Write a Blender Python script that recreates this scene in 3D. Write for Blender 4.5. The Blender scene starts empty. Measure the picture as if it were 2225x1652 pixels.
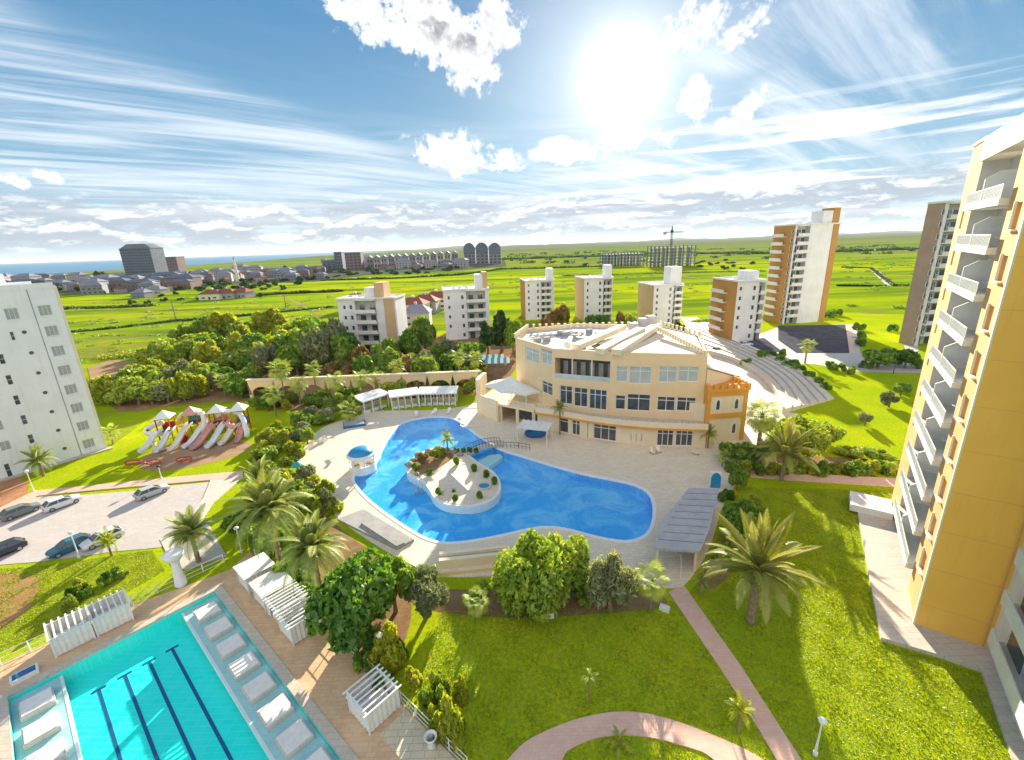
import bpy, bmesh, math, random
import numpy as np
from mathutils import Vector, Matrix
from mathutils.geometry import tessellate_polygon
random.seed(7); RNG = np.random.default_rng(7)
PI = math.pi
# ------------------------------------------------------------------ camera, light, exposure
HCAM = 34.0; FPX = 980.0; IW = 2224.0; IH = 1652.0
PITCH = math.radians(16.6); ROLL = math.radians(2.0)
FW = Vector((0, math.cos(PITCH), -math.sin(PITCH)))
_r0 = Vector((1, 0, 0)); _u0 = _r0.cross(FW)
RT = math.cos(ROLL) * _r0 - math.sin(ROLL) * _u0
UP = math.sin(ROLL) * _r0 + math.cos(ROLL) * _u0
SUN_AZ, SUN_EL = math.radians(13.0), math.radians(16.5)
EXPOSURE = 1.48
SKY_STRENGTH = 0.065
SUN_STRENGTH = 5.0
C = bpy.context.scene.collection
sc = bpy.context.scene
cam = bpy.data.cameras.new('camera'); cam.sensor_width = 36; cam.lens = FPX / IW * 36
cam.clip_start = 0.5; cam.clip_end = 60000
co = bpy.data.objects.new('camera', cam); C.objects.link(co)
mw = Matrix((RT, UP, -FW)).transposed().to_4x4(); mw.translation = (0, 0, HCAM); co.matrix_world = mw
sc.camera = co
sc.render.engine = 'CYCLES'
sc.cycles.use_denoising = True
sc.cycles.max_bounces = 7; sc.cycles.diffuse_bounces = 3; sc.cycles.glossy_bounces = 3
sc.cycles.transparent_max_bounces = 12; sc.cycles.transmission_bounces = 4
sc.view_settings.view_transform = 'Standard'; sc.view_settings.look = 'None'
sc.view_settings.gamma = 1; sc.view_settings.use_curve_mapping = False
sc.view_settings.exposure = EXPOSURE
SUND = Vector((math.sin(SUN_AZ) * math.cos(SUN_EL), math.cos(SUN_AZ) * math.cos(SUN_EL), math.sin(SUN_EL)))
sl = bpy.data.lights.new('sun', 'SUN'); sl.energy = SUN_STRENGTH; sl.angle = math.radians(0.55); sl.color = (1, 0.90, 0.70)
so = bpy.data.objects.new('sun', sl); C.objects.link(so)
so.rotation_euler = (-SUND).to_track_quat('-Z', 'Y').to_euler(); so.location = (0, 0, 200)

def ray(px, py):
    return (FW * FPX + RT * (px - IW / 2) - UP * (py - IH / 2)).normalized()
def G(px, py, z=0.0):
    d = ray(px, py); t = (z - HCAM) / d.z
    return (d.x * t, d.y * t)
def GP(pts, z=0.0): return [G(x, y, z) for x, y in pts]
def proj(p):
    v = Vector(p) - Vector((0, 0, HCAM)); w = v.dot(FW)
    return IW / 2 + FPX * v.dot(RT) / w, IH / 2 - FPX * v.dot(UP) / w
def HT(bx, by, ty):
    """height of a vertical thing standing at pixel (bx,by) whose top is at row ty"""
    x, y = G(bx, by); lo, hi = 0.0, 120.0
    for _ in range(30):
        m = (lo + hi) / 2
        if proj((x, y, m))[1] > ty: lo = m
        else: hi = m
    return lo
def MPP(px, py):
    x, y = G(px, py); return (Vector((x, y, -HCAM))).dot(FW) / FPX

# ------------------------------------------------------------------ node helpers
class NT:
    def __init__(s, tree): s.t = tree; s.n = tree.nodes; s.l = tree.links
    def put(s, sock, v):
        if hasattr(v, 'is_output'): s.l.new(v, sock)
        elif isinstance(v, (tuple, list)) and len(v) == 3 and sock.type == 'RGBA': sock.default_value = (*v, 1)
        else: sock.default_value = v
    def m(s, op, a, b=0.0, c=0.0, clamp=False):
        n = s.n.new('ShaderNodeMath'); n.operation = op; n.use_clamp = clamp
        s.put(n.inputs[0], a); s.put(n.inputs[1], b); s.put(n.inputs[2], c); return n.outputs[0]
    def vm(s, op, a, b=(0, 0, 0), sc_=None):
        n = s.n.new('ShaderNodeVectorMath'); n.operation = op; s.put(n.inputs[0], a); s.put(n.inputs[1], b)
        if sc_ is not None: s.put(n.inputs['Scale'], sc_)
        return n.outputs['Value'] if op in ('DOT_PRODUCT', 'LENGTH') else n.outputs['Vector']
    def noise(s, vec, scale=5, detail=4, rough=0.55, dist=0.0):
        n = s.n.new('ShaderNodeTexNoise'); s.put(n.inputs['Vector'], vec)
        n.inputs['Scale'].default_value = scale; n.inputs['Detail'].default_value = detail
        n.inputs['Roughness'].default_value = rough; n.inputs['Distortion'].default_value = dist
        return n.outputs['Fac']
    def sm(s, v, a, b, lo=0.0, hi=1.0):
        n = s.n.new('ShaderNodeMapRange'); n.interpolation_type = 'SMOOTHSTEP'
        s.put(n.inputs['Value'], v); s.put(n.inputs['From Min'], a); s.put(n.inputs['From Max'], b)
        s.put(n.inputs['To Min'], lo); s.put(n.inputs['To Max'], hi); return n.outputs['Result']
    def mix(s, f, a, b, mode='MIX'):
        n = s.n.new('ShaderNodeMix'); n.data_type = 'RGBA'; n.blend_type = mode
        s.put(n.inputs['Factor'], f); s.put(n.inputs['A'], a); s.put(n.inputs['B'], b); return n.outputs['Result']
    def comb(s, x, y, z):
        n = s.n.new('ShaderNodeCombineXYZ'); s.put(n.inputs[0], x); s.put(n.inputs[1], y); s.put(n.inputs[2], z); return n.outputs[0]
    def sep(s, v):
        n = s.n.new('ShaderNodeSeparateXYZ'); s.put(n.inputs[0], v); return n.outputs
    def bump(s, h, strength=0.3, dist=0.1):
        n = s.n.new('ShaderNodeBump'); n.inputs['Strength'].default_value = strength
        n.inputs['Distance'].default_value = dist; s.put(n.inputs['Height'], h); return n.outputs[0]

# ------------------------------------------------------------------ sky
def make_world():
    w = bpy.data.worlds.new('World'); sc.world = w; w.use_nodes = True
    T = NT(w.node_tree); T.n.clear()
    sky = T.n.new('ShaderNodeTexSky'); sky.sky_type = 'NISHITA'; sky.sun_disc = False
    sky.sun_elevation = SUN_EL; sky.sun_rotation = SUN_AZ; sky.altitude = 50
    sky.air_density = 1.0; sky.dust_density = 0.6; sky.ozone_density = 2.0
    tc = T.n.new('ShaderNodeTexCoord'); d = tc.outputs['Generated']
    X, Y, Z = T.sep(d)
    zc = T.m('MAXIMUM', Z, 0.0)
    # clear sky: compress the strong brightening towards the sun a little, keep the blue
    hsv = T.n.new('ShaderNodeHueSaturation'); T.put(hsv.inputs['Color'], sky.outputs[0])
    hsv.inputs['Saturation'].default_value = 1.15; hsv.inputs['Value'].default_value = 0.45
    col = hsv.outputs[0]
    col = T.vm('MINIMUM', col, (4.0, 5.0, 6.0))
    base = T.mix(T.sm(Z, 0.0, 0.55), (1.5, 3.2, 4.5), (0.34, 1.5, 3.2))
    col = T.mix(0.78, col, base)
    sd = T.vm('DOT_PRODUCT', d, tuple(SUND))
    # thin veil and aureole round the sun
    au = T.m('POWER', T.m('MAXIMUM', sd, 0.0), 62.0)
    au2 = T.m('POWER', T.m('MAXIMUM', sd, 0.0), 560.0)
    # cloud deck coordinates (flat layer seen in perspective)
    inv = T.m('DIVIDE', 1.0, T.m('ADD', zc, 0.07))
    U = T.m('MULTIPLY', X, inv); V = T.m('MULTIPLY', Y, inv)
    a = math.radians(52)
    s1 = T.m('ADD', T.m('MULTIPLY', U, math.sin(a)), T.m('MULTIPLY', V, math.cos(a)))
    s2 = T.m('SUBTRACT', T.m('MULTIPLY', U, math.cos(a)), T.m('MULTIPLY', V, math.sin(a)))
    cir = T.noise(T.comb(T.m('MULTIPLY', s1, 0.35), T.m('MULTIPLY', s2, 2.6), 3.1), 1.3, 9, 0.62, 0.6)
    def patch(px, py, rx, ry, rot=0.0, soft=0.6):
        c = ray(px, py); tx = RT.copy(); ty = UP.copy()
        if rot: tx, ty = tx * math.cos(rot) + ty * math.sin(rot), ty * math.cos(rot) - tx * math.sin(rot)
        depth = c.dot(FW); k = depth / FPX
        # tangent-plane coordinates about the cloud's own direction
        tx = (tx - c * tx.dot(c)).normalized(); ty = (ty - c * ty.dot(c)).normalized()
        ax = T.m('DIVIDE', T.vm('DOT_PRODUCT', d, tuple(tx)), rx * k)
        ay = T.m('DIVIDE', T.vm('DOT_PRODUCT', d, tuple(ty)), ry * k)
        front = T.m('GREATER_THAN', T.vm('DOT_PRODUCT', d, tuple(c)), 0.2)
        r2 = T.m('ADD', T.m('MULTIPLY', ax, ax), T.m('MULTIPLY', ay, ay))
        return T.m('MULTIPLY', T.sm(T.m('SQRT', r2), 1.25, 0.1), front)
    def union(l):
        r = l[0]
        for q in l[1:]: r = T.m('MAXIMUM', r, q)
        return r
    white = (7.2, 7.3, 7.4)
    # cirrus: streaks upper left and feathers on the right, faint elsewhere
    cm = union([patch(120, 260, 560, 190, -0.30), patch(640, 350, 560, 110, -0.16), patch(1780, 240, 260, 170, 0.5),
                patch(1820, 40, 330, 80, -0.1), patch(1250, 400, 700, 70, 0)])
    cf = T.m('MULTIPLY', T.sm(cir, 0.36, 0.70), T.sm(cm, 0.0, 0.55, 0.05, 0.95))
    col = T.mix(T.m('MULTIPLY', cf, 0.75), col, (5.6, 6.0, 6.4))
    # veil low over the horizon, whiter towards the sun
    hz = T.m('POWER', T.m('SUBTRACT', 1.0, T.m('MINIMUM', zc, 1.0)), 12.0)
    hzf = T.m('MULTIPLY', hz, T.sm(sd, -0.2, 0.98, 0.45, 1.0))
    col = T.mix(T.m('MULTIPLY', hzf, 0.60), col, (6.4, 6.7, 7.0))
    col = T.mix(T.m('MINIMUM', T.m('ADD', T.m('MULTIPLY', au, 0.38), T.m('MULTIPLY', au2, 0.75)), 1.0), col, (10.0, 9.8, 9.6))
    # layered bank near the horizon
    el = T.m('ARCSINE', Z)
    bn = T.noise(T.comb(T.m('MULTIPLY', T.m('ARCTAN2', X, Y), 6.5), T.m('MULTIPLY', el, 20.0), 1.7), 1.7, 11, 0.64, 0.25)
    bm_ = T.m('MULTIPLY', T.sm(el, 0.005, 0.03), T.sm(el, 0.115, 0.07))
    bf = T.m('MULTIPLY', T.sm(bn, 0.33, 0.47), bm_)
    bsh = T.noise(T.comb(T.m('MULTIPLY', T.m('ARCTAN2', X, Y), 6.5), T.m('ADD', T.m('MULTIPLY', el, 20.0), 0.20), 1.7), 1.7, 11, 0.64, 0.25)
    bcol = T.mix(T.sm(T.m('SUBTRACT', bsh, bn), -0.12, 0.01), (6.2, 6.3, 6.4), (2.9, 3.3, 3.8))
    col = T.mix(T.m('MULTIPLY', bf, 0.85), col, bcol)
    # second, flatter layer sheets on the right
    bn2 = T.noise(T.comb(T.m('MULTIPLY', T.m('ARCTAN2', X, Y), 1.6), T.m('MULTIPLY', el, 26.0), 8.3), 1.7, 6, 0.55, 0.4)
    bf2 = T.m('MULTIPLY', T.sm(bn2, 0.47, 0.60), T.m('MULTIPLY', T.sm(el, 0.02, 0.06), T.sm(el, 0.26, 0.15)))
    bf2 = T.m('MULTIPLY', bf2, T.sm(X, 0.0, 0.3, 0.25, 1.0))
    col = T.mix(T.m('MULTIPLY', bf2, 0.8), col, (7.0, 7.1, 7.2))
    # cumulus
    pl = [patch(850, 45, 150, 70), patch(970, 75, 170, 90, -0.25), patch(1085, 50, 75, 65), patch(735, 25, 80, 26, -0.2),
          patch(1010, 335, 130, 50, -0.12), patch(1545, 50, 130, 62), patch(1508, 215, 52, 42), patch(1620, 235, 62, 34, 0.4),
          patch(1385, 300, 120, 34), patch(35, 395, 48, 22), patch(105, 385, 42, 20), patch(1230, 330, 80, 30)]
    pm = union(pl)
    cn = T.m('ADD', T.m('MULTIPLY', T.noise(d, 13.0, 12, 0.66, 0.35), 0.72), T.m('MULTIPLY', T.noise(d, 42.0, 8, 0.6, 0.2), 0.28))
    # unseen cumulus behind and beside the viewer, cover thickened to brighten shaded facades
    big = T.noise(d, 2.4, 3, 0.5)
    back = T.m('MULTIPLY', T.sm(Y, 0.25, -0.25), T.sm(Z, 0.05, 0.2))
    pm = T.m('MAXIMUM', pm, T.m('MULTIPLY', T.sm(big, 0.34, 0.52), T.m('MULTIPLY', back, 0.95)))
    dens = T.m('ADD', T.m('MULTIPLY', pm, 0.52), T.m('MULTIPLY', T.m('SUBTRACT', cn, 0.5), 2.6))
    cuf = T.m('MULTIPLY', T.sm(dens, 0.15, 0.40), T.sm(pm, 0.0, 0.12))
    core = T.sm(dens, 0.36, 0.62)
    gm = union([patch(985, 40, 130, 65, -0.15), patch(870, 30, 70, 40)])
    cs = T.noise(d, 19.0, 7, 0.62, 0.3)
    ccol = T.mix(T.m('MULTIPLY', core, T.sm(cs, 0.42, 0.62, 0.0, 0.5)), (6.5, 6.5, 6.5), (3.9, 4.1, 4.4))
    ccol = T.mix(T.m('MULTIPLY', T.m('MULTIPLY', T.sm(gm, 0.05, 0.65), core), T.sm(cs, 0.30, 0.56)), ccol, (2.3, 2.4, 2.6))
    col = T.mix(cuf, col, ccol)
    bg = T.n.new('ShaderNodeBackground'); T.put(bg.inputs[0], col); bg.inputs[1].default_value = SKY_STRENGTH
    out = T.n.new('ShaderNodeOutputWorld'); T.l.new(bg.outputs[0], out.inputs[0])
make_world()

# ------------------------------------------------------------------ materials
MATS = {}
def mat(name, col, col2=None, scale=1.0, rough=0.8, bump=0.0, bscale=20.0, spec=0.3, metal=0.0, dirt=0.0):
    if name in MATS: return MATS[name]
    m = bpy.data.materials.new(name); m.use_nodes = True; T = NT(m.node_tree); b = T.n['Principled BSDF']
    tc = T.n.new('ShaderNodeTexCoord'); o = tc.outputs['Object']
    if col2 is None: col2 = tuple(c * 0.82 for c in col)
    f = T.sm(T.noise(o, scale, 6, 0.6), 0.35, 0.68)
    c = T.mix(f, col, col2)
    if dirt:
        st = T.noise(T.vm('MULTIPLY', o, (1.6, 1.6, 0.12)), 1.1, 6, 0.65)
        c = T.mix(T.m('MULTIPLY', T.sm(st, 0.5, 0.75), dirt), c, tuple(x * 0.62 for x in col))
    T.put(b.inputs['Base Color'], c); b.inputs['Roughness'].default_value = rough
    b.inputs['Specular IOR Level'].default_value = spec; b.inputs['Metallic'].default_value = metal
    if bump: T.put(b.inputs['Normal'], T.bump(T.noise(o, bscale, 4, 0.6), bump, 0.05))
    MATS[name] = m; return m
def leafmat(name, c1, c2, c3, trans=0.35):
    m = bpy.data.materials.new(name); m.use_nodes = True; T = NT(m.node_tree); T.n.clear()
    g = T.n.new('ShaderNodeNewGeometry'); oi = T.n.new('ShaderNodeObjectInfo')
    tc = T.n.new('ShaderNodeTexCoord')
    c = T.mix(g.outputs['Random Per Island'], c1, c2)
    c = T.mix(T.sm(T.noise(tc.outputs['Object'], 0.9, 3, 0.6), 0.42, 0.62), c, c3)
    h = T.n.new('ShaderNodeHueSaturation'); T.put(h.inputs['Color'], c)
    T.put(h.inputs['Hue'], T.sm(oi.outputs['Random'], 0, 1, 0.482, 0.512)); T.put(h.inputs['Value'], T.sm(oi.outputs['Random'], 0, 1, 1.18, 0.84))
    c = h.outputs[0]
    di = T.n.new('ShaderNodeBsdfDiffuse'); T.put(di.inputs[0], c)
    tr = T.n.new('ShaderNodeBsdfTranslucent'); T.put(tr.inputs[0], T.mix(1.0, c, (1.0, 1.0, 0.45), 'MULTIPLY'))
    gl = T.n.new('ShaderNodeBsdfGlossy'); gl.inputs['Roughness'].default_value = 0.5; T.put(gl.inputs[0], (0.8, 0.8, 0.8))
    mx = T.n.new('ShaderNodeMixShader'); mx.inputs[0].default_value = trans; T.l.new(di.outputs[0], mx.inputs[1]); T.l.new(tr.outputs[0], mx.inputs[2])
    m2 = T.n.new('ShaderNodeMixShader'); m2.inputs[0].default_value = 0.05; T.l.new(mx.outputs[0], m2.inputs[1]); T.l.new(gl.outputs[0], m2.inputs[2])
    o = T.n.new('ShaderNodeOutputMaterial'); T.l.new(m2.outputs[0], o.inputs[0]); MATS[name] = m; return m
def groundmat(name, build):
    m = bpy.data.materials.new(name); m.use_nodes = True; T = NT(m.node_tree); b = T.n['Principled BSDF']
    tc = T.n.new('ShaderNodeTexCoord'); b.inputs['Roughness'].default_value = 1.0; b.inputs['Specular IOR Level'].default_value = 0.0
    build(T, b, tc.outputs['Object']); MATS[name] = m; return m
def _lawn(T, b, o):
    n1 = T.sm(T.noise(o, 0.11, 5, 0.6), 0.35, 0.65); n2 = T.noise(o, 2.6, 6, 0.7); n3 = T.noise(o, 14, 4, 0.7)
    c = T.mix(n1, (0.330, 0.415, 0.006), (0.480, 0.485, 0.006))
    c = T.mix(T.sm(n2, 0.40, 0.66), c, (0.190, 0.330, 0.010))
    c = T.mix(T.m('MULTIPLY', T.sm(n3, 0.45, 0.75), 0.6), c, (0.42, 0.42, 0.03))
    bare = T.sm(T.noise(o, 0.6, 6, 0.7), 0.58, 0.74)
    c = T.mix(T.m('MULTIPLY', bare, 0.5), c, (0.25, 0.19, 0.06))
    T.put(b.inputs['Base Color'], c)
    T.put(b.inputs['Normal'], T.bump(T.noise(o, 9, 6, 0.8), 0.45, 0.06))
def _field(T, b, o):
    n1 = T.sm(T.noise(T.vm('MULTIPLY', o, (0.5, 1.5, 1)), 0.006, 6, 0.6), 0.38, 0.62)
    n2 = T.noise(T.vm('MULTIPLY', o, (0.25, 1.6, 1)), 0.02, 7, 0.65)
    X, Y, Z = T.sep(o)
    c = T.mix(n1, (0.250, 0.370, 0.007), (0.460, 0.470, 0.007))
    c = T.mix(T.sm(n2, 0.44, 0.62), c, (0.115, 0.20, 0.015))
    n4 = T.noise(T.vm('MULTIPLY', o, (0.3, 2.2, 1)), 0.06, 8, 0.7); c = T.mix(T.m('MULTIPLY', T.sm(n4, 0.5, 0.72), 0.5), c, (0.10, 0.17, 0.02))
    vor = T.n.new('ShaderNodeTexVoronoi'); vor.feature = 'F1'; T.put(vor.inputs['Vector'], T.vm('MULTIPLY', o, (1, 2.4, 1))); vor.inputs['Scale'].default_value = 0.0032
    pc = T.n.new('ShaderNodeSeparateColor'); T.l.new(vor.outputs['Color'], pc.inputs[0])
    far = T.sm(Y, 550, 1100)
    c = T.mix(T.m('MULTIPLY', T.sm(pc.outputs[0], 0.35, 0.8), T.m('ADD', T.m('MULTIPLY', far, 0.6), 0.15)), c, (0.12, 0.17, 0.06))
    c = T.mix(T.m('MULTIPLY', T.sm(Y, 600, 1000), 0.55), c, (0.13, 0.19, 0.045))
    c = T.mix(T.m('MULTIPLY', T.sm(Y, 1500, 3500), 0.6), c, (0.08, 0.11, 0.05))
    c = T.mix(T.m('MULTIPLY', T.sm(pc.outputs[1], 0.7, 0.85), T.m('MULTIPLY', far, 0.6)), c, (0.22, 0.19, 0.07))
    # rough ground near the garden belt
    near = T.m('MULTIPLY', T.sm(Y, 260, 170), T.sm(T.noise(o, 0.035, 6, 0.7), 0.48, 0.62))
    c = T.mix(T.m('MULTIPLY', near, 0.75), c, (0.24, 0.20, 0.06))
    T.put(b.inputs['Base Color'], c)
    T.put(b.inputs['Normal'], T.bump(T.noise(o, 1.2, 6, 0.8), 0.7, 0.4))
def _tiles(c1, c2, mortar, sz, bumpk=0.2, stain=(0.42, 0.36, 0.28), off=0.5):
    def f(T, b, o):
        br = T.n.new('ShaderNodeTexBrick'); T.put(br.inputs['Vector'], o); br.offset = off
        T.put(br.inputs['Color1'], c1); T.put(br.inputs['Color2'], c2); T.put(br.inputs['Mortar'], mortar)
        br.inputs['Scale'].default_value = 1.0 / sz; br.inputs['Mortar Size'].default_value = 0.015
        br.inputs['Brick Width'].default_value = 1.0; br.inputs['Row Height'].default_value = 0.5
        c = T.mix(T.m('MULTIPLY', T.sm(T.noise(o, 0.35, 7, 0.7), 0.45, 0.75), 0.5), br.outputs[0], stain)
        c = T.mix(T.m('MULTIPLY', T.sm(T.noise(o, 2.2, 5, 0.7), 0.5, 0.7), 0.25), c, tuple(min(1, x * 1.25) for x in c1))
        T.put(b.inputs['Base Color'], c); b.inputs['Roughness'].default_value = 0.6; b.inputs['Specular IOR Level'].default_value = 0.3
        T.put(b.inputs['Normal'], T.bump(T.m('ADD', br.outputs['Fac'], T.noise(o, 8, 3)), bumpk, 0.02))
    return f
def _soil(c1, c2, c3):
    def f(T, b, o):
        c = T.mix(T.sm(T.noise(o, 0.3, 6, 0.7), 0.4, 0.65), c1, c2)
        c = T.mix(T.sm(T.noise(o, 1.7, 6, 0.7), 0.52, 0.7), c, c3)
        T.put(b.inputs['Base Color'], c); T.put(b.inputs['Normal'], T.bump(T.noise(o, 5, 6, 0.7), 0.6, 0.06))
    return f
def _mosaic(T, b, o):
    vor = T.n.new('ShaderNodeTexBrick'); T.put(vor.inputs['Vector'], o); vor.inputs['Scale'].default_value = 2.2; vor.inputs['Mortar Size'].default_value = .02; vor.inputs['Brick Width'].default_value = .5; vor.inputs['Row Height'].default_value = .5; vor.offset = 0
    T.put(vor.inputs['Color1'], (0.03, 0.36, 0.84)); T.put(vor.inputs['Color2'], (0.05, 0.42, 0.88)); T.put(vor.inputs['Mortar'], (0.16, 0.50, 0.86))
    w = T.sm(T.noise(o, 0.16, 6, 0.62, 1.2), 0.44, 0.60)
    c = T.mix(T.m('MULTIPLY', w, 0.6), vor.outputs[0], (0.24, 0.66, 0.94))  # light patches on the lagoon, painted into the tile colour as pale blotches
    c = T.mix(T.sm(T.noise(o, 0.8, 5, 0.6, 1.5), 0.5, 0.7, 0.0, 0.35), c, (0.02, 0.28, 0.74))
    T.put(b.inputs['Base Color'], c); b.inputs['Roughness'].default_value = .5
groundmat('townground', _soil((0.085, 0.11, 0.06), (0.14, 0.14, 0.10), (0.17, 0.16, 0.15)))
groundmat('lawn', _lawn); groundmat('field', _field)
groundmat('deck', _tiles((0.82, 0.70, 0.54), (0.74, 0.62, 0.47), (0.50, 0.41, 0.31), 0.9, stain=(0.64, 0.50, 0.35)))
groundmat('lapdeck', _tiles((0.70, 0.47, 0.28), (0.60, 0.39, 0.22), (0.42, 0.28, 0.17), 0.7, stain=(0.70, 0.55, 0.38)))
groundmat('road', _tiles((0.56, 0.50, 0.47), (0.51, 0.45, 0.42), (0.40, 0.35, 0.33), 0.8, stain=(0.64, 0.55, 0.47)))
groundmat('pinkpave', _tiles((0.76, 0.49, 0.38), (0.70, 0.43, 0.33), (0.52, 0.33, 0.26), 0.5, stain=(0.76, 0.58, 0.46)))
groundmat('marble', _tiles((0.66, 0.59, 0.51), (0.60, 0.53, 0.45), (0.42, 0.37, 0.32), 1.2, stain=(0.58, 0.52, 0.46)))
groundmat('stepstone', _tiles((0.62, 0.54, 0.44), (0.54, 0.47, 0.38), (0.40, 0.35, 0.30), 1.0))
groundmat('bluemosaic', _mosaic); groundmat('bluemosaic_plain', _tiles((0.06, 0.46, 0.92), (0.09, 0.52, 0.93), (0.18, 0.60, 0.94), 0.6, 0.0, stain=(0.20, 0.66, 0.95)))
groundmat('turquoise', _tiles((0.0, 0.84, 0.74), (0.02, 0.87, 0.78), (0.12, 0.90, 0.86), 1.0, 0.0, stain=(0.06, 0.90, 0.80), off=0.0))
groundmat('paleshelf', _tiles((0.36, 0.60, 0.62), (0.42, 0.65, 0.66), (0.50, 0.72, 0.72), 0.5, 0.0, stain=(0.38, 0.6, 0.62)))
groundmat('greypave', _tiles((0.40, 0.38, 0.37), (0.36, 0.34, 0.33), (0.28, 0.26, 0.25), 0.8, stain=(0.47, 0.42, 0.38)))
mat('rock', (0.36, 0.30, 0.24), (0.24, 0.20, 0.16), 2, .95, .8, 6)
groundmat('asphalt', _soil((0.085, 0.085, 0.10), (0.12, 0.12, 0.135), (0.07, 0.07, 0.08)))
groundmat('soil', _soil((0.26, 0.15, 0.08), (0.34, 0.22, 0.12), (0.16, 0.13, 0.05)))
groundmat('sandsoil', _soil((0.42, 0.27, 0.16), (0.36, 0.22, 0.13), (0.30, 0.24, 0.10)))
groundmat('redsoil', _soil((0.42, 0.20, 0.10), (0.50, 0.27, 0.15), (0.34, 0.17, 0.09)))
groundmat('planks', _tiles((0.66, 0.57, 0.42), (0.60, 0.52, 0.38), (0.30, 0.25, 0.18), 1.0, off=0.2))
def watermat(name, tint, rough=0.03, wave=2.2, wstr=0.35, f0=0.02):
    m = bpy.data.materials.new(name); m.use_nodes = True; T = NT(m.node_tree); T.n.clear()
    tc = T.n.new('ShaderNodeTexCoord')
    nb = T.bump(T.m('ADD', T.noise(tc.outputs['Object'], wave, 4, 0.55), T.m('MULTIPLY', T.noise(tc.outputs['Object'], wave * 0.27, 2, 0.5), 1.4)), wstr, 0.08)
    lw = T.n.new('ShaderNodeFresnel'); lw.inputs['IOR'].default_value = 1.45; T.put(lw.inputs['Normal'], nb); gg = T.n.new('ShaderNodeNewGeometry'); fres = T.m('MULTIPLY', lw.outputs[0], T.m('SUBTRACT', 1.0, gg.outputs['Backfacing']))
    tr = T.n.new('ShaderNodeBsdfTransparent'); T.put(tr.inputs[0], tint)
    gl = T.n.new('ShaderNodeBsdfGlossy'); gl.inputs['Roughness'].default_value = rough; T.put(gl.inputs['Normal'], nb)
    mx = T.n.new('ShaderNodeMixShader'); T.put(mx.inputs[0], fres); T.l.new(tr.outputs[0], mx.inputs[1]); T.l.new(gl.outputs[0], mx.inputs[2])
    o = T.n.new('ShaderNodeOutputMaterial'); T.l.new(mx.outputs[0], o.inputs[0]); MATS[name] = m; return m
watermat('poolwater', (0.92, 0.985, 1.0)); watermat('lapwater', (0.95, 1.0, 1.0), wave=2.0)
mat('seawater', (0.02, 0.16, 0.30), (0.03, 0.20, 0.36), 0.002, 0.35, spec=0.6)
mat('whiteplaster', (0.87, 0.88, 0.91), (0.81, 0.82, 0.85), 0.25, 0.85, dirt=0.35)
mat('aptwhite', (0.82, 0.80, 0.82), (0.74, 0.72, 0.75), 0.2, 0.85, dirt=0.4)
mat('creamtrim', (0.84, 0.77, 0.62), (0.78, 0.70, 0.55), 0.4, 0.8, dirt=0.2)
mat('orangewall', (0.94, 0.56, 0.12), (0.90, 0.51, 0.10), 0.15, 0.85, 0.05, 8, dirt=0.22)
mat('pierorange', (0.72, 0.42, 0.17), (0.68, 0.38, 0.15), 0.3, 0.85, dirt=0.2)
mat('aptorange', (0.52, 0.27, 0.08), (0.46, 0.24, 0.08), 0.15, 0.85, dirt=0.25)
mat('aptbeige', (0.62, 0.43, 0.25), (0.57, 0.39, 0.22), 0.15, 0.85, dirt=0.25)
mat('brownwall', (0.42, 0.31, 0.23), (0.37, 0.27, 0.20), 0.2, 0.85, dirt=0.25)
mat('restbeige', (0.86, 0.66, 0.41), (0.82, 0.61, 0.36), 0.3, 0.85, dirt=0.15)
mat('restorange', (0.76, 0.36, 0.07), (0.68, 0.32, 0.06), 0.3, 0.85, dirt=0.15)
mat('restcream', (0.85, 0.72, 0.53), (0.80, 0.67, 0.48), 0.3, 0.85, dirt=0.15)
mat('white', (0.82, 0.82, 0.80), (0.76, 0.76, 0.74), 1.5, 0.6)
mat('whitefabric', (0.82, 0.80, 0.76), (0.74, 0.72, 0.68), 2.0, 0.9, 0.2, 6)
mat('slab', (0.80, 0.78, 0.74), (0.72, 0.70, 0.66), 0.6, 0.8, dirt=0.2)
mat('glass', (0.04, 0.055, 0.07), (0.09, 0.11, 0.13), 0.6, 0.12, spec=0.8)
mat('blueglass', (0.42, 0.52, 0.52), (0.56, 0.60, 0.58), 0.5, 0.15, spec=0.8)
mat('greyglass', (0.33, 0.36, 0.36), (0.45, 0.48, 0.48), 0.8, 0.3, spec=0.6)
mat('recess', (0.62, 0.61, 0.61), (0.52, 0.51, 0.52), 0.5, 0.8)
mat('darkrecess', (0.10, 0.10, 0.11), (0.16, 0.15, 0.15), 0.7, 0.8)
mat('rooftop', (0.58, 0.57, 0.58), (0.48, 0.47, 0.49), 0.4, 0.9)
mat('roofcream', (0.84, 0.74, 0.56), (0.78, 0.66, 0.48), 0.6, 0.85, dirt=0.1)
mat('redroof', (0.30, 0.10, 0.06), (0.24, 0.08, 0.06), 1.0, 0.85)
mat('bark', (0.20, 0.14, 0.09), (0.30, 0.22, 0.14), 3.0, 0.95, 0.8, 12)
mat('palmbark', (0.34, 0.25, 0.16), (0.24, 0.17, 0.10), 5.0, 0.95, 0.9, 10)
mat('metalgrey', (0.45, 0.46, 0.48), None, 2, 0.45, metal=0.6)
mat('darkmetal', (0.06, 0.065, 0.07), None, 2, 0.5, metal=0.3)
mat('blueroof', (0.01, 0.24, 0.52), (0.015, 0.28, 0.58), 2, 0.4, spec=0.6)
mat('bluedark', (0.02, 0.12, 0.30), (0.03, 0.17, 0.38), 2, 0.5)
mat('teal', (0.05, 0.38, 0.40), None, 2, 0.6)
mat('greyconcrete', (0.40, 0.38, 0.37), (0.33, 0.31, 0.30), 1.0, 0.9, dirt=0.3)
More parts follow.
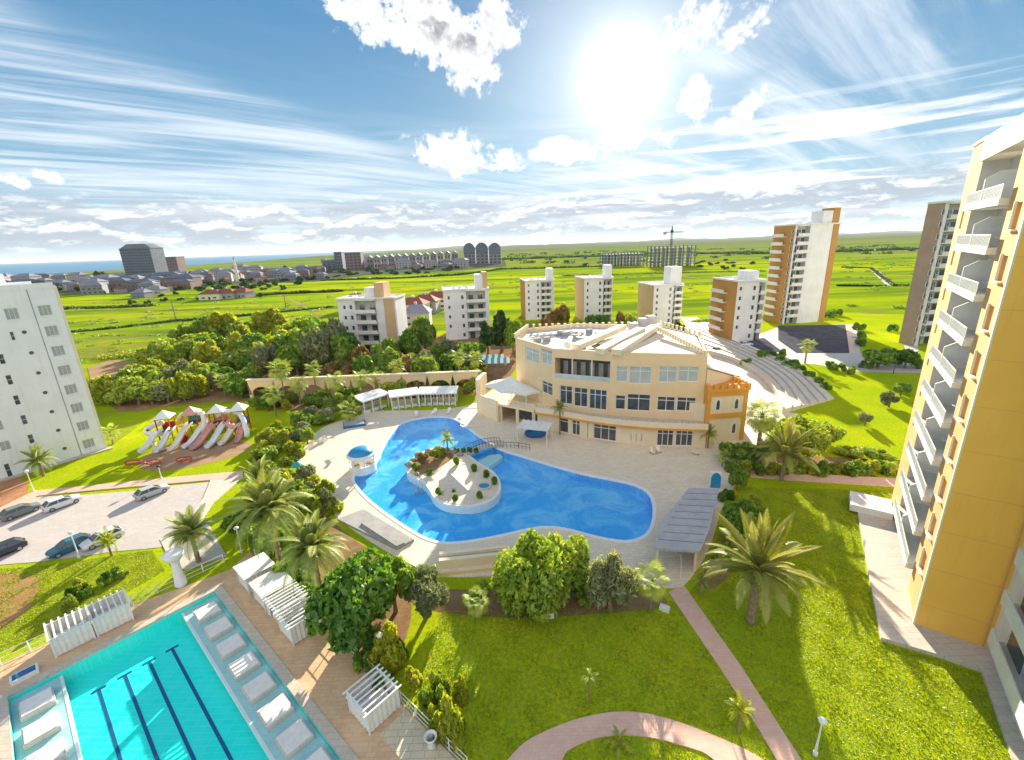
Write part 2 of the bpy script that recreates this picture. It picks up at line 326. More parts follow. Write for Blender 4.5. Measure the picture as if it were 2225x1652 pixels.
mat('greyroofing', (0.42, 0.41, 0.43), (0.50, 0.49, 0.50), 1.2, 0.8, 0.3, 8)
mat('redpaint', (0.55, 0.03, 0.03), None, 2, 0.5); mat('orangepaint', (0.75, 0.25, 0.05), None, 2, 0.5)
mat('pinkpaint', (0.72, 0.35, 0.30), None, 2, 0.5)
mat('terracotta', (0.50, 0.22, 0.12), None, 3, 0.9)
mat('towndark', (0.12, 0.15, 0.19), (0.16, 0.19, 0.23), 0.2, 0.7)
mat('townbrown', (0.24, 0.17, 0.16), (0.20, 0.14, 0.13), 0.2, 0.8)
mat('towngrey', (0.27, 0.27, 0.31), (0.22, 0.22, 0.26), 0.1, 0.85)
mat('townpale', (0.42, 0.39, 0.38), (0.36, 0.33, 0.33), 0.1, 0.85)
mat('laneline', (0.01, 0.10, 0.26), None, 2, 0.6)
leafmat('leafdark', (0.081, 0.205, 0.028), (0.19, 0.367, 0.032), (0.271, 0.433, 0.04))
leafmat('leafmid', (0.175, 0.309, 0.04), (0.35, 0.512, 0.048), (0.458, 0.538, 0.054))
leafmat('leafyellow', (0.3, 0.374, 0.023), (0.51, 0.54, 0.03), (0.39, 0.45, 0.03), 0.45)
leafmat('leafolive', (0.241, 0.29, 0.137), (0.402, 0.435, 0.241), (0.306, 0.322, 0.161))
leafmat('leafpalm', (0.265, 0.351, 0.067), (0.455, 0.513, 0.133), (0.361, 0.418, 0.095))
leafmat('leafpalmgold', (0.362, 0.388, 0.075), (0.5, 0.475, 0.15), (0.425, 0.438, 0.1))
leafmat('leafrust', (0.33, 0.18, 0.06), (0.45, 0.27, 0.09), (0.21, 0.225, 0.045))
leafmat('leafdeep', (0.038, 0.095, 0.023), (0.085, 0.161, 0.028), (0.066, 0.142, 0.028), 0.2)
leafmat('grassblade', (0.34, 0.44, 0.012), (0.50, 0.52, 0.015), (0.40, 0.47, 0.012), 0.45)

# ------------------------------------------------------------------ mesh helpers
class M:
    def __init__(s): s.v = []; s.f = []; s.k = []
    def add(s, vs, fs, k=0):
        n = len(s.v); s.v += [tuple(v) for v in vs]; s.f += [tuple(i + n for i in f) for f in fs]; s.k += [k] * len(fs)
    def bx(s, x0, x1, y0, y1, z0, z1, k=0):
        s.add([(x0, y0, z0), (x1, y0, z0), (x1, y1, z0), (x0, y1, z0), (x0, y0, z1), (x1, y0, z1), (x1, y1, z1), (x0, y1, z1)],
              [(0, 3, 2, 1), (4, 5, 6, 7), (0, 1, 5, 4), (1, 2, 6, 5), (2, 3, 7, 6), (3, 0, 4, 7)], k)
    def rbox(s, c, size, rz=0, k=0):
        cx, cy, cz = c; a, b, h = size[0] / 2, size[1] / 2, size[2] / 2; q, w = math.cos(rz), math.sin(rz)
        vs = [(cx + x * q - y * w, cy + x * w + y * q, cz + z) for z in (-h, h) for x, y in ((-a, -b), (a, -b), (a, b), (-a, b))]
        s.add(vs, [(0, 3, 2, 1), (4, 5, 6, 7), (0, 1, 5, 4), (1, 2, 6, 5), (2, 3, 7, 6), (3, 0, 4, 7)], k)
    def sheet(s, poly, z, holes=(), k=0):
        polys = [[Vector((p[0], p[1], 0)) for p in q] for q in [poly, *holes]]
        flat = [p for q in polys for p in q]
        tr = tessellate_polygon(polys); fs = []
        for t in tr:
            a, b, c = (flat[i] for i in t)
            fs.append(tuple(t) if (b - a).cross(c - a).z > 0 else tuple(reversed(t)))
        s.add([(p.x, p.y, z) for p in flat], fs, k)
    def prism(s, poly, z0, z1, k=0, ktop=None, bottom=False):
        s.sheet(poly, z1, k=k if ktop is None else ktop); s.ribbon(poly, z0, z1, k)
    def ribbon(s, poly, z0, z1, k=0, closed=True, flip=False):
        n = len(poly); ar = sum(poly[i][0] * poly[(i + 1) % n][1] - poly[(i + 1) % n][0] * poly[i][1] for i in range(n))
        vs = [(p[0], p[1], z0) for p in poly] + [(p[0], p[1], z1) for p in poly]; fs = []
        for i in range(n if closed else n - 1):
            j = (i + 1) % n; q = (i, j, n + j, n + i); fs.append(q if (ar > 0) != flip else q[::-1])
        s.add(vs, fs, k)
    def tube(s, pts, r, n=8, k=0, caps=True):
        P = [Vector(p) for p in pts]; m_ = len(P); R = r if isinstance(r, (list, tuple)) else [r] * m_
        vs = []; side = None
        for i, p in enumerate(P):
            t = (P[min(i + 1, m_ - 1)] - P[max(i - 1, 0)]).normalized()
            if side is None: side = t.orthogonal().normalized()
            side = (side - t * side.dot(t)).normalized(); up = t.cross(side)
            for j in range(n):
                a = 2 * PI * j / n; vs.append(p + (side * math.cos(a) + up * math.sin(a)) * R[i])
        fs = [(i * n + j, i * n + (j + 1) % n, (i + 1) * n + (j + 1) % n, (i + 1) * n + j) for i in range(m_ - 1) for j in range(n)]
        if caps: fs += [tuple(reversed(range(n))), tuple(range((m_ - 1) * n, m_ * n))]
        s.add(vs, fs, k)
    def lathe(s, prof, c=(0, 0), n=16, k=0, sx=1, sy=1):
        m_ = len(prof); vs = [(c[0] + r * sx * math.cos(2 * PI * j / n), c[1] + r * sy * math.sin(2 * PI * j / n), z) for r, z in prof for j in range(n)]
        s.add(vs, [(i * n + j, i * n + (j + 1) % n, (i + 1) * n + (j + 1) % n, (i + 1) * n + j) for i in range(m_ - 1) for j in range(n)], k)
    def wall(s, x0, x1, z0, z1, y, holes, depth=0.2, k=0, thick=None):
        xs = sorted({x0, x1, *[h[0] for h in holes], *[h[1] for h in holes]}); zs = sorted({z0, z1, *[h[2] for h in holes], *[h[3] for h in holes]})
        xs = [x for x in xs if x0 <= x <= x1]; zs = [z for z in zs if z0 <= z <= z1]
        for zi in range(len(zs) - 1):
            zc = (zs[zi] + zs[zi + 1]) / 2; run = None
            for xi in range(len(xs)):
                solid = xi < len(xs) - 1 and not any(h[0] < (xs[xi] + xs[xi + 1]) / 2 < h[1] and h[2] < zc < h[3] for h in holes)
                if solid and run is None: run = xs[xi]
                if not solid and run is not None:
                    s.add([(run, y, zs[zi]), (xs[xi], y, zs[zi]), (xs[xi], y, zs[zi + 1]), (run, y, zs[zi + 1])], [(0, 1, 2, 3)], k); run = None
        for a, b, c, d in holes:
            e = y + depth
            s.add([(a, y, c), (b, y, c), (b, y, d), (a, y, d), (a, e, c), (b, e, c), (b, e, d), (a, e, d)], [(0, 4, 5, 1), (1, 5, 6, 2), (2, 6, 7, 3), (3, 7, 4, 0)], k)
    def mesh(s, name, mats, smooth=False):
        me = bpy.data.meshes.new(name); me.from_pydata(s.v, [], s.f)
        for m_ in (mats if isinstance(mats, (list, tuple)) else [mats]): me.materials.append(MATS[m_] if isinstance(m_, str) else m_)
        if any(s.k): me.polygons.foreach_set('material_index', s.k)
        if smooth: me.polygons.foreach_set('use_smooth', [True] * len(s.f))
        me.update(); return me
    def build(s, name, mats, parent=None, world=False, smooth=False, loc=(0, 0, 0), rz=0):
        if world and parent is not None:
            ox, oy, oz = parent.location; s.v = [(a - ox, b - oy, c - oz) for a, b, c in s.v]
        return inst(name, s.mesh(name, mats, smooth), parent, loc, rz)
def inst(name, me, parent=None, loc=(0, 0, 0), rz=0, scale=None):
    o = bpy.data.objects.new(name, me); C.objects.link(o); o.location = loc; o.rotation_euler = (0, 0, rz)
    if parent is not None: o.parent = parent
    if scale is not None: o.scale = scale if isinstance(scale, (tuple, list)) else (scale,) * 3
    return o
def tag(o, label=None, cat=None, group=None, kind=None):
    if label: o['label'] = label
    if cat: o['category'] = cat
    if group: o['group'] = group
    if kind: o['kind'] = kind
    return o
def thing(name, label, cat, loc=(0, 0, 0), rz=0, group=None):
    o = bpy.data.objects.new(name, None); C.objects.link(o); o.location = loc if len(loc) == 3 else (*loc, 0)
    o.rotation_euler = (0, 0, rz); o.empty_display_size = 0.3
    return tag(o, label, cat, group)
def struct(m, name, mats, smooth=False):
    return tag(m.build(name, mats, smooth=smooth), kind='structure')
def copy_tree(o, parent=None):
    c = o.copy(); C.objects.link(c); c.parent = parent
    for ch in [x for x in KIDS(o)]: copy_tree(ch, c)
    return c
def KIDS(o): return o.children
def inpoly(x, y, poly):
    r = False; n = len(poly)
    for i in range(n):
        x1, y1 = poly[i]; x2, y2 = poly[(i + 1) % n]
        if (y1 > y) != (y2 > y) and x < (x2 - x1) * (y - y1) / (y2 - y1) + x1: r = not r
    return r
def smoothp(pts, it=2, closed=True):
    for _ in range(it):
        q = []; n = len(pts)
        for i in range(n if closed else n - 1):
            a, b = pts[i], pts[(i + 1) % n]
            q += [(a[0] * .75 + b[0] * .25, a[1] * .75 + b[1] * .25), (a[0] * .25 + b[0] * .75, a[1] * .25 + b[1] * .75)]
        if not closed: q = [pts[0]] + q + [pts[-1]]
        pts = q
    return pts
def offset(poly, dist):
    n = len(poly); ar = sum(poly[i][0] * poly[(i + 1) % n][1] - poly[(i + 1) % n][0] * poly[i][1] for i in range(n)); s = 1 if ar > 0 else -1; out = []
    for i in range(n):
        a, b, c = Vector(poly[i - 1]), Vector(poly[i]), Vector(poly[(i + 1) % n]); t = (c - a)
        if t.length < 1e-6: t = Vector((1, 0))
        t.normalize(); out.append((b.x + t.y * dist * s, b.y - t.x * dist * s))
    return out
# ------------------------------------------------------------------ ground, roads, pools
def c5(x, y): return ((x / 2.754) * .7413, (1150 + y / 2.754) * .7413)
def c6(x, y): return ((x / 2.225) * .7413, (1600 + y / 2.225) * .7413)
def c7(x, y): return ((900 + x / 2.0227) * .7413, (1100 + y / 2.0227) * .7413)
def c8(x, y): return ((1400 + x / 2.472) * .7413, (900 + y / 2.472) * .7413)
def cr(x, y): return ((1300 + x / 2.123) * .7413, (1450 + y / 2.123) * .7413)
def cq(x, y): return ((2000 + x / 2.065) * .7413, (1000 + y / 2.065) * .7413)
POOL_PX = [(856, 938), (868, 924), (895, 914), (924, 909), (955, 907), (984, 910), (1010, 927), (1034, 947), (1056, 961), (1085, 980), (1140, 996), (1200, 1015),
           (1270, 1034), (1330, 1045), (1375, 1055), (1402, 1068), (1416, 1088), (1418, 1120), (1412, 1148), (1398, 1166), (1370, 1177), (1330, 1174), (1280, 1163), (1235, 1150),
           (1190, 1144), (1145, 1150), (1100, 1161), (1050, 1171), (1000, 1179), (960, 1180), (925, 1170), (890, 1150), (860, 1130), (830, 1109), (803, 1087), (780, 1063),
           (768, 1042), (775, 1028), (800, 1022), (822, 1004), (830, 980), (842, 958)]
ISL_PX = [(882, 1019), (885, 1032), (903, 1041), (922, 1052), (934, 1068), (941, 1083), (960, 1096), (990, 1102), (1034, 1102), (1067, 1091), (1087, 1073), (1089, 1050), (1076, 1029), (1056, 1016),
          (1038, 1006), (1020, 991), (998, 981), (960, 973), (936, 976), (909, 987), (890, 1002)]
POOL = smoothp(GP(POOL_PX), 1); ISLAND = smoothp(GP(ISL_PX), 1)
LO = Vector((-32.164, 39.607)); LX = Vector((-0.65721, -0.75371)); LY = Vector((0.75371, -0.65721)); LROT = math.atan2(LX.y, LX.x)
def LP(x, y): p = LO + LX * x + LY * y; return (p.x, p.y)
LAP = [LP(0, 0), LP(15, 0), LP(15, 32), LP(0, 32)]

m = M(); m.sheet([(-5000, -60), (9000, -60), (9000, 14000), (-1900, 14000), (-1850, 4600), (-1350, 2600), (-1300, 1500), (-1500, 950), (-5000, 700)], 0.0, [POOL, LAP]); struct(m, 'ground', 'field')
m = M(); m.sheet([(-30000, -60), (30000, -60), (30000, 40000), (-30000, 40000)], -2.5, [POOL, LAP]); struct(m, 'sea', 'seawater')
# low ridges on the horizon
m = M(); R2 = random.Random(5)
for (y0, hh, x0, x1, ph) in ((6500, 55, -1000, 9000, 0.3), (9500, 105, -2600, 14000, 1.7), (13000, 150, -4200, 20000, 2.9)):
    n = 90; top = []; 
    for i in range(n + 1):
        t = i / n; x = x0 + (x1 - x0) * t
        z = hh * .55 * (0.45 + 0.25 * math.sin(x * .0011 + ph) + 0.18 * math.sin(x * .0031 + 2 * ph) + 0.10 * math.sin(x * .0083)) * min(1, t * 9 + .12) 
        top.append((x, max(z, 3)))
    vs = [(x, y0 - 900, -1) for x, z in top] + [(x, y0, z) for x, z in top] + [(x, y0 + 900, -1) for x, z in top]
    fs = [(i, i + 1, n + 2 + i, n + 1 + i) for i in range(n)] + [(n + 1 + i, n + 2 + i, 2 * n + 3 + i, 2 * n + 2 + i) for i in range(n)]
    m.add(vs, fs)
groundmat('hillside', _soil((0.10, 0.13, 0.07), (0.14, 0.16, 0.08), (0.08, 0.10, 0.06)))
struct(m, 'hills', 'hillside', True)

LAWN = GP([(-160, 1130), (235, 975), (330, 905), (560, 868), (800, 850), (1100, 800), (1300, 720)]) + [(60, 205), (125, 215), (190, 180), (150, 110), (90, 60), (80, -20), (-90, -20), (-140, 30)]
m = M(); m.sheet(LAWN, 0.02, [POOL, LAP]); struct(m, 'lawn', 'lawn')
# planting beds of bare soil
m = M()
for poly in ([(235, 905), (250, 840), (330, 790), (520, 760), (700, 735), (900, 730), (1120, 735), (1130, 800), (1060, 862), (800, 868), (640, 905), (560, 868), (380, 880)],
             [(880, 1285), (960, 1282), (1100, 1278), (1260, 1280), (1440, 1290), (1455, 1320), (1300, 1335), (1110, 1345), (985, 1335), (900, 1320)],
             [(600, 1225), (690, 1100), (760, 1170), (880, 1240), (900, 1330), (870, 1420), (850, 1500), (760, 1420), (690, 1330)],
             [(1560, 1000), (1600, 985), (1960, 1000), (1950, 1026), (1600, 1022)], [(1500, 1270), (1560, 1200), (1600, 1090), (1660, 1150), (1560, 1290)]):
    m.sheet(smoothp(GP(poly), 2), 0.035)
struct(m, 'planting_soil', 'soil')
m = M(); m.sheet(smoothp(GP([c5(1180, 500), c5(1420, 400), c5(1800, 400), c5(2050, 400), c5(2010, 480), c5(1650, 590), c5(1250, 650), c5(1090, 600)]), 2), 0.035); struct(m, 'playground_soil', 'sandsoil')
m = M(); m.sheet(smoothp(GP([(-40, 1050), (20, 1035), (62, 1045), (60, 1085), (-40, 1115)]), 1), 0.035)
m.sheet(smoothp(GP([(-60, 1262), (20, 1240), (80, 1255), (95, 1262), (62, 1335), (-60, 1400)]), 1), 0.035); struct(m, 'bare_soil', 'redsoil')
# brown terrace beds behind the white block
m = M(); m.sheet(GP([(190, 800), (240, 783), (330, 788), (330, 810), (300, 822), (200, 838)]), 0.05); struct(m, 'dirt_track', 'sandsoil')

# parking, pavements with kerbs
PARK = GP([(-150, 1165), (0, 1132), c5(300, 845), c5(660, 832), c5(1110, 795), c5(1350, 760), c5(1690, 728), c5(1735, 790), c5(1640, 900), c5(1570, 985), c5(1500, 1150), c5(1290, 1255), c5(900, 1290), c5(640, 1330), c5(300, 1372), (0, 1228), (-150, 1250)])
m = M(); m.sheet(PARK, 0.05); struct(m, 'parking_road', 'road')
def strip(name, left, right, z0, z1, mt):
    m = M(); poly = left + right[::-1]; m.prism(poly, z0, z1); return struct(m, name, mt)
strip('pavement', GP([(-150, 1140), (0, 1105), c5(280, 800), c5(700, 760), c5(1300, 700), c5(1960, 640)]), GP([(-150, 1160), (0, 1130), c5(300, 842), c5(700, 800), c5(1330, 745), c5(1960, 690)]), 0.0, 0.14, 'pinkpave')
strip('pavement', GP([c5(1700, 712), c5(1640, 860), c5(1540, 990), c5(1590, 1060)]), GP([c5(1960, 690), c5(1720, 900), c5(1640, 1020), c5(1680, 1075)]), 0.0, 0.13, 'marble')
m = M(); m.sheet(GP([c5(1290, 1190), c5(1560, 1060), c5(1690, 1075), c5(1830, 1330), c5(1500, 1440), c5(1390, 1400)]), 0.09); struct(m, 'entrance_paving', 'marble')
# deck round the lagoon pool, hole for the water
DECK = smoothp(GP([(640, 1040), (655, 975), (700, 925), (790, 902), (800, 893), (985, 893), (1050, 868), (1210, 868), (1400, 905), (1560, 950), (1650, 962), (1625, 1005), (1590, 1012), (1603, 1052), (1568, 1095),
                   (1545, 1190), (1500, 1262), (1470, 1284), (1380, 1268), (1240, 1262), (1100, 1252), (960, 1258), (905, 1235), (830, 1195), (740, 1135), (690, 1080)]), 2)
m = M(); m.sheet(DECK, 0.12, [POOL]); m.ribbon(DECK, 0.0, 0.12); struct(m, 'pool_deck', 'deck')
COPE = offset(POOL, 0.45); m = M(); m.sheet(COPE, 0.17, [POOL]); m.ribbon(COPE, 0.12, 0.17); m.ribbon(POOL, -0.05, 0.17, flip=True); struct(m, 'pool_coping', 'white')
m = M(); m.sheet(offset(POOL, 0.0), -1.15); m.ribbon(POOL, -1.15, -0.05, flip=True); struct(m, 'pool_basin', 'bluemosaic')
# sunken ledge and round underwater seats seen through the water
m = M(); m.prism(GP([(1020, 1010), (1062, 985), (1085, 983), (1092, 988), (1050, 1020), (1036, 1022)]), -1.1, -0.35); struct(m, 'pool_ledge', 'paleshelf')
m = M(); m.sheet(POOL, -0.04, [offset(ISLAND, -0.05)]); struct(m, 'pool_water', 'poolwater')
# island
m = M(); m.prism(ISLAND, -1.1, 0.16); m2 = offset(ISLAND, -0.35); struct(m, 'island', 'white')
m = M(); m.sheet(m2, 0.20); m.ribbon(m2, 0.16, 0.20); struct(m, 'island_paving', 'deck')
m = M(); m.sheet(smoothp(GP([(895, 1018), (905, 1000), (935, 988), (955, 990), (975, 985), (990, 995), (960, 1015), (935, 1030), (905, 1034)]), 1), 0.24); struct(m, 'island_bed', 'soil')
# sunken lap pool
m = M(); m.sheet(smoothp([LP(-2.3, -2.4), LP(-4.9, -4.0), LP(-5.3, 1), LP(-5.2, 34), LP(24, 34), LP(24, -5.4), LP(15, -5.0), LP(6, -4.5)], 0), 0.10, [LAP]); struct(m, 'lap_pool_deck', 'lapdeck')
m = M(); oc = [LP(-0.75, -0.75), LP(15.6, -0.75), LP(15.6, 32.6), LP(-0.75, 32.6)]; m.sheet(oc, 0.16, [LAP]); m.ribbon(oc, 0.10, 0.16); m.ribbon(LAP, -0.05, 0.16, flip=True); struct(m, 'lap_pool_coping', 'stepstone')
m = M(); m.sheet(LAP, -1.45); m.ribbon(LAP, -1.45, -0.05, flip=True); struct(m, 'lap_pool_basin', 'turquoise')
m = M(); m.prism([LP(0.02, 0.02), LP(2.9, 0.02), LP(2.9, 31.9), LP(0.02, 31.9)], -1.4, -0.42); m.prism([LP(12.05, 0.02), LP(14.98, 0.02), LP(14.98, 31.9), LP(12.05, 31.9)], -1.4, -0.42); struct(m, 'lap_pool_shelf', 'paleshelf')
m = M(); m.prism([LP(2.905, 0.05), LP(3.1, 0.05), LP(3.1, 31.9), LP(2.905, 31.9)], -0.9, -0.40); m.prism([LP(11.85, 0.05), LP(12.045, 0.05), LP(12.045, 31.9), LP(11.85, 31.9)], -0.9, -0.40); struct(m, 'lap_pool_shelf_edge', 'white')
m = M(); m.sheet(LAP, -0.06); struct(m, 'lap_pool_water', 'lapwater')
me = None
for i, x in enumerate((4.82, 6.58, 8.33, 10.1)):
    if me is None: m = M(); m.bx(-0.12, 0.12, 0, 27, 0, .02); m.bx(-0.5, 0.5, -0.14, 0.1, 0.0, 0.02); me = m.mesh('lane_line', 'laneline')
    o = inst('lane_line', me, None, (*LP(x, 3.1), -1.445), LROT)
    tag(o, ['dark blue lane line on the lap pool floor nearest the row of white platforms', 'second dark blue lane line from the white platforms in the lap pool',
            'third dark blue lane line from the white platforms in the lap pool', 'dark blue lane line on the lap pool floor farthest from the white platforms'][i], 'lane line', 'lane lines on the lap pool floor')
# stone platforms standing in the shallow shelves
pm_ = M(); pm_.bx(-1.0, 1.0, -1.0, 1.0, -0.40, 0.02); pmesh = pm_.mesh('plinth', 'marble')
pt = M(); pt.bx(-0.90, 0.90, -0.90, 0.90, 0.022, 0.075); ptm = pt.mesh('mattress', 'whitefabric')
ordn = ['first', 'second', 'third', 'fourth', 'fifth', 'sixth', 'seventh', 'eighth', 'ninth']
for side, x, ys in (('right', 1.42, [2.4 + 3.18 * k for k in range(9)]), ('left', 13.5, [2.4 + 3.18 * k for k in range(3)])):
    for i, y in enumerate(ys):
        w = '%s white lounging platform from the far end on the %s shelf of the lap pool' % (ordn[i], side)
        t = thing('pool_platform', w, 'platform', LP(x, y), LROT, 'white lounging platforms standing in the lap pool'); inst('plinth', pmesh, t); inst('mattress', ptm, t)

# paths across the lawns
strip('pink_path', GP([(1452, 1288), (1570, 1462), (1650, 1590), (1695, 1668), (1740, 1760)]), GP([(1484, 1272), (1610, 1450), (1690, 1575), (1745, 1660), (1800, 1750)]), 0.0, 0.10, 'pinkpave')
OUT = [(1040, 1740), (1075, 1690), (1110, 1643), cr(500, 1545), cr(600, 1490), cr(800, 1405), cr(1000, 1360), cr(1150, 1352), cr(1300, 1370), cr(1500, 1430), cr(1700, 1510), cr(1930, 1612), (1720, 1700), (1760, 1740)]
INN = [(1180, 1760), (1205, 1700), (1225, 1640), cr(780, 1590), cr(860, 1550), cr(930, 1522), cr(1000, 1508), cr(1150, 1498), cr(1300, 1515), cr(1450, 1555), cr(1550, 1585), cr(1640, 1615), (1590, 1690), (1640, 1760)]
strip('curved_path', smoothp(GP(OUT), 2, False), smoothp(GP(INN), 2, False), 0.0, 0.10, 'pinkpave')
strip('brick_path', GP([cq(270, 775), cq(600, 800), cq(1310, 835)]) + [G(2010, 1032)], GP([cq(290, 815), cq(640, 845), cq(1300, 885)]) + [G(2000, 1060)], 0.0, 0.12, 'pinkpave')
# roads on the right, dark car park, pale square
m = M(); m.sheet(GP([(1480, 690), (1540, 700), (1600, 745), (1700, 708), (1850, 705), (1990, 722), (1995, 765), (2010, 812), (1860, 808), (1770, 792), (1700, 790), (1640, 762), (1560, 745), (1500, 715)]), 0.05); struct(m, 'square', 'road')
m = M(); m.sheet(GP([(1690, 708), (1838, 706), (1846, 768), (1730, 768), (1690, 740)]), 0.08); m.sheet(GP([(1560, 742), (1660, 735), (1700, 765), (1640, 770)]), 0.08); struct(m, 'car_park', 'asphalt')
m = M(); m.prism(GP([(1836, 706), (1845, 706), (1856, 768), (1845, 768)]), 0.0, 0.18); struct(m, 'kerb', 'pinkpave')
m = M(); m.sheet(GP([(1860, 706), (1960, 716), (1965, 772), (1870, 770)]), 0.11); struct(m, 'lawn', 'lawn')
m = M(); m.sheet(GP([(1480, 690), (1515, 690), (1560, 745), (1600, 775), (1560, 780), (1500, 730)]), 0.07); struct(m, 'road', 'road')
m = M(); m.sheet(GP([(1885, 582), (1912, 592), (1945, 622), (1925, 622)]), 0.3); struct(m, 'farm_track', 'greyconcrete')
# fan of curved terraces falling away behind the castle tower
INC = [(1540, 772), (1590, 786), (1640, 812), (1680, 850), (1698, 900)]; OUC = [(1500, 698), (1570, 728), (1660, 765), (1745, 805), (1812, 868)]
INW = smoothp(GP(INC), 3, False); OUW = smoothp(GP(OUC), 3, False)
def lerpc(t): return [(a[0] * (1 - t) + b[0] * t, a[1] * (1 - t) + b[1] * t) for a, b in zip(INW, OUW)]
NB = 6
for k in range(NB):
    a = lerpc(k / NB + (0 if k == 0 else .0)); b = lerpc((k + 1) / NB); c = lerpc(k / NB + 0.02); z = 1.0 - 0.16 * k
    mm = M(); mm.prism(c + b[::-1], 0.0, z); tag(mm.build('terrace_step', 'deck'), kind='structure')
    mm = M(); mm.prism(a + c[::-1], 0.0, z + 0.5); tag(mm.build('terrace_kerb', 'road'), kind='structure')
# forecourt beyond the tower
m = M(); m.sheet(GP([(1500, 770), (1545, 772), (1592, 786), (1642, 812), (1682, 850), (1700, 895), (1735, 900), (1700, 935), (1640, 970), (1560, 965), (1530, 900)]), 0.06); struct(m, 'forecourt', 'deck')
m = M(); m.sheet(GP([(-60, 600), (120, 598), (260, 592), (420, 590), (620, 582), (800, 573), (1000, 566), (1095, 562), (1100, 579), (1000, 588), (800, 598), (690, 612), (540, 618), (420, 622), (300, 634), (130, 640), (-60, 660)]), 0.25); struct(m, 'town_ground', 'townground')
# farm tracks across the meadow
def track(pts, w, mt='sandsoil'):
    P = smoothp(GP(pts), 2, False); L = []; R_ = []
    for i, p in enumerate(P):
        t_ = (Vector(P[min(i + 1, len(P) - 1)]) - Vector(P[max(i - 1, 0)])).normalized(); ww = w * (.8 + .4 * math.sin(i * 1.3)); L.append((p[0] - t_.y * ww, p[1] + t_.x * ww)); R_.append((p[0] + t_.y * ww, p[1] - t_.x * ww))
    m = M(); n = len(P); m.add([(x, y, .06) for x, y in L] + [(x, y, .06) for x, y in R_], [(n + i, n + i + 1, i + 1, i) for i in range(n - 1)]); struct(m, 'dirt_track', mt)
track([(130, 760), (240, 742), (380, 726), (560, 700), (720, 684)], 1.3); track([(600, 640), (640, 655), (700, 690)], 1.1); track([(760, 655), (1000, 625), (1110, 622)], 1.5); track([(1100, 600), (1230, 595), (1320, 584)], 2.5); track([(1480, 600), (1560, 612), (1660, 640)], 1.8); track([(1830, 560), (1990, 552)], 3.5)
track([(1100, 575), (1400, 566), (1700, 562), (2000, 556)], 4.0, 'soil')
# white podium round the right-hand tower
POD = GP([(1862, 1118), (1936, 1132), (2000, 1150), (2200, 1200), (2290, 1290), (2320, 1480), (2220, 1700), (2192, 1640), (2130, 1462), (2040, 1430), (1912, 1392), (1885, 1250)])
m = M(); m.prism(POD, 0.0, 0.35); struct(m, 'podium', 'marble')
# field hedges and ditches as rough lines on the far meadow
# ------------------------------------------------------------------ buildings
_wc = {}
def window(root, x0, x1, z0, z1, y, cols=2, rows=1, fm='white', gm='glass', fw=0.07, label=None, name='window', rz=0, transom=None):
    """a window set at depth y: frame with mullions, glass pane as its own piece"""
    w, h = round(x1 - x0, 3), round(z1 - z0, 3); key = (w, h, cols, rows, fm, gm, fw, transom)
    if key not in _wc:
        m = M(); d = 0.06
        m.bx(0, fw, -d, 0, 0, h); m.bx(w - fw, w, -d, 0, 0, h); m.bx(fw, w - fw, -d, 0, 0, fw); m.bx(fw, w - fw, -d, 0, h - fw, h)
        for i in range(1, cols): x = w * i / cols; m.bx(x - fw * .4, x + fw * .4, -d + .005, 0, fw, h - fw)
        for j in range(1, rows): z = h * j / rows; m.bx(fw, w - fw, -d + .01, 0, z - fw * .4, z + fw * .4)
        if transom: m.bx(fw, w - fw, -d + .01, 0, h * transom - fw * .4, h * transom + fw * .4)
        p = M(); p.bx(fw * .5, w - fw * .5, -0.02, -0.005, fw * .5, h - fw * .5)
        _wc[key] = (m.mesh('window', fm), p.mesh('pane', gm))
    a, b = _wc[key]; q, s_ = math.cos(rz), math.sin(rz)
    f = inst(name, a, root, (x0, y, z0), rz); inst('pane', b, f)
    if label: f['label'] = label
    return f
def LH(A, rot, px, py, y=0.0):
    ux, uy = math.cos(rot), math.sin(rot); nx, ny = -uy, ux   # inward
    d = ray(px, py); ax, ay = A[0] + nx * y, A[1] + ny * y
    t = (ax * nx + ay * ny) / (d.x * nx + d.y * ny)
    return ((d.x * t - ax) * ux + (d.y * t - ay) * uy, HCAM + d.z * t)
def rot_of(A, B): return math.atan2(B[1] - A[1], B[0] - A[0])

# --- white apartment block on the left
A, B = G(20, 1038), G(232, 975); r = rot_of(A, B); Lb = 12.76; H = 29.75
t = thing('apartment_block', 'white nine storey apartment block with small round windows at the left edge beside the lawn', 'building', A, r)
PITCHL = 3.47
holes = []; wins = []
for k in range(8):
    z = 25.35 - PITCHL * k
    wins.append((9.82, 11.42, z, z + 1.7, 3)); 
    if k < 1: wins.append((5.95, 7.5, z - .1, z + 1.7, 3))
for k in range(1, 8):
    z = 25.4 - PITCHL * k
    wins.append((3.58, 4.26, z + .1 - 0.1, z + 1.65, 1)); wins.append((0.3, 1.5, z, z + 1.6, 2)); wins.append((-3.4, -1.8, z, z + 1.6, 3)); wins.append((-7.4, -5.8, z, z + 1.6, 3))
wins.append((5.7, 6.2, 21.95, 23.4, 1)); wins.append((-0.1, 0.55, 0.1, 2.4, 1))
wins = [w for w in wins if not (w[0] == 0.3 and w[2] < 2)]
m = M(); m.wall(-14, 9.14, 0, H, 0, [w[:4] for w in wins if w[0] < 9], 0.22); m.wall(9.30, Lb - .25, 0, H, 0.0, [w[:4] for w in wins if w[0] > 9], 0.22)
m.add([(9.14, 0, 0), (9.14, .35, 0), (9.14, .35, H), (9.14, 0, H), (9.30, .35, 0), (9.30, .35, H), (9.30, 0, 0), (9.30, 0, H)], [(0, 1, 2, 3), (1, 4, 5, 2), (4, 6, 7, 5)])
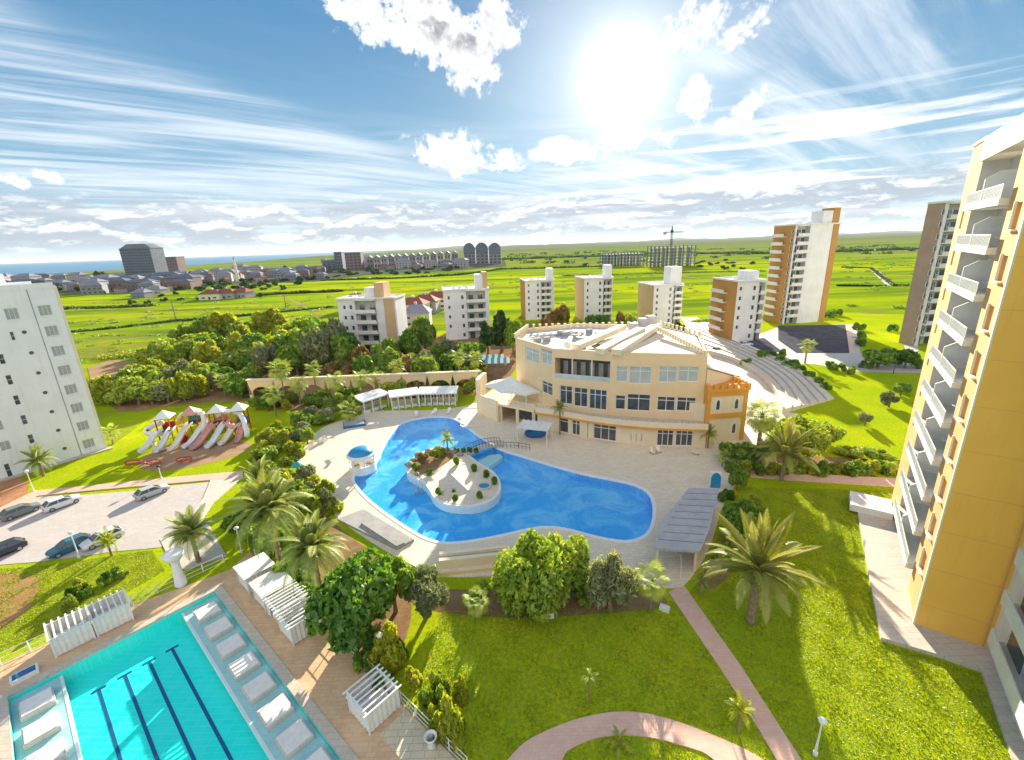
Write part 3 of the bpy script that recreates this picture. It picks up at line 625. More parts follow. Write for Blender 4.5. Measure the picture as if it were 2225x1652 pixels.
m.add([(Lb - .25, 0, 0), (Lb - .25, 14, 0), (Lb - .25, 14, H), (Lb - .25, 0, H), (-14, 14, 0), (-14, 14, H), (-14, 0, 0), (-14, 0, H)], [(0, 1, 2, 3), (1, 4, 5, 2), (4, 6, 7, 5), (3, 2, 5, 7)])
m.build('wall', 'whiteplaster', t)
m = M(); m.bx(Lb - .248, Lb + .12, -0.12, 14, 0, H + .25); m.build('side_wall', 'creamtrim', t)
m = M(); m.bx(-14, Lb - .25, -0.1, .15, H + .004, H + .9); m.bx(-14, Lb - .25, 13.8, 14.0, H + .004, H + .9); m.bx(3, 8, 5, 10, H + .01, H + 2.6); m.build('parapet', 'whiteplaster', t)
for w in wins: window(t, w[0], w[1], w[2], w[3], 0.2, w[4], 2 if w[4] == 1 else 1, gm='glass' if w[4] == 1 else 'greyglass')
mf = M(); mf.lathe([(0.30, 0), (0.42, 0), (0.42, .06), (0.30, .06)], n=16); mp = M(); mp.lathe([(0, 0.03), (0.31, 0.03)], n=16)
fr, pn = mf.mesh('round_window', 'whiteplaster'), mp.mesh('pane', 'darkrecess')
for k in range(1, 8):
    o = inst('round_window', fr, t, (7.36, -0.002, 26.55 - PITCHL * k)); o.rotation_euler = (PI / 2, 0, 0); inst('pane', pn, o)
ms = M(); ms.bx(0, 1.74, -.12, 0, -.08, 0); sm_ = ms.mesh('sill', 'whiteplaster')
for w in wins:
    if w[4] == 3: inst('sill', sm_, t, (w[0] - .07, 0, w[2]))
m = M(); m.bx(-14, Lb + .6, -1.2, -.002, 0.02, 0.22); m.build('apron', 'stepstone', t)

# --- tall orange tower on the right
A, B = G(1935, 1110), G(1985, 1362); r = rot_of(A, B); Lt = 21.62; H = 42.1; X0 = -1.4
t = thing('apartment_tower', 'tall orange apartment tower with white balconies filling the right edge', 'building', A, r)
holes1 = []; holes2 = []
for k in range(11):
    z = 34.1 - 3.68 * k + (0.4 if k else 0.4)
    holes2.append((18.7, 19.9, z - .6, z + 1.25)); holes1.append((0.6, 1.5, z - .4, z + 1.3))
m = M(); m.wall(X0, 4.3, 0.3, H, 0, [h for h in holes1 if h[2] > 1], 0.3); m.wall(16.6, Lt - .02, 0.3, H, 0, [h for h in holes2 if h[2] > 1], 0.3)
m.add([(X0, 0, 0), (X0, 4.7, 0), (X0, 4.7, H), (X0, 0, H)], [(3, 2, 1, 0)]); m_side = M(); m_side.add([(4.3, 0, 0), (4.3, 1.9, 0), (4.3, 1.9, H), (4.3, 0, H), (16.6, 0, 0), (16.6, 1.9, 0), (16.6, 1.9, H), (16.6, 0, H)], [(0, 1, 2, 3), (7, 6, 5, 4)])
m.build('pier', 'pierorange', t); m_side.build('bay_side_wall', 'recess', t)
m = M(); m.bx(Lt - .018, Lt + .02, -0.02, 4.68, 0.3, H + .02); m.build('end_wall', 'orangewall', t)
for k in range(0, 11): m = M(); m.bx(Lt + .02, Lt + .028, 0.0, 4.66, 35.72 - 3.68 * k, 35.76 - 3.68 * k); k and m.build('joint', 'pierorange', t)
m = M(); m.tube([(Lt + .10, 4.3, .4), (Lt + .10, 4.3, H - .5)], .06, 6); m.build('downpipe', 'pierorange', t)
m = M(); m.bx(Lt - .3, Lt + .03, -0.14, -0.021, 0.3, H); m.build('corner_strip', 'creamtrim', t)
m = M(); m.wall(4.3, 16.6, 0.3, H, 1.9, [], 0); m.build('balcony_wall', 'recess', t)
m = M(); m.bx(X0 + .02, Lt - .05, 1.95, 14, 0.3, H - .02); m.build('core', 'aptwhite', t)
m = M(); m.bx(4.3, Lt + .1, -0.25, 4.0, H - 2.0, H + .05); m.bx(Lt + .0, Lt + 13.9, 4.0, 5.2, H - 1.2, H + .05); m.bx(X0 - .05, 4.296, -.12, 4, H + .002, H + .25); m.build('roof_parapet', 'creamtrim', t)
# balcony pieces, shared
bs = M(); bs.bx(4.35, 16.55, -.60, 1.88, -.48, 0); bsm = bs.mesh('balcony_slab', 'slab')
def rail_mesh(x0, x1, y, ret=1.4):
    rl = M(); rl.bx(x0, x1, y, y + .06, .98, 1.06); rl.bx(x0, x1, y, y + .06, .08, .14)
    n = int((x1 - x0) / .42)
    for i in range(n + 1): x = x0 + (x1 - x0 - .05) * i / n; rl.bx(x, x + .05, y + .005, y + .05, .0, .98)
    return rl
rA = rail_mesh(4.4, 10.3, -.56); rB = rail_mesh(10.5, 16.5, -.56); ram, rbm = rA.mesh('railing', 'white'), rB.mesh('railing', 'white')
gp_ = M(); gp_.bx(4.45, 10.2, -.53, -.51, .15, .97); gpm = gp_.mesh('glass_panel', 'greyglass'); gp2 = M(); gp2.bx(10.6, 16.4, -.53, -.51, .15, .97); gpm2 = gp2.mesh('glass_panel', 'greyglass')
dv = M(); dv.add([(10.32, -.58, 0), (10.32, 1.88, 0), (10.32, 1.88, 2.5), (10.32, .35, 2.5), (10.32, -.58, 1.9), (10.46, -.58, 0), (10.46, 1.88, 0), (10.46, 1.88, 2.5), (10.46, .35, 2.5), (10.46, -.58, 1.9)],
    [(0, 4, 3, 2, 1), (5, 6, 7, 8, 9), (0, 5, 9, 4), (4, 9, 8, 3), (3, 8, 7, 2)]); dvm = dv.mesh('divider', 'white')
ac = M(); ac.bx(0, .95, -.36, 0, 0, .7); acm = ac.mesh('air_conditioner', 'greyconcrete'); fan = M(); fan.lathe([(0, 0), (.26, 0), (.28, .03)], n=12); fam = fan.mesh('fan_grille', 'darkmetal')
dr = M(); dr.bx(0, 3.0, 1.80, 1.88, 0, 2.3); drm = dr.mesh('balcony_door', 'glass'); fr_ = M(); fr_.bx(-.1, 0, 1.76, 1.88, 0, 2.4); fr_.bx(3.0, 3.1, 1.76, 1.88, 0, 2.4); fr_.bx(1.46, 1.54, 1.77, 1.795, 0, 2.3); fr_.bx(-.1, 3.1, 1.76, 1.88, 2.3, 2.4); frm = fr_.mesh('door_frame', 'white')
for k in range(11):
    z = 36.2 - 3.68 * k
    if z < 0: break
    b_ = inst('balcony', bsm, t, (0, 0, z)); inst('railing', ram, b_); inst('railing', rbm, b_); inst('glass_panel', gpm, b_); inst('glass_panel', gpm2, b_); inst('divider', dvm, b_)
    for x in (6.0, 12.0): o = inst('balcony_door', drm, t, (x, 0, z + .01)); inst('door_frame', frm, o)
    for x in ((14.2, 12.6) if k < 3 else ((13.5,) if k % 3 == 0 else ())):
        o = inst('air_conditioner', acm, t, (x, 1.86, z - 1.35)); f_ = inst('fan_grille', fam, o, (.42, -.37, .35)); f_.rotation_euler = (PI / 2, 0, 0)
tb = M(); tb.lathe([(0, .70), (.4, .70), (.4, .74), (0, .74)], n=12); tb.tube([(0, 0, 0), (0, 0, .7)], .03, 5); tbm = tb.mesh('table', 'white')
chm = M(); chm.bx(-.22, .22, -.22, .22, .4, .46); chm.bx(-.22, .22, .18, .22, .46, .9); chm.bx(-.22, -.17, -.22, .2, 0, .4); chm.bx(.17, .22, -.22, .2, 0, .4); chmm = chm.mesh('chair', 'greyconcrete')
CW = ['topmost', 'second', 'third', 'fourth', 'fifth', 'sixth', 'seventh', 'eighth', 'ninth', 'tenth']
for k in range(9):
    for q, xx in enumerate(((8.0,), (13.2,), (7.0, 12.5), ())[k % 4]):
        wx = t.matrix_basis @ Vector((xx, .8, 36.21 - 3.68 * k)); sd_ = 'near' if xx > 10 else 'far'
        g1 = inst('balcony_table', tbm, None, wx); tag(g1, 'round white table on the %s half of the %s balcony of the near orange tower' % (sd_, CW[k]), 'table', 'tables on the tower balconies')
        g2 = inst('balcony_chair', chmm, None, t.matrix_basis @ Vector((xx + .8, .9, 36.21 - 3.68 * k)), r + 1.2); tag(g2, 'grey chair on the %s half of the %s balcony of the near tower' % (sd_, CW[k]), 'chair', 'chairs on the tower balconies')
for h in holes1 + holes2:
    if h[2] > 1: window(t, h[0], h[1], h[2], h[3], 0.28, 1, 2, gm='glass')
slm = M(); slm.bx(-.15, 1.35, -.28, -.002, -.14, 0); slm.bx(-.15, -.02, -.16, -.002, 0, 1.95); sll = slm.mesh('window_surround', 'creamtrim')
for h in holes2:
    if h[2] > 1: inst('window_surround', sll, t, (h[0], 0, h[2]))
# set-back wing beyond the end wall
m = M(); m.wall(Lt + .02, Lt + 14, 0.3, H - 1.2, 4.7, [], 0); m.build('wing_wall', 'aptwhite', t)
m = M(); m.bx(1.3, 11.0, -1.0, 0, -.32, 0); m.bx(1.3, 11.0, -1.0, -.9, 0.002, 1.0); wsm = m.mesh('wing_balcony', 'slab'); wd = M(); wd.bx(0, 2.9, -.06, -.003, 0.01, 2.3); wdm = wd.mesh('balcony_door', 'glass')
for k in range(11):
    z = 36.2 - 3.68 * k
    if z > 1: o = inst('balcony', wsm, t, (Lt + 1.2, 4.695, z)); inst('balcony_door', wdm, o, (1.6, 0, 0)); inst('balcony_door', wdm, o, (6.2, 0, 0))
m = M(); m.bx(-.6, 3.2, -4.4, -0.16, .36, 1.25); m.build('terrace_plinth', 'white', t)

# --- apartment blocks by generator
def hitaz(Cp, th, px, py):
    """distance along direction th from Cp until the sight line through pixel column px,row py"""
    d = ray(px, py); dx, dy = math.cos(th), math.sin(th)
    det = dx * (-d.y) + d.x * dy; return ((-Cp[0]) * (-d.y) + d.x * (-Cp[1])) / det
def apartment(label, cat, Cpx, th_deg, Lpx, Rpx, toppx, nfl, side='aptorange', front='aptwhite', bal=(0.58, 0.97), roofbox=None, pier=None, group=None, flip=False, sidebal=False, D=None):
    Cp = G(*Cpx); th = math.radians(th_deg); W = hitaz(Cp, th, *Rpx)
    if D is None: D = min(abs(hitaz(Cp, th + PI / 2, *Lpx)), 16)
    H = HT(Cpx[0], Cpx[1], toppx); fh = (H - .8) / nfl
    t = thing('apartment_block' if cat == 'building' else 'apartment_tower', label, cat, Cp, th, group)
    b0, b1 = bal[0] * W, bal[1] * W
    hs = [(W * .09, W * .09 + .9, fh * k + 1.1, fh * k + 2.4) for k in range(1, nfl)] + [(b0 - 2.0, b0 - 1.0, fh * k + 1.0, fh * k + 2.5) for k in range(nfl)]
    m = M(); m.wall(0, b0, 0, H, 0, hs, .2); 
    if b1 < W - .1: m.wall(b1, W, 0, H, 0, [], .2)
    m.add([(b0, 0, 0), (b0, 1.6, 0), (b0, 1.6, H), (b0, 0, H), (b1, 0, 0), (b1, 1.6, 0), (b1, 1.6, H), (b1, 0, H)], [(0, 1, 2, 3), (7, 6, 5, 4)])
    m.add([(W, 0, 0), (W, D, 0), (W, D, H), (W, 0, H), (0, D, 0), (0, D, H), (0, 0, H)], [(0, 1, 2, 3), (1, 4, 5, 2), (6, 3, 2, 5)]); m.build('wall', front, t)
    m = M(); m.bx(-.06, .0, 0.0, D, 0, H + .02); m.build('end_wall', side, t)
    if pier: m = M(); m.bx(pier[0] * W, pier[1] * W, -.25, -.004, 0, H); m.build('pier', pier[2], t)
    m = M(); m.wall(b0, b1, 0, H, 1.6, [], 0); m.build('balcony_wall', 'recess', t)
    for h in hs: window(t, *h, .18, 1, 1, gm='glass')
    k_ = M(); k_.bx(b0 + .03, b1 - .03, -1.1, 1.58, -.3, 0); k_.bx(b0 + .03, b1 - .03, -1.1, -1.0, .002, .95); bm_ = k_.mesh('balcony', 'slab')
    q = M(); n = max(2, int((b1 - b0) / 3.2)); q.bx(0, (b1 - b0) * .5 / n, 1.5, 1.59, .01, min(2.3, fh - .5)); qm = q.mesh('balcony_door', 'glass')
    for k in range(0, nfl):
        o = inst('balcony', bm_, t, (0, 0, fh * k)) if k else t
        for i in range(n): inst('balcony_door', qm, o, (b0 + (b1 - b0) * (i + .25) / n, 0, 0 if k else .1))
    m = M(); m.bx(-.3, W + .3, -.45, .1, H + .004, H + .55); m.bx(-.3, .0, .1, D, H + .004, H + .55); m.bx(W, W + .3, .1, D, H + .004, H + .55); m.bx(0, W, D, D + .3, H + .004, H + .55); m.build('roof_parapet', 'slab', t)
    m = M(); m.bx(b0 - .2, b1 + .3, -1.3, .0, H - .35, H - .05); m.build('roof_canopy', 'slab', t)
    if roofbox:
        for (a, b2, hh, mt, yy) in roofbox: m = M(); m.bx(a * W, b2 * W, yy, min(D - .4, yy + 6), H + .006, H + hh); m.build('stair_tower', mt, t)
    for (a, yy) in ((.2, .4), (.35, .6), (.5, .5)):
        m = M(); m.tube([(a * W, yy * D, H + .9), (a * W + 1.4, yy * D, H + .9)], .32, 8); m.bx(a * W - .1, a * W + 1.5, yy * D - .3, yy * D + .3, H + .01, H + .55); m.build('water_tank', 'white', t)
    if sidebal:
        k2 = M(); k2.bx(-1.5, -.065, D * .35, D * .9, -.3, 0); k2.bx(-1.5, -1.4, D * .35, D * .9, 0, .95); k2m = k2.mesh('balcony', 'slab')
        for k in range(1, nfl): inst('balcony', k2m, t, (0, 0, fh * k))
    return t
gA = 'five storey apartment blocks between the garden and the meadow'
apartment('beige and white apartment block nearest the garden trees, leftmost of the low blocks', 'building', (748, 768), -6, (712, 745), (868, 745), 652, 5, side='aptbeige', bal=(.30, .66), roofbox=[(.45, .62, 3.6, 'aptwhite', 2), (.64, .80, 5.2, 'aptbeige', 1.2)], pier=(.80, .97, 'aptbeige'), group=gA)
apartment('white block with ochre end wall, second from the left of the low blocks', 'building', (970, 740), 8, (941, 738), (1066, 738), 633, 5, side='aptbeige', bal=(.50, .92), roofbox=[(.72, .88, 5.4, 'aptwhite', 1), (.88, .99, 6.2, 'aptbeige', 1)], group=gA)
apartment('slim white block with orange end wall behind the left roof of the curved restaurant', 'building', (1142, 696), 6, (1120, 694), (1204, 694), 612, 6, side='aptorange', bal=(.55, .90), roofbox=[(.80, .99, 5.4, 'aptwhite', 1)], group=gA)
apartment('grey white block with brown end wall left of the bright meadow gap behind the restaurant', 'building', (1268, 699), 6, (1244, 697), (1328, 697), 607, 6, side='aptbeige', bal=(.68, .97), roofbox=[(.80, .99, 5.6, 'aptwhite', 1)], group=gA)
apartment('white block with wide brown end wall right behind the peak of the restaurant roof', 'building', (1416, 708), 7, (1380, 706), (1477, 706), 622, 6, side='aptbeige', bal=(.70, .98), roofbox=[(.60, .99, 7.2, 'aptwhite', 1.5)], group=gA)
apartment('white block with ochre end wall and side balconies beside the far orange tower', 'building', (1589, 743), 5, (1537, 738), (1648, 739), 613, 6, side='aptorange', bal=(.78, .99), roofbox=[(.45, .85, 3.2, 'aptwhite', 2)], group=gA, sidebal=True)
apartment('far twelve storey tower with orange piers standing in the middle of the green plain', 'tower block', (1699, 705), 9, (1656, 701), (1790, 692), 490, 12, side='aptorange', bal=(.04, .34), roofbox=[(.62, .84, 5.0, 'aptwhite', .5), (.845, .99, 6.0, 'aptorange', .3)], pier=(.86, .995, 'aptorange'), sidebal=True)
apartment('brown and grey twelve storey tower half hidden behind the near orange tower', 'tower block', (1985, 752), 10, (1952, 742), (2110, 745), 441, 12, side='brownwall', bal=(.06, .95))

def ordl_(i): return ('leftmost', 'second', 'third', 'fourth', 'fifth', 'sixth', 'seventh', 'eighth', 'ninth', 'tenth', 'eleventh', 'twelfth', 'thirteenth', 'fourteenth', 'fifteenth', 'sixteenth', 'seventeenth', 'eighteenth')[i]
# --- distant landmarks
def boxbuilding(label, cat, px, wpx, toppx, depth, mt, nfl, ncol, roofm='towngrey', rz=0.0, group=None, arches=False, name='building', gm='glass', frame=False):
    x, y = G(*px); mp = MPP(*px); W = wpx * mp; H = HT(px[0], px[1], toppx)
    t = thing(name, label, cat, (x, y), rz, group)
    m = M(); m.bx(-W / 2, W / 2, 0, depth, 0, H)
    m.build('wall', mt, t)
    fh = H / nfl; q = M(); q.bx(0, W / ncol * .62, -.3, -.02, 0, fh * .55); qm = q.mesh('window', gm)
    for i in range(ncol):
        for k in range(nfl): inst('window', qm, t, (-W / 2 + W * (i + .19) / ncol, 0, fh * (k + .28)))
    m = M(); m.bx(-W / 2 - .4, W / 2 + .4, -.5, depth + .4, H + .02, H + fh * .25); m.build('roof', roofm, t)
    if arches:
        m = M(); m.tube([(0, -.4, H - .02), (0, depth, H - .02)], W / 2, 16); m.build('vaulted_roof', 'towndark', t)
    return t, W, H
t, W, H = boxbuilding('huge dark glass hotel slab on the skyline near the sea', 'hotel', (310, 612), 68, 541, 26, 'towndark', 12, 12, 'towndark', name='hotel', rz=-.05)
m = M(); m.add([(-W / 2, 2, H + 1), (W / 2, 2, H + 1), (W / 2, 24, H + 1), (-W / 2, 24, H + 1), (-W * .3, 4, H + 7), (W * .3, 4, H + 7), (W * .3, 20, H + 7), (-W * .3, 20, H + 7)], [(0, 1, 5, 4), (1, 2, 6, 5), (2, 3, 7, 6), (3, 0, 4, 7), (4, 5, 6, 7)]); m.build('crown_roof', 'towndark', t)
boxbuilding('lower reddish brown block right of the dark hotel on the skyline', 'building', (372, 603), 40, 560, 22, 'townbrown', 7, 7, 'townbrown', name='office_block')
for i, (px, wd) in enumerate(((1021, 25), (1048, 27), (1076, 26))):
    boxbuilding(['leftmost vaulted block of the dark trio above the far estate', 'middle vaulted block of the dark trio above the far estate', 'rightmost vaulted block of the dark trio above the far estate'][i], 'building', (px, 574), wd, 541, 18, 'towngrey', 5, 3, 'towndark', arches=True, name='vaulted_block', group='vaulted blocks of the far estate')
for i, (px, wd, tp) in enumerate(((738, 16, 549), (770, 34, 550), (722, 40, 566))):
    boxbuilding(['slim dark tower at the left end of the far estate', 'brownish wide block in the far estate', 'dark low block in front of the far estate'][i], 'building', (px, 588), wd, tp, 16, ('towndark', 'townbrown', 'towndark')[i], 6, 4, name='office_block')
for i in range(13):
    px = 805 + i * 15.3; g_ = MPP(px, 583)
    t, W, H = boxbuilding(ordl_(i) + ' gabled house from the left in the terrace row of the far estate', 'house', (px, 585 - i * .7), 12, 563 - i * .9, 12, 'townpale' if i % 3 else 'towngrey', 2, 2, 'towngrey', name='terraced_house', group='gabled terrace houses of the far estate')
    m = M(); m.add([(-W / 2, 0, H + 1.2), (W / 2, 0, H + 1.2), (0, 0, H + 6), (-W / 2, 12, H + 1.2), (W / 2, 12, H + 1.2), (0, 12, H + 6)], [(0, 1, 2), (4, 3, 5), (1, 4, 5, 2), (3, 0, 2, 5)]); m.build('gable', 'towndark' if i % 2 else 'towngrey', t)
# concrete frames under construction and the crane
def skeleton(label, px, wpx, toppx, nfl, ncol):
    x, y = G(*px); W = wpx * MPP(*px); H = HT(px[0], px[1], toppx); t = thing('construction_frame', label, 'building site', (x, y), 0.08, 'unfinished concrete buildings on the plain')
    fh = H / nfl; D = 24; q = M(); q.bx(-W / 2, W / 2, 0, D, -.5, 0); qm = q.mesh('floor_slab', 'greyconcrete'); c_ = M(); c_.bx(-.6, .6, -.6, .6, 0, H + 2.2); cm = c_.mesh('column', 'towngrey'); wl = M(); wl.bx(0, W / ncol * .5, .3, .8, 0, H); wm_ = wl.mesh('infill_wall', 'towndark')
    for k in range(1, nfl + 1): inst('floor_slab', qm, t, (0, 0, fh * k))
    for i in range(ncol + 1):
        for yy in (.8, D / 2, D - .8): inst('column', cm, t, (-W / 2 + W * i / ncol, yy, 0))
    for i in range(0, ncol, 2): inst('infill_wall', wm_, t, (-W / 2 + W * i / ncol + .8, 0, 0))
skeleton('long low concrete frame of an unfinished building on the plain, left of the crane', (1355, 579), 86, 552, 4, 12)
skeleton('taller unfinished concrete frame on the plain under the tower crane', (1464, 580), 92, 538, 6, 10)
x, y = G(1455, 575); HC = HT(1455, 575, 497); t = thing('tower_crane', 'thin tower crane above the unfinished concrete building', 'crane', (x, y), .3)
def lattice(m, L, s_, ax):
    n = int(L / (s_ * 1.4))
    P = lambda a, b, c: (b, c, a) if ax == 'z' else (a, b, c)
    for (u, v) in ((-1, -1), (1, -1), (1, 1), (-1, 1)): m.tube([P(0, u * s_ / 2, v * s_ / 2), P(L, u * s_ / 2, v * s_ / 2)], .22, 4)
    for i in range(n):
        a, b = L * i / n, L * (i + 1) / n
        for u in (-1, 1): m.tube([P(a, u * s_ / 2, -s_ / 2), P(b, u * s_ / 2, s_ / 2)], .14, 3); m.tube([P(a, -s_ / 2, u * s_ / 2), P(b, s_ / 2, u * s_ / 2)], .14, 3)
m = M(); lattice(m, HC * .93, 2.2, 'z'); m.build('mast', 'darkmetal', t)
m = M(); lattice(m, 18, 1.6, 'x'); m.build('jib', 'darkmetal', t, loc=(-2, 0, HC * .9), rz=-.2)
m = M(); lattice(m, 12, 1.6, 'x'); m.build('counter_jib', 'darkmetal', t, loc=(2, 0, HC * .9), rz=PI - .2)
m = M(); m.bx(-1.5, 1.5, -1.5, 1.5, 0, 3); m.bx(-.6, .6, -.6, .6, 3, 8); m.build('cab', 'darkmetal', t, loc=(0, 0, HC * .9)); m = M(); m.bx(-2, 2, -1, 1, -3, 0.6); m.build('counterweight', 'greyconcrete', t, loc=(-10, 2.2, HC * .9))
# slender minaret and villas in the meadow
x, y = G(517, 612); Hm = HT(517, 612, 556); t = thing('minaret', 'thin cream minaret rising over the far houses', 'minaret', (x, y))
m = M(); m.lathe([(2.6, 0), (2.2, 6), (1.7, Hm * .6), (1.3, Hm * .62)], n=10); m.build('shaft', 'creamtrim', t); m = M(); m.lathe([(1.3, Hm * .62), (2.3, Hm * .63), (2.3, Hm * .65), (1.1, Hm * .66), (1.0, Hm * .85)], n=10); m.build('balcony', 'creamtrim', t); m = M(); m.lathe([(1.1, Hm * .85), (0, Hm)], n=10); m.build('spire', 'towngrey', t)
def villa(label, px, w, d, h, wm, rm, rz, group=None, near=False):
    x, y = G(*px); t = thing('villa', label, 'house', (x, y), rz, group)
    hs = [(-w * .36, -w * .2, .9, 2.2), (w * .18, w * .34, .9, 2.2), (-w * .06, w * .06, .1, 2.3)] + ([(-w * .36, -w * .2, 3.8, 5), (w * .18, w * .34, 3.8, 5)] if h > 5 else [])
    m = M(); m.wall(-w / 2, w / 2, 0, h, 0, hs, .2); m.add([(-w / 2, 0, 0), (-w / 2, d, 0), (-w / 2, d, h), (-w / 2, 0, h), (w / 2, 0, 0), (w / 2, d, 0), (w / 2, d, h), (w / 2, 0, h)], [(3, 2, 1, 0), (4, 5, 6, 7), (1, 2, 6, 5)]); m.build('wall', wm, t)
    for q in hs: window(t, *q, .18, 1, 1, gm='glass')
    e = .5; m = M(); rh = min(w, d) * .3
    m.add([(-w / 2 - e, -e, h), (w / 2 + e, -e, h), (w / 2 + e, d + e, h), (-w / 2 - e, d + e, h), (-w * .22, d / 2, h + rh), (w * .22, d / 2, h + rh)], [(0, 1, 5, 4), (2, 3, 4, 5), (1, 2, 5), (3, 0, 4), (3, 2, 1, 0)])
    m.build('roof', rm, t); m = M(); m.bx(-w * .1, w * .0, d * .55, d * .7, h, h + rh + 1); m.build('chimney', wm, t)
    return t
for i, (px, w, wm, rm, s_) in enumerate((((330, 640), 20, 'townpale', 'towngrey', 'pale villa with a flat grey roof alone on the left meadow'), ((300, 648), 13, 'towngrey', 'towngrey', 'small grey outbuilding beside the pale meadow villa'),
        ((455, 652), 17, 'creamtrim', 'redroof', 'cream house at the left end of the meadow farm group'), ((487, 650), 16, 'townpale', 'redroof', 'white house with red roof in the middle of the meadow farm group'), ((520, 648), 13, 'townpale', 'redroof', 'house with dark red roof at the right end of the meadow farm group'),
        ((365, 618), 22, 'townpale', 'towngrey', 'long pale warehouse on the meadow edge under the brown block'), ((770, 676), 14, 'creamtrim', 'redroof', 'red roofed house peeping over the leftmost low apartment block'), ((820, 672), 13, 'creamtrim', 'redroof', 'dark red roofed house behind the roof of the leftmost block'),
        ((893, 690), 14, 'creamtrim', 'redroof', 'left villa of the red roofed trio between two white blocks'), ((920, 682), 14, 'townpale', 'redroof', 'middle villa of the red roofed trio between two white blocks'), ((948, 672), 14, 'creamtrim', 'redroof', 'right villa of the red roofed trio between two white blocks'), ((905, 712), 12, 'townpale', 'towngrey', 'small white house under the red roofed trio'))):
    villa(s_, px, w, 11, 6.4 if i > 5 else 4.6, wm, rm, -.15 + .07 * (i % 4))
# the distant town: every house a thing
RT_ = random.Random(11); _hm = []
for w_, d_, h_, wm, rm in ((11, 9, 5, 'townpale', 'redroof'), (16, 11, 8, 'towngrey', 'towngrey'), (22, 14, 12, 'townpale', 'towngrey'), (13, 10, 6, 'towngrey', 'redroof'), (30, 12, 9, 'townbrown', 'towndark')):
    m = M(); m.bx(-w_ / 2, w_ / 2, 0, d_, 0, h_); a = m.mesh('wall', wm)
    m = M(); q = min(w_, d_) * .25; m.add([(-w_ / 2 - .5, -.5, h_), (w_ / 2 + .5, -.5, h_), (w_ / 2 + .5, d_ + .5, h_), (-w_ / 2 - .5, d_ + .5, h_), (-w_ * .25, d_ / 2, h_ + q), (w_ * .25, d_ / 2, h_ + q)], [(0, 1, 5, 4), (2, 3, 4, 5), (1, 2, 5), (3, 0, 4)]); b = m.mesh('roof', rm)
    m = M(); nn = int(w_ / 4)
    for i in range(nn):
        for k in range(max(1, int(h_ / 3.5))): x = -w_ / 2 + w_ * (i + .3) / nn; m.bx(x, x + 1.6, -.15, -.01, 1 + 3.3 * k, 2.4 + 3.3 * k)
    c = m.mesh('window_row', 'glass'); _hm.append((a, b, c))
TOWN = []
for i in range(290):
    px = RT_.uniform(-20, 1000); base = 584 + (1112 - px) * .042
    py = base - 12 + 30 * RT_.random() ** 1.2 * (1.0 if px < 420 else .62)
    if px < 150: py = RT_.uniform(606, 640)
    if px > 700: py = RT_.uniform(566, 586)
    if py < 571 - px * .035 + 14: continue
    TOWN.append((px, py))
ORD = ['leftmost', 'second', 'third', 'fourth', 'fifth', 'sixth', 'seventh', 'eighth', 'ninth', 'tenth', 'eleventh', 'twelfth', 'thirteenth', 'fourteenth', 'fifteenth', 'sixteenth', 'seventeenth', 'eighteenth', 'nineteenth', 'twentieth'] + ['twenty-' + w for w in ('first', 'second', 'third', 'fourth', 'fifth', 'sixth', 'seventh', 'eighth', 'ninth')] + ['thirtieth'] + ['thirty-' + w for w in ('first', 'second', 'third', 'fourth', 'fifth', 'sixth', 'seventh', 'eighth', 'ninth')] + ['fortieth'] + ['forty-' + w for w in ('first', 'second', 'third', 'fourth', 'fifth', 'sixth', 'seventh', 'eighth', 'ninth')] + ['fiftieth'] + ['fifty-' + w for w in ('first', 'second', 'third', 'fourth', 'fifth', 'sixth', 'seventh', 'eighth', 'ninth')] + ['sixtieth']
def ordl(i, what):
    if i >= len(ORD): return what
    return 'leftmost ' + what if i == 0 else '%s %s from the left' % (ORD[i], what)
TCNT = {}
for i, (px, py) in enumerate(sorted(TOWN)):
    x, y = G(px, py); y = min(y, 2400)
    v = RT_.choices(range(5), (5, 4, 2, 4, 2))[0]; s_ = RT_.uniform(.8, 1.25)
    area = ('by the sea' if px < 265 else 'near the minaret' if px < 517 else 'right of the minaret' if px < 720 else 'behind the far estate')
    kd = ('pale red roofed house', 'grey two storey house', 'pale apartment house', 'grey house with red roof', 'long brown block')[v]
    key = kd + area; TCNT[key] = TCNT.get(key, -1) + 1
    t = thing('town_house', '%s %s' % (ordl(TCNT[key], kd), area), 'house', (x, y), RT_.uniform(-.5, .5), '%ss in the town %s' % (kd, area)); t.scale = (s_,) * 3
    for n_, me_ in zip(('wall', 'roof', 'window_row'), _hm[v]):
        o_ = inst(n_, me_, t)
        if n_ == 'window_row': o_['kind'] = 'stuff'
# far haze: one closed even box of pale air round everything
HZ = 2.1e-5
m = M(); m.bx(-31000, 31000, -100, 41000, -3.5, 190); hm = bpy.data.materials.new('haze'); hm.use_nodes = True; hm.node_tree.nodes.clear()
_v = hm.node_tree.nodes.new('ShaderNodeVolumePrincipled'); _v.inputs['Color'].default_value = (.80, .88, 1, 1); _v.inputs['Density'].default_value = HZ; _v.inputs['Anisotropy'].default_value = .2
_o = hm.node_tree.nodes.new('ShaderNodeOutputMaterial'); hm.node_tree.links.new(_v.outputs[0], _o.inputs['Volume']); MATS['haze'] = hm
tag(m.build('haze', 'haze'), kind='stuff')
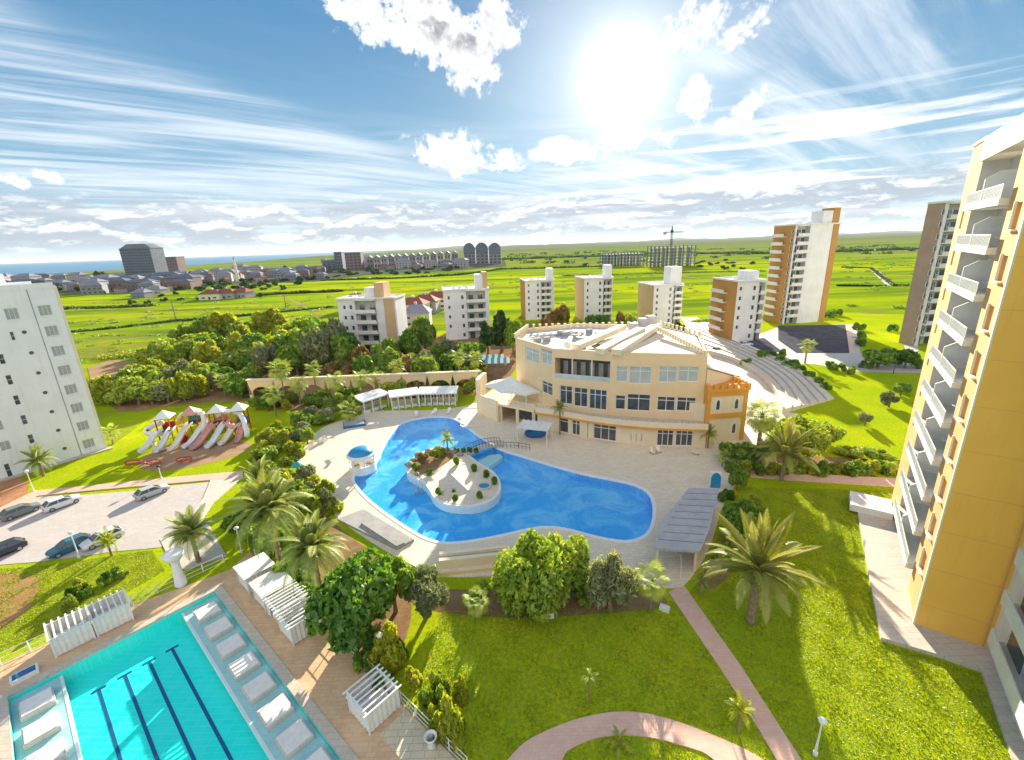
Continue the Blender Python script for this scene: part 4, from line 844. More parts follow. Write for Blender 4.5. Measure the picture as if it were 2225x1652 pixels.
# ------------------------------------------------------------------ curved restaurant
RO = (18.0, 80.0); rest = thing('restaurant', 'large curved beige restaurant building with wide windows beside the lagoon pool', 'restaurant', RO)
def seg(root, A, B, z0, z1, wins, mt, depth=.25, name='wall', gm='glass', fm='white', cols=3, ext=(0, 0)):
    rt = rot_of(A, B); L = math.hypot(B[0] - A[0], B[1] - A[1]); q, w_ = math.cos(rt), math.sin(rt); ro = root.location
    hs = []
    for wn in wins:
        (a, b, c, d) = wn[:4]; s0, _ = LH(A, rt, a, (b + d) / 2); s1, _ = LH(A, rt, c, (b + d) / 2); mx = (a + c) / 2; _, zt = LH(A, rt, mx, b); _, zb = LH(A, rt, mx, d)
        s0, s1 = max(s0, .05), min(s1, L - .05); zb, zt = max(zb, z0 + .05), min(zt, z1 - .05)
        if s1 - s0 > .15 and zt - zb > .15: hs.append((s0, s1, zb, zt) + tuple(wn[4:]))
    m = M(); m.wall(-ext[0], L + ext[1], z0, z1, 0, [h[:4] for h in hs], depth)
    m.build(name, mt, root, loc=(A[0] - ro[0], A[1] - ro[1], 0), rz=rt)
    for h in hs:
        o = window(root, h[0], h[1], h[2], h[3], 0, h[4] if len(h) > 4 else cols, 1, fm, h[5] if len(h) > 5 else gm, .15, transom=.72 if len(h) <= 6 else h[6])
        x, y = h[0], depth - .02; o.location = (A[0] - ro[0] + x * q - y * w_, A[1] - ro[1] + x * w_ + y * q, h[2]); o.rotation_euler = (0, 0, rt)
def W8(x0, y0, x1, y1, *a): return (*c8(x0, y0), *c8(x1, y1), *a)
GP_ = [(4.6, 80.3), (8.5, 78.4), (13.2, 75.3), (18.1, 72.9), (24.2, 70.9), (32.2, 69.5)]
for (a, b, ws) in ((0, 1, []), (1, 2, [W8(585, 795, 655, 925, 1), W8(680, 800, 740, 955, 2)]), (2, 3, [W8(745, 830, 800, 965, 2), W8(835, 835, 1003, 985, 3)]), (3, 4, [W8(1103, 915, 1118, 975, 1, 'glass', None), W8(1140, 918, 1155, 975, 1, 'glass', None), W8(1178, 920, 1194, 978, 1, 'glass', None)]), (4, 5, [W8(1297, 880, 1420, 1010, 3), W8(1432, 880, 1560, 1010, 3)])):
    seg(rest, GP_[a], GP_[b], .1, 3.35, ws, 'restcream')
# terrace slab over the ground floor, orange fascia, pale parapet
GO = offset([*GP_, (33.5, 76), (20, 84), (6, 90)], 0.0)
outer = []
for i, p in enumerate(GP_):
    a = GP_[max(i - 1, 0)]; b = GP_[min(i + 1, len(GP_) - 1)]; t_ = Vector((b[0] - a[0], b[1] - a[1])).normalized(); outer.append((p[0] + t_.y * .8, p[1] - t_.x * .8))
outer = smoothp(outer, 2, False)
terr = outer + [(33.6, 72.5), (33.0, 78), (9, 90), (2, 89)]
m = M(); m.prism(terr, 3.36, 3.75); m.sheet(terr[::-1], 3.355); m.build('terrace_slab', 'restorange', rest, world=True)
m = M(); inner_ = [(p[0] - .0, p[1] + .18) for p in outer]; m.prism(outer + inner_[::-1], 3.755, 4.75); m.build('terrace_parapet', 'restcream', rest, world=True)
m = M(); m.sheet([(p[0], p[1] + .2) for p in outer] + [(33.4, 72.5), (33.0, 78), (9, 90), (2, 89)], 3.76); m.build('terrace_floor', 'road', rest, world=True)
m = M()
for i in range(len(outer) - 1):
    for f_ in (0.0, .5): x = outer[i][0] * (1 - f_) + outer[i + 1][0] * f_; y = outer[i][1] * (1 - f_) + outer[i + 1][1] * f_ + .09; m.bx(x - .03, x + .03, y - .03, y + .03, 4.76, 5.2)
m.tube([(p[0], p[1] + .09, 5.22) for p in outer], .035, 5); m.build('terrace_rail', 'metalgrey', rest, world=True)
U = [(1.0, 92.5), (7.6, 81.2), (17.6, 76.6), (32.6, 72.5)]
TOPZ = 15.1
# right panel
seg(rest, U[2], U[3], 3.77, TOPZ, [W8(995, 640, 1070, 745, 1), W8(1080, 632, 1250, 755, 2), W8(1297, 650, 1430, 755, 2), W8(1440, 655, 1580, 758, 2), W8(1000, 430, 1085, 545, 1, 'blueglass'), W8(1095, 432, 1258, 560, 2, 'blueglass'), W8(1310, 430, 1440, 550, 2, 'blueglass'), W8(1450, 432, 1600, 545, 2, 'blueglass')], 'restbeige')
# middle panel with the deep loggia
seg(rest, U[1], U[2], 3.77, 9.6, [W8(592, 570, 685, 705, 2), W8(695, 585, 795, 725, 2), W8(805, 598, 935, 745, 3)], 'restbeige')
A, B = U[1], U[2]; rt = rot_of(A, B); L = math.hypot(B[0] - A[0], B[1] - A[1]); lo = (A[0] - RO[0], A[1] - RO[1], 0)
m = M(); m.wall(0, L, 9.6, TOPZ, 0, [(.5, L - .25, 10.0, 13.9)], 3.2); m.build('wall', 'restbeige', rest, loc=lo, rz=rt)
m = M(); m.wall(.5, L - .25, 10.0, 13.9, 3.18, [], 0); m.build('loggia_back', 'darkrecess', rest, loc=lo, rz=rt)
m = M(); m.bx(.5, L - .25, .1, .2, 10.0, 10.9); m.build('loggia_balustrade', 'blueglass', rest, loc=lo, rz=rt)
lg = M(); lg.bx(0, .9, 3.0, 3.15, 10.0, 12.6); lgm = lg.mesh('loggia_window', 'greyglass')
for i in range(6): inst('loggia_window', lgm, rest, (lo[0] + math.cos(rt) * (1.2 + i * 1.7), lo[1] + math.sin(rt) * (1.2 + i * 1.7), 0), rt)
lc = M(); lc.bx(-.12, .12, .3, .54, 10.0, 13.9); lcm = lc.mesh('column', 'restcream')
for f_ in (.34, .67): inst('column', lcm, rest, (lo[0] + math.cos(rt) * L * f_, lo[1] + math.sin(rt) * L * f_, 0), rt)
# left panel, turned away
seg(rest, U[0], U[1], 3.77, TOPZ, [W8(345, 300, 440, 400, 2, 'blueglass'), W8(460, 310, 540, 420, 2, 'blueglass'), W8(465, 545, 545, 635, 2)], 'restbeige')
seg(rest, U[3], (37.5, 88), 3.77, TOPZ, [], 'restbeige')
wg = [(32.75, 72.6, 13.2), (41.2, 78.2, 9.7), (44.0, 84.0, 8.6), (37.6, 88, 12.0)]
m = M(); m.add([(x, y, 0) for x, y, z in wg] + [(x, y, z) for x, y, z in wg], [(0, 1, 5, 4), (1, 2, 6, 5), (2, 3, 7, 6), (3, 0, 4, 7), (4, 5, 6, 7)]); m.build('side_wing', 'restcream', rest, world=True)
m = M(); m.tube([(wg[0][0] - .1, wg[0][1] - .1, wg[0][2] + .1), (wg[1][0], wg[1][1] - .1, wg[1][2] + .1), (wg[2][0], wg[2][1], wg[2][2] + .1)], .16, 5); m.build('coping_rail', 'greyconcrete', rest, world=True)
ring = [U[0], U[1], U[2], U[3], (37.5, 88), (34, 101), (16, 107), (4, 103)]
m = M(); m.sheet(ring, TOPZ - .3); m.build('flat_roof', 'rooftop', rest, world=True)
m = M(); rin = offset(ring, -.4); m.sheet(ring, TOPZ + .5, [rin]); m.ribbon(ring, TOPZ + .001, TOPZ + .5); m.ribbon(rin, TOPZ - .3, TOPZ + .5, flip=True); m.build('roof_parapet', 'restbeige', rest, world=True)
m = M(); m.ribbon([(37.5, 88), (34, 101), (16, 107), (4, 103), U[0]], 0, TOPZ, closed=False); m.build('wall', 'restbeige', rest, world=True)
# faceted cream roof over the right half
apx = (*G(1440, 714, 15.95), 15.95); e1 = (U[2][0] + .3, U[2][1] + .5, TOPZ + .52); e2 = (U[3][0] - .4, U[3][1] + .5, TOPZ + .52); e3 = (36.8, 88, TOPZ + .52); e4 = (27, 101, TOPZ + .4); e5 = (16, 88, TOPZ + .4)
m = M(); m.add([e1, e2, e3, e4, e5, apx], [(0, 1, 5), (1, 2, 5), (2, 3, 5), (3, 4, 5), (4, 0, 5)]); m.build('hipped_roof', 'roofcream', rest, world=True)
def rib(p, q, w_, h_): m = M(); d = (Vector(q) - Vector(p)); n = Vector((-d.y, d.x, 0)).normalized() * w_; m.add([Vector(p) - n, Vector(p) + n, Vector(q) + n, Vector(q) - n] + [v + Vector((0, 0, h_)) for v in (Vector(p) - n, Vector(p) + n, Vector(q) + n, Vector(q) - n)], [(0, 3, 2, 1), (4, 5, 6, 7), (0, 1, 5, 4), (1, 2, 6, 5), (2, 3, 7, 6), (3, 0, 4, 7)]); return m
for (a, b) in (((1302, 770), (1392, 722)), ((1338, 772), (1428, 712)), ((1250, 760), (1352, 716))):
    P_, Q_ = (*G(*a, 15.2), 15.2), (*G(*b, 16.6), 16.6); rib(P_, Q_, .9, 1.0).build('roof_rib', 'roofcream', rest, world=True)
# merlons along roof edges
mm_ = M(); mm_.bx(-.2, .2, -.2, .2, 0, .8); mm_.bx(-.28, .28, -.28, .28, .802, .92); mem = mm_.mesh('merlon', 'restcream')
def row(p, q, n, z0, z1):
    for i in range(n):
        f_ = i / (n - 1); inst('merlon', mem, rest, (p[0] * (1 - f_) + q[0] * f_ - RO[0], p[1] * (1 - f_) + q[1] * f_ - RO[1], z0 * (1 - f_) + z1 * f_), .3)
row(G(1432, 712, 17.4), G(1532, 772, 15.4), 18, 16.6, 15.3); row(ring[5], ring[7], 22, TOPZ + .5, TOPZ + .5); row(ring[7], ring[0], 9, TOPZ + .5, TOPZ + .5); row(ring[4], ring[5], 10, TOPZ + .5, TOPZ + .5)
for a, b, hh in ((1395, 706, 3.2), (1412, 704, 3.6), (1376, 708, 2.4)):
    p = G(a, b + 14, 15.4); m = M(); m.bx(-.9, .9, -.9, .9, 0, hh); m.build('roof_turret', 'rooftop', rest, loc=(p[0] - RO[0], p[1] - RO[1], 15.0))
p = G(1262, 745, 15.2); m = M(); m.lathe([(1.2, 0), (1.2, 1.2), (.9, 1.6), (.4, 1.7)], n=14); m.tube([(0, 0, 1.6), (.2, 0, 2.6)], .12, 6); m.build('roof_fan', 'metalgrey', rest, loc=(p[0] - RO[0], p[1] - RO[1], 14.8))
dm = M(); dm.lathe([(0, 0), (.45, .15), (.75, .5)], n=14); dmm = dm.mesh('satellite_dish', 'white')
for a, b in ((1230, 752), (1300, 744)): p = G(a, b, 15.2); o = inst('satellite_dish', dmm, rest, (p[0] - RO[0], p[1] - RO[1], 15.1)); o.rotation_euler = (.9, 0, .4)
RR = random.Random(4)
ru = M(); ru.bx(-.7, .7, -.45, .45, 0, .9); rum = ru.mesh('rooftop_unit', 'greyconcrete')
for i in range(9): f_ = i / 8; inst('rooftop_unit', rum, rest, (6 + 17 * f_ - RO[0] + RR.uniform(-1, 1), 90 + 9 * f_ * (1 - f_) + RR.uniform(0, 8) - RO[1], TOPZ - .29), RR.uniform(0, 1))
for i in range(3): m = M(); m.tube([(4, 92 + i * 2.2, TOPZ), (14 + i, 100 - i, TOPZ)], .12, 5); m.build('roof_pipe', 'metalgrey', rest, world=True)
# left part: low pavilion with white tent roof, curved white wall
pv = [(-6.5, 90), (-2.8, 85.0), (3.9, 80.6), (7.4, 81.6), (1.0, 92.3), (-4, 95)]
m = M(); m.prism(pv, 3.36, 3.8); m.sheet(pv[::-1], 3.355); m.build('pavilion_terrace', 'restcream', rest, world=True)
m = M(); m.ribbon([(4.4, 80.6), (7.2, 81.4), (.8, 92), (-4, 94.5)], 0.1, 3.35, closed=False); m.ribbon([(1.2, 86), (7.0, 81.6)], 0.1, 3.35, closed=False, flip=True); m.build('recess_wall', 'darkrecess', rest, world=True)
for (x, y) in ((-6.0, 89.8), (-2.5, 85.5), (.8, 82.9), (3.9, 80.9)): m = M(); m.bx(x - .3, x + .3, y - .3, y + .3, .1, 3.35); m.build('column', 'restcream', rest, world=True)
m = M(); m.prism([(-7.6, 89.6), (-6.9, 89.4), (-6.4, 92), (-5.5, 95), (-6.3, 95.3), (-7.2, 92.5)], .1, 7.6); m.prism([(-6.9, 89.35), (-6.3, 89.2), (-2.9, 84.7), (-3.3, 84.5)], .1, 4.4); m.build('curved_screen_wall', 'restcream', rest, world=True)
m = M(); pr = [(-6.4, 90), (-2.8, 85.1), (3.9, 80.7)]
for i in range(2):
    for k in range(7):
        f_ = k / 7; x = pr[i][0] * (1 - f_) + pr[i + 1][0] * f_; y = pr[i][1] * (1 - f_) + pr[i + 1][1] * f_; m.bx(x - .04, x + .04, y - .04, y + .04, 3.81, 4.85)
m.tube([(p[0], p[1], 4.87) for p in pr], .05, 5); m.build('pavilion_rail', 'white', rest, world=True)
tp = (-.2, 88.0, 8.6); tc_ = [(-5.8, 90.5, 6.1), (-2.2, 85.6, 6.1), (2.6, 83.2, 6.1), (5.4, 84.2, 6.3), (2.6, 90, 6.3), (-3, 93.5, 6.3)]
m = M(); n = len(tc_); rr = []
for i in range(n): a, b = Vector(tc_[i]), Vector(tc_[(i + 1) % n]); rr += [a, (a + b) / 2 + Vector((0, 0, .25))]
mid = [v.lerp(Vector(tp), .5) - Vector((0, 0, .35)) for v in rr]; N = len(rr)
m.add(rr + mid + [Vector(tp)], [(i, (i + 1) % N, N + (i + 1) % N, N + i) for i in range(N)] + [(N + i, N + (i + 1) % N, 2 * N) for i in range(N)]); 
m.add([v for v in rr] + [v - Vector((0, 0, .35)) for v in rr], [(i, N + i, N + (i + 1) % N, (i + 1) % N) for i in range(N)]); 
tent = thing('tent_canopy', 'white peaked tent canopy over the left terrace of the restaurant', 'canopy', (-.2, 88, 3.8)); m.build('canopy', 'whitefabric', tent, world=True)
pm2 = M(); pm2.tube([(0, 0, 0), (0, 0, 2.35)], .07, 6); pmm = pm2.mesh('pole', 'white')
for v in tc_: inst('pole', pmm, tent, (v[0] + .2, v[1] - 88, 0))
m = M(); m.tube([(-.1, .1, 0), (-.1, .1, 4.7)], .1, 6); m.build('mast', 'white', tent)
# teal striped awnings behind the tent
for i, (px, py) in enumerate(((1066, 782), (1078, 790))):
    x, y = G(px, py, 5.5); m = M()
    for k in range(8): m.add([(k * .8 - 3, 0, 0), (k * .8 - 2.2, 0, 0), (k * .8 - 2.2, 2.2, .9), (k * .8 - 3, 2.2, .9)], [(0, 1, 2, 3)], k % 2)
    o = m.build('awning', ['teal', 'whitefabric'], rest); o.location = (x - RO[0], y - RO[1], 5.5)
# open white pergola in front, pool slide mouth beneath
x, y = G(1162, 960); t = thing('pergola', 'small white fabric pergola on four posts beside the restaurant entrance', 'pergola', (x, y, .12), -.35)
m = M(); m.bx(-2.9, 2.9, -2, 2, 3.0, 3.08); 
for k in range(7): m.bx(-2.8 + k * .93, -2.7 + k * .93, -2.2, 2.2, 3.082, 3.2)
m.build('canopy', 'whitefabric', t)
for a, b in ((-2.7, -1.8), (2.7, -1.8), (2.7, 1.8), (-2.7, 1.8)): inst('post', M_post := (globals().get('M_post') or (lambda q: (q.bx(-.06, .06, -.06, .06, 0, 2.99), q.mesh('post', 'white'))[1])(M())), t, (a, b, 0))
x, y = G(1163, 948); m = M(); m.lathe([(1.6, 0), (1.9, .5), (1.7, .9), (1.5, .9), (1.4, .45)], n=20, sx=1.1, sy=.7); m.lathe([(0, .46), (1.42, .46)], n=20, sx=1.1, sy=.7, k=1); o = m.build('whirlpool_tub', ['bluedark', 'blueroof'], smooth=True, loc=(x, y, .12)); tag(o, 'raised oval blue whirlpool tub under the white pergola', 'hot tub')

# --- castle tower
A, B = c8(1672, 985), c8(1908, 968); A, B = G(*A), G(*B); r = rot_of(A, B); Lc = math.hypot(B[0] - A[0], B[1] - A[1]); Hc = 10.3
t = thing('castle_tower', 'orange castle style tower with battlements and arched windows right of the restaurant', 'tower', A, r)
x0 = -.9
m = M(); m.bx(x0, Lc + .1, 0, 5.2, 0, Hc - 1.0); m.build('wall', 'restcream', t)
m = M()
for (a, b) in ((x0 - .12, x0 + .55), (Lc - .45, Lc + .22)): m.bx(a, b, -.14, -.002, 0, Hc - 1)
m.bx(x0 + .552, Lc - .452, -.14, -.002, 4.5, 5.4); m.bx(x0 + .552, Lc - .452, -.14, -.002, 8.5, Hc - 1); m.bx(Lc + .102, Lc + .22, -.0, 5.2, 0, Hc - 1); m.bx(x0 - .12, x0 - .002, 0, 5.2, 0, Hc - 1); m.build('orange_band', 'restorange', t)
me_ = M(); me_.bx(0, .55, 0, .45, 0, .75); mr = me_.mesh('merlon', 'restorange')
nm = 7; m = M(); m.bx(x0 - .3, Lc + .4, -.3, 5.4, Hc - .998, Hc - .5); m.build('cornice', 'restorange', t)
for i in range(nm):
    x = x0 - .3 + (Lc + .7 - x0 - .55) * i / (nm - 1); inst('merlon', mr, t, (x, -.3, Hc - .498)); inst('merlon', mr, t, (x, 4.9, Hc - .498))
for i in range(1, 5): inst('merlon', mr, t, (Lc - .15, -.3 + i * 1.05, Hc - .498)); inst('merlon', mr, t, (x0 - .3, -.3 + i * 1.05, Hc - .498))
aw = M(); fa = [(-.42, 0), (.42, 0), (.42, 1.25), (.33, 1.55), (.18, 1.75), (0, 1.85), (-.18, 1.75), (-.33, 1.55), (-.42, 1.25)]; fa = [(x * 1.3, z * 1.2) for x, z in fa]; fi = [(x * .55, .2 + z * .8) for x, z in fa]
aw.add([(x, -.10, z) for x, z in fa] + [(x, -.10, z) for x, z in fi] + [(x, -.003, z) for x, z in fa], [(i, (i + 1) % 9, 9 + (i + 1) % 9, 9 + i) for i in range(9)] + [(18 + i, 18 + (i + 1) % 9, (i + 1) % 9, i) for i in range(9)])
awm = aw.mesh('arched_window', 'white'); ap = M(); ap.add([(x, -.05, z) for x, z in fi], [tuple(range(9))]); apm = ap.mesh('pane', 'glass')
for x, z in ((1.15, 5.9), (Lc - 1.5, 5.9), (Lc - 1.5, 1.4)): o = inst('arched_window', awm, t, (x - .2, 0, z)); inst('pane', apm, o)
m = M(); m.prism([(-1.0, 0.5), (-1.0, 6), (-4.8, 9), (-4.8, 3)], 0, 7.0); m.build('link_wall', 'restcream', t)

# --- arcade wall behind the playground lawn
A, B = G(545, 872), G(1040, 853); r = rot_of(A, B); La = math.hypot(B[0] - A[0], B[1] - A[1]); Ha = HT(545, 872, 828) 
t = thing('arcade_wall', 'long sand coloured wall with round arches among the trees behind the lawn', 'wall', A, r)
def archwall(L, H, n, aw_, ah, depth):
    m = M(); pitch = L / n
    for i in range(n):
        x0_ = i * pitch; c = x0_ + pitch / 2; R_ = aw_ / 2; zs = ah - R_ * .8; N = 10
        arc = [(c - R_ * math.cos(PI * k / N), zs + R_ * .8 * math.sin(PI * k / N)) for k in range(N + 1)]
        for yy, fl in ((0, False), (depth, True)):
            vs = [(x0_, yy, 0), (c - R_, yy, 0), (c - R_, yy, zs), (x0_, yy, zs), (c + R_, yy, 0), (x0_ + pitch, yy, 0), (x0_ + pitch, yy, zs), (c + R_, yy, zs)]
            m.add(vs, [q[::-1] if fl else q for q in ((0, 1, 2, 3), (4, 5, 6, 7))])
            top = [(x0_ if k == 0 else (x0_ + pitch if k == N else a), yy, H) for k, (a, z) in enumerate(arc)]; bot = [(x0_ if k == 0 else (x0_ + pitch if k == N else a), yy, zs if k in (0, N) else z) for k, (a, z) in enumerate(arc)]
            bot[0] = (x0_, yy, zs); m.add([(a, yy, z) for a, z in arc] + top, [(lambda q: q[::-1] if fl else q)((k, k + 1, N + 2 + k, N + 1 + k)) for k in range(N)])
        m.add([(a, 0, z) for a, z in arc] + [(a, depth, z) for a, z in arc], [(k, N + 1 + k, N + 2 + k, k + 1) for k in range(N)])
        for xx, fl in ((c - R_, False), (c + R_, True)): m.add([(xx, 0, 0), (xx, depth, 0), (xx, depth, zs), (xx, 0, zs)], [(0, 1, 2, 3)[::-1] if fl else (0, 1, 2, 3)])
    m.add([(0, 0, H), (L, 0, H), (L, depth, H), (0, depth, H), (0, 0, 0), (0, depth, 0), (L, 0, 0), (L, depth, 0)], [(0, 1, 2, 3), (4, 0, 3, 5), (6, 7, 2, 1)]); return m
archwall(La, Ha, 9, La / 9 - 1.3, Ha - 1.6, .7).build('wall', 'restbeige', t); m = M(); m.bx(-.2, La + .2, -.15, .85, Ha + .002, Ha + .3); m.build('coping', 'restcream', t)

# --- long white canopies on the far side of the lagoon
def colonnade(label, Apx, Bpx, H, D, n, gx=None):
    A, B = G(*Apx), G(*Bpx); r = rot_of(A, B); L = math.hypot(B[0] - A[0], B[1] - A[1]); t = thing('canopy', label, 'canopy', (*A, .12), r, 'white canopies behind the lagoon pool')
    m = M(); m.add([(-.4, -.4, H), (L + .4, -.4, H), (L + .4, D, H + .5), (-.4, D, H + .5), (-.4, -.4, H + .3), (L + .4, -.4, H + .3), (L + .4, D, H + .8), (-.4, D, H + .8)], [(0, 3, 2, 1), (4, 5, 6, 7), (0, 1, 5, 4), (1, 2, 6, 5), (2, 3, 7, 6), (3, 0, 4, 7)]); m.build('roof', 'white', t)
    q = M(); q.bx(-.09, .09, -.09, .09, 0, H); qm = q.mesh('post', 'white')
    for i in range(n + 1):
        for yy in (0, D - .4): inst('post', qm, t, (L * i / n, yy, 0))
    m = M(); m.bx(0, L, D - .3, D - .1, 0, 1.1); m.build('back_wall', 'restcream', t)
    s_ = M(); s_.bx(.15, L / n - .2, .5, 1.4, 0, .55); sm2 = s_.mesh('counter', 'white')
    for i in range(n): inst('counter', sm2, t, (L * i / n, 0, 0))
colonnade('short white tilted canopy at the left end of the pool canopies', (793, 903), (845, 885), 2.9, 3.4, 3)
colonnade('long white flat canopy on posts across the head of the lagoon pool', (853, 893), (910, 885), 2.9, 3.2, 4)
colonnade('right part of the long white canopy, ending beside the curved screen wall', (912, 885), (990, 883), 2.9, 3.2, 6)
# loungers near the pool head
lg_ = M(); lg_.bx(-.35, .35, -1, .4, .28, .38); lg_.add([(-.35, .4, .38), (.35, .4, .38), (.35, 1.0, .8), (-.35, 1.0, .8), (-.35, .4, .28), (.35, .4, .28), (.35, 1.0, .72), (-.35, 1, .72)], [(0, 1, 2, 3), (7, 6, 5, 4), (0, 3, 7, 4), (1, 5, 6, 2), (3, 2, 6, 7)]); lgm_ = lg_.mesh('mattress', 'whitefabric'); lf = M()
for a in (-.3, .3):
    for b in (-.9, .7): lf.bx(a - .03, a + .03, b - .03, b + .03, 0, .28)
lfm = lf.mesh('frame', 'white')
for i, (px, py, rz, w) in enumerate(((905, 905, .2, 'left'), (945, 899, 0, 'middle'), (975, 898, -.1, 'right'))):
    t = thing('sun_lounger', '%s one of three white loungers at the head of the lagoon pool' % w, 'sun lounger', (*G(px, py), .12), rz, 'white sun loungers on the pool deck'); inst('mattress', lgm_, t); inst('frame', lfm, t)
for i, (px, py, w) in enumerate(((1003, 920, 'white lounger on the deck just right of the lagoon pool head'), (1012, 932, 'white lounger on the deck below the one at the right of the pool head'), (700, 962, 'white lounger alone on the streaky deck left of the kiosk'), (722, 1000, 'white lounger on the deck close to the left of the kiosk'))):
    t = thing('sun_lounger', w, 'sun lounger', (*G(px, py), .12), .8 + i, 'white sun loungers on the pool deck'); inst('mattress', lgm_, t); inst('frame', lfm, t)
x, y = G(770, 925); m = M(); m.bx(-2.1, 2.1, -1.4, 1.4, 0, .45); m.bx(-1.9, 1.9, -1.2, 1.2, .452, .5, k=1); o = m.build('pool_cover_box', ['bluedark', 'greyglass'], loc=(x, y, .12), rz=.35); tag(o, 'low dark blue box with pale lid on the deck upper left of the lagoon', 'box')

# --- kiosk with blue dome
x, y = G(789, 1020); t = thing('pool_kiosk', 'round white pool bar with a blue domed roof on the left shore of the lagoon', 'kiosk', (x, y, .17))
m = M(); m.lathe([(2.1, -.3), (2.1, 1.05), (1.85, 1.05), (1.85, .1)], n=24); m.build('counter', 'white', t)
m = M(); m.lathe([(2.3, 2.45), (2.3, 2.75), (2.0, 2.85)], n=24); m.lathe([(2.3, 2.45), (0, 2.45)], n=24); m.build('rim', 'white', t)
m = M(); m.lathe([(1.98, 2.8), (1.9, 3.05), (1.6, 3.35), (1.1, 3.6), (.5, 3.72), (0, 3.75)], n=24); m.build('dome', 'blueroof', t, smooth=True)
q = M(); q.bx(-.1, .1, -.1, .1, 0, 2.45); qm = q.mesh('post', 'white')
for k in range(6): a = PI * 2 * k / 6; inst('post', qm, t, (1.95 * math.cos(a), 1.95 * math.sin(a), 0))
m = M(); m.lathe([(.5, 0), (.5, 2.45)], n=10); m.build('core', 'restcream', t)
# --- white footbridge to the island
A, B = G(1012, 988), G(1090, 968); A = Vector((*A, 0)); B = Vector((*B, 0)); dvv = (B - A); L = dvv.length; t = thing('footbridge', 'small arched footbridge with dark railings between the island and the deck', 'bridge', (A.x, A.y, 0.15), math.atan2(dvv.y, dvv.x))
m = M(); n = 12
for i in range(n):
    a, b = i / n, (i + 1) / n; za, zb = .6 * math.sin(PI * a), .6 * math.sin(PI * b); m.add([(L * a, -.8, za), (L * b, -.8, zb), (L * b, .8, zb), (L * a, .8, za), (L * a, -.8, za - .15), (L * b, -.8, zb - .15), (L * b, .8, zb - .15), (L * a, .8, za - .15)], [(0, 1, 2, 3), (7, 6, 5, 4), (0, 4, 5, 1), (2, 6, 7, 3)])
m.build('walkway', 'stepstone', t)
for yy in (-.78, .78):
    m = M()
    for i in range(n + 1): a = i / n; z = .6 * math.sin(PI * a); m.tube([(L * a, yy, z), (L * a, yy, z + 1.0)], .035, 5)
    m.tube([(L * i / n, yy, .6 * math.sin(PI * i / n) + 1.0) for i in range(n + 1)], .04, 5); m.build('railing', 'darkmetal', t)
for i, (px, py) in enumerate(((1092, 975), (1118, 975))):
    x, y = G(px, py); m = M()
    for k in range(5): m.tube([(k * .7, 0, 0), (k * .7, 0, 1.0)], .035, 5)
    m.tube([(0, 0, 1), (2.8, 0, 1)], .04, 5); m.tube([(0, 0, .5), (2.8, 0, .5)], .03, 5); o = m.build('handrail', 'darkmetal', loc=(x, y, .17), rz=-.1 - .3 * i); tag(o, ['dark handrail on the deck next to the footbridge', 'dark handrail on the deck farther right of the footbridge'][i], 'railing')
# steel ladder into the pool by the island
x, y = G(905, 1062); m = M()
for a in (-.3, .3, .9): m.tube([(a, 0, -1.2), (a, 0, .9), (a, .35, 1.1), (a, .8, .9), (a, .8, 0)], .04, 6)
for z in (-.3, -.7, -1.1): m.bx(-.3, .9, -.1, .1, z, z + .05)
o = m.build('pool_ladder', 'metalgrey', loc=(x, y, -.04), rz=.6); tag(o, 'steel pool ladder beside the narrow waist of the island', 'ladder')
# round basin and cone on the island
x, y = G(1052, 1062); m = M(); m.lathe([(1.0, 0), (1.0, .35), (.8, .35), (.8, .15)], n=20); m.lathe([(0, .2), (.82, .2)], n=20, k=1); o = m.build('island_basin', ['marble', 'blueroof'], loc=(x, y, .2)); tag(o, 'small round blue basin at the right end of the island', 'basin')
x, y = G(985, 1062); t = thing('pyramid_fountain', 'pale stone pyramid in the middle of the island', 'monument', (x, y, .2), .35)
apex = 1.7; P4 = [(-2.1, -2.6), (1.9, -2.4), (1.5, 2.6), (-1.6, 2.9)]
for i in range(4):
    a, b = P4[i], P4[(i + 1) % 4]; m = M(); m.add([(*a, 0), (*b, 0), (0, 1.2, apex)], [(0, 1, 2)]); m.build('face', 'marble', t)
RK = random.Random(9)
for i, (px, py, s_) in enumerate(((890, 1014, .8), (897, 1004, .6), (912, 994, .9), (930, 984, .7), (952, 980, .9), (970, 981, .6), (985, 986, .8), (906, 1034, .5), (1000, 992, .6), (925, 1006, .6))):
    m = M(); vs = []; 
    for j in range(4):
        rr2 = s_ * (.95, 1.0, .75, .3)[j]; z = s_ * (0, .3, .62, .8)[j]
        vs += [(rr2 * (1 + RK.uniform(-.22, .22)) * math.cos(k * PI / 4), rr2 * (1 + RK.uniform(-.22, .22)) * math.sin(k * PI / 4), z + RK.uniform(-.06, .06)) for k in range(8)]
    m.add(vs, [(j * 8 + k, j * 8 + (k + 1) % 8, (j + 1) * 8 + (k + 1) % 8, (j + 1) * 8 + k) for j in range(3) for k in range(8)] + [tuple(range(24, 32))])
    x, y = G(px, py); o = m.build('rock', 'rock', loc=(x, y, .18)); tag(o, ('leftmost ' if i == 0 else '%s ' % ('', 'second', 'third', 'fourth', 'fifth', 'sixth', 'seventh', 'lowest', 'rightmost', 'inner')[i]) + 'brown rock edging the planted bed of the island', 'rock', 'rocks on the pool island')
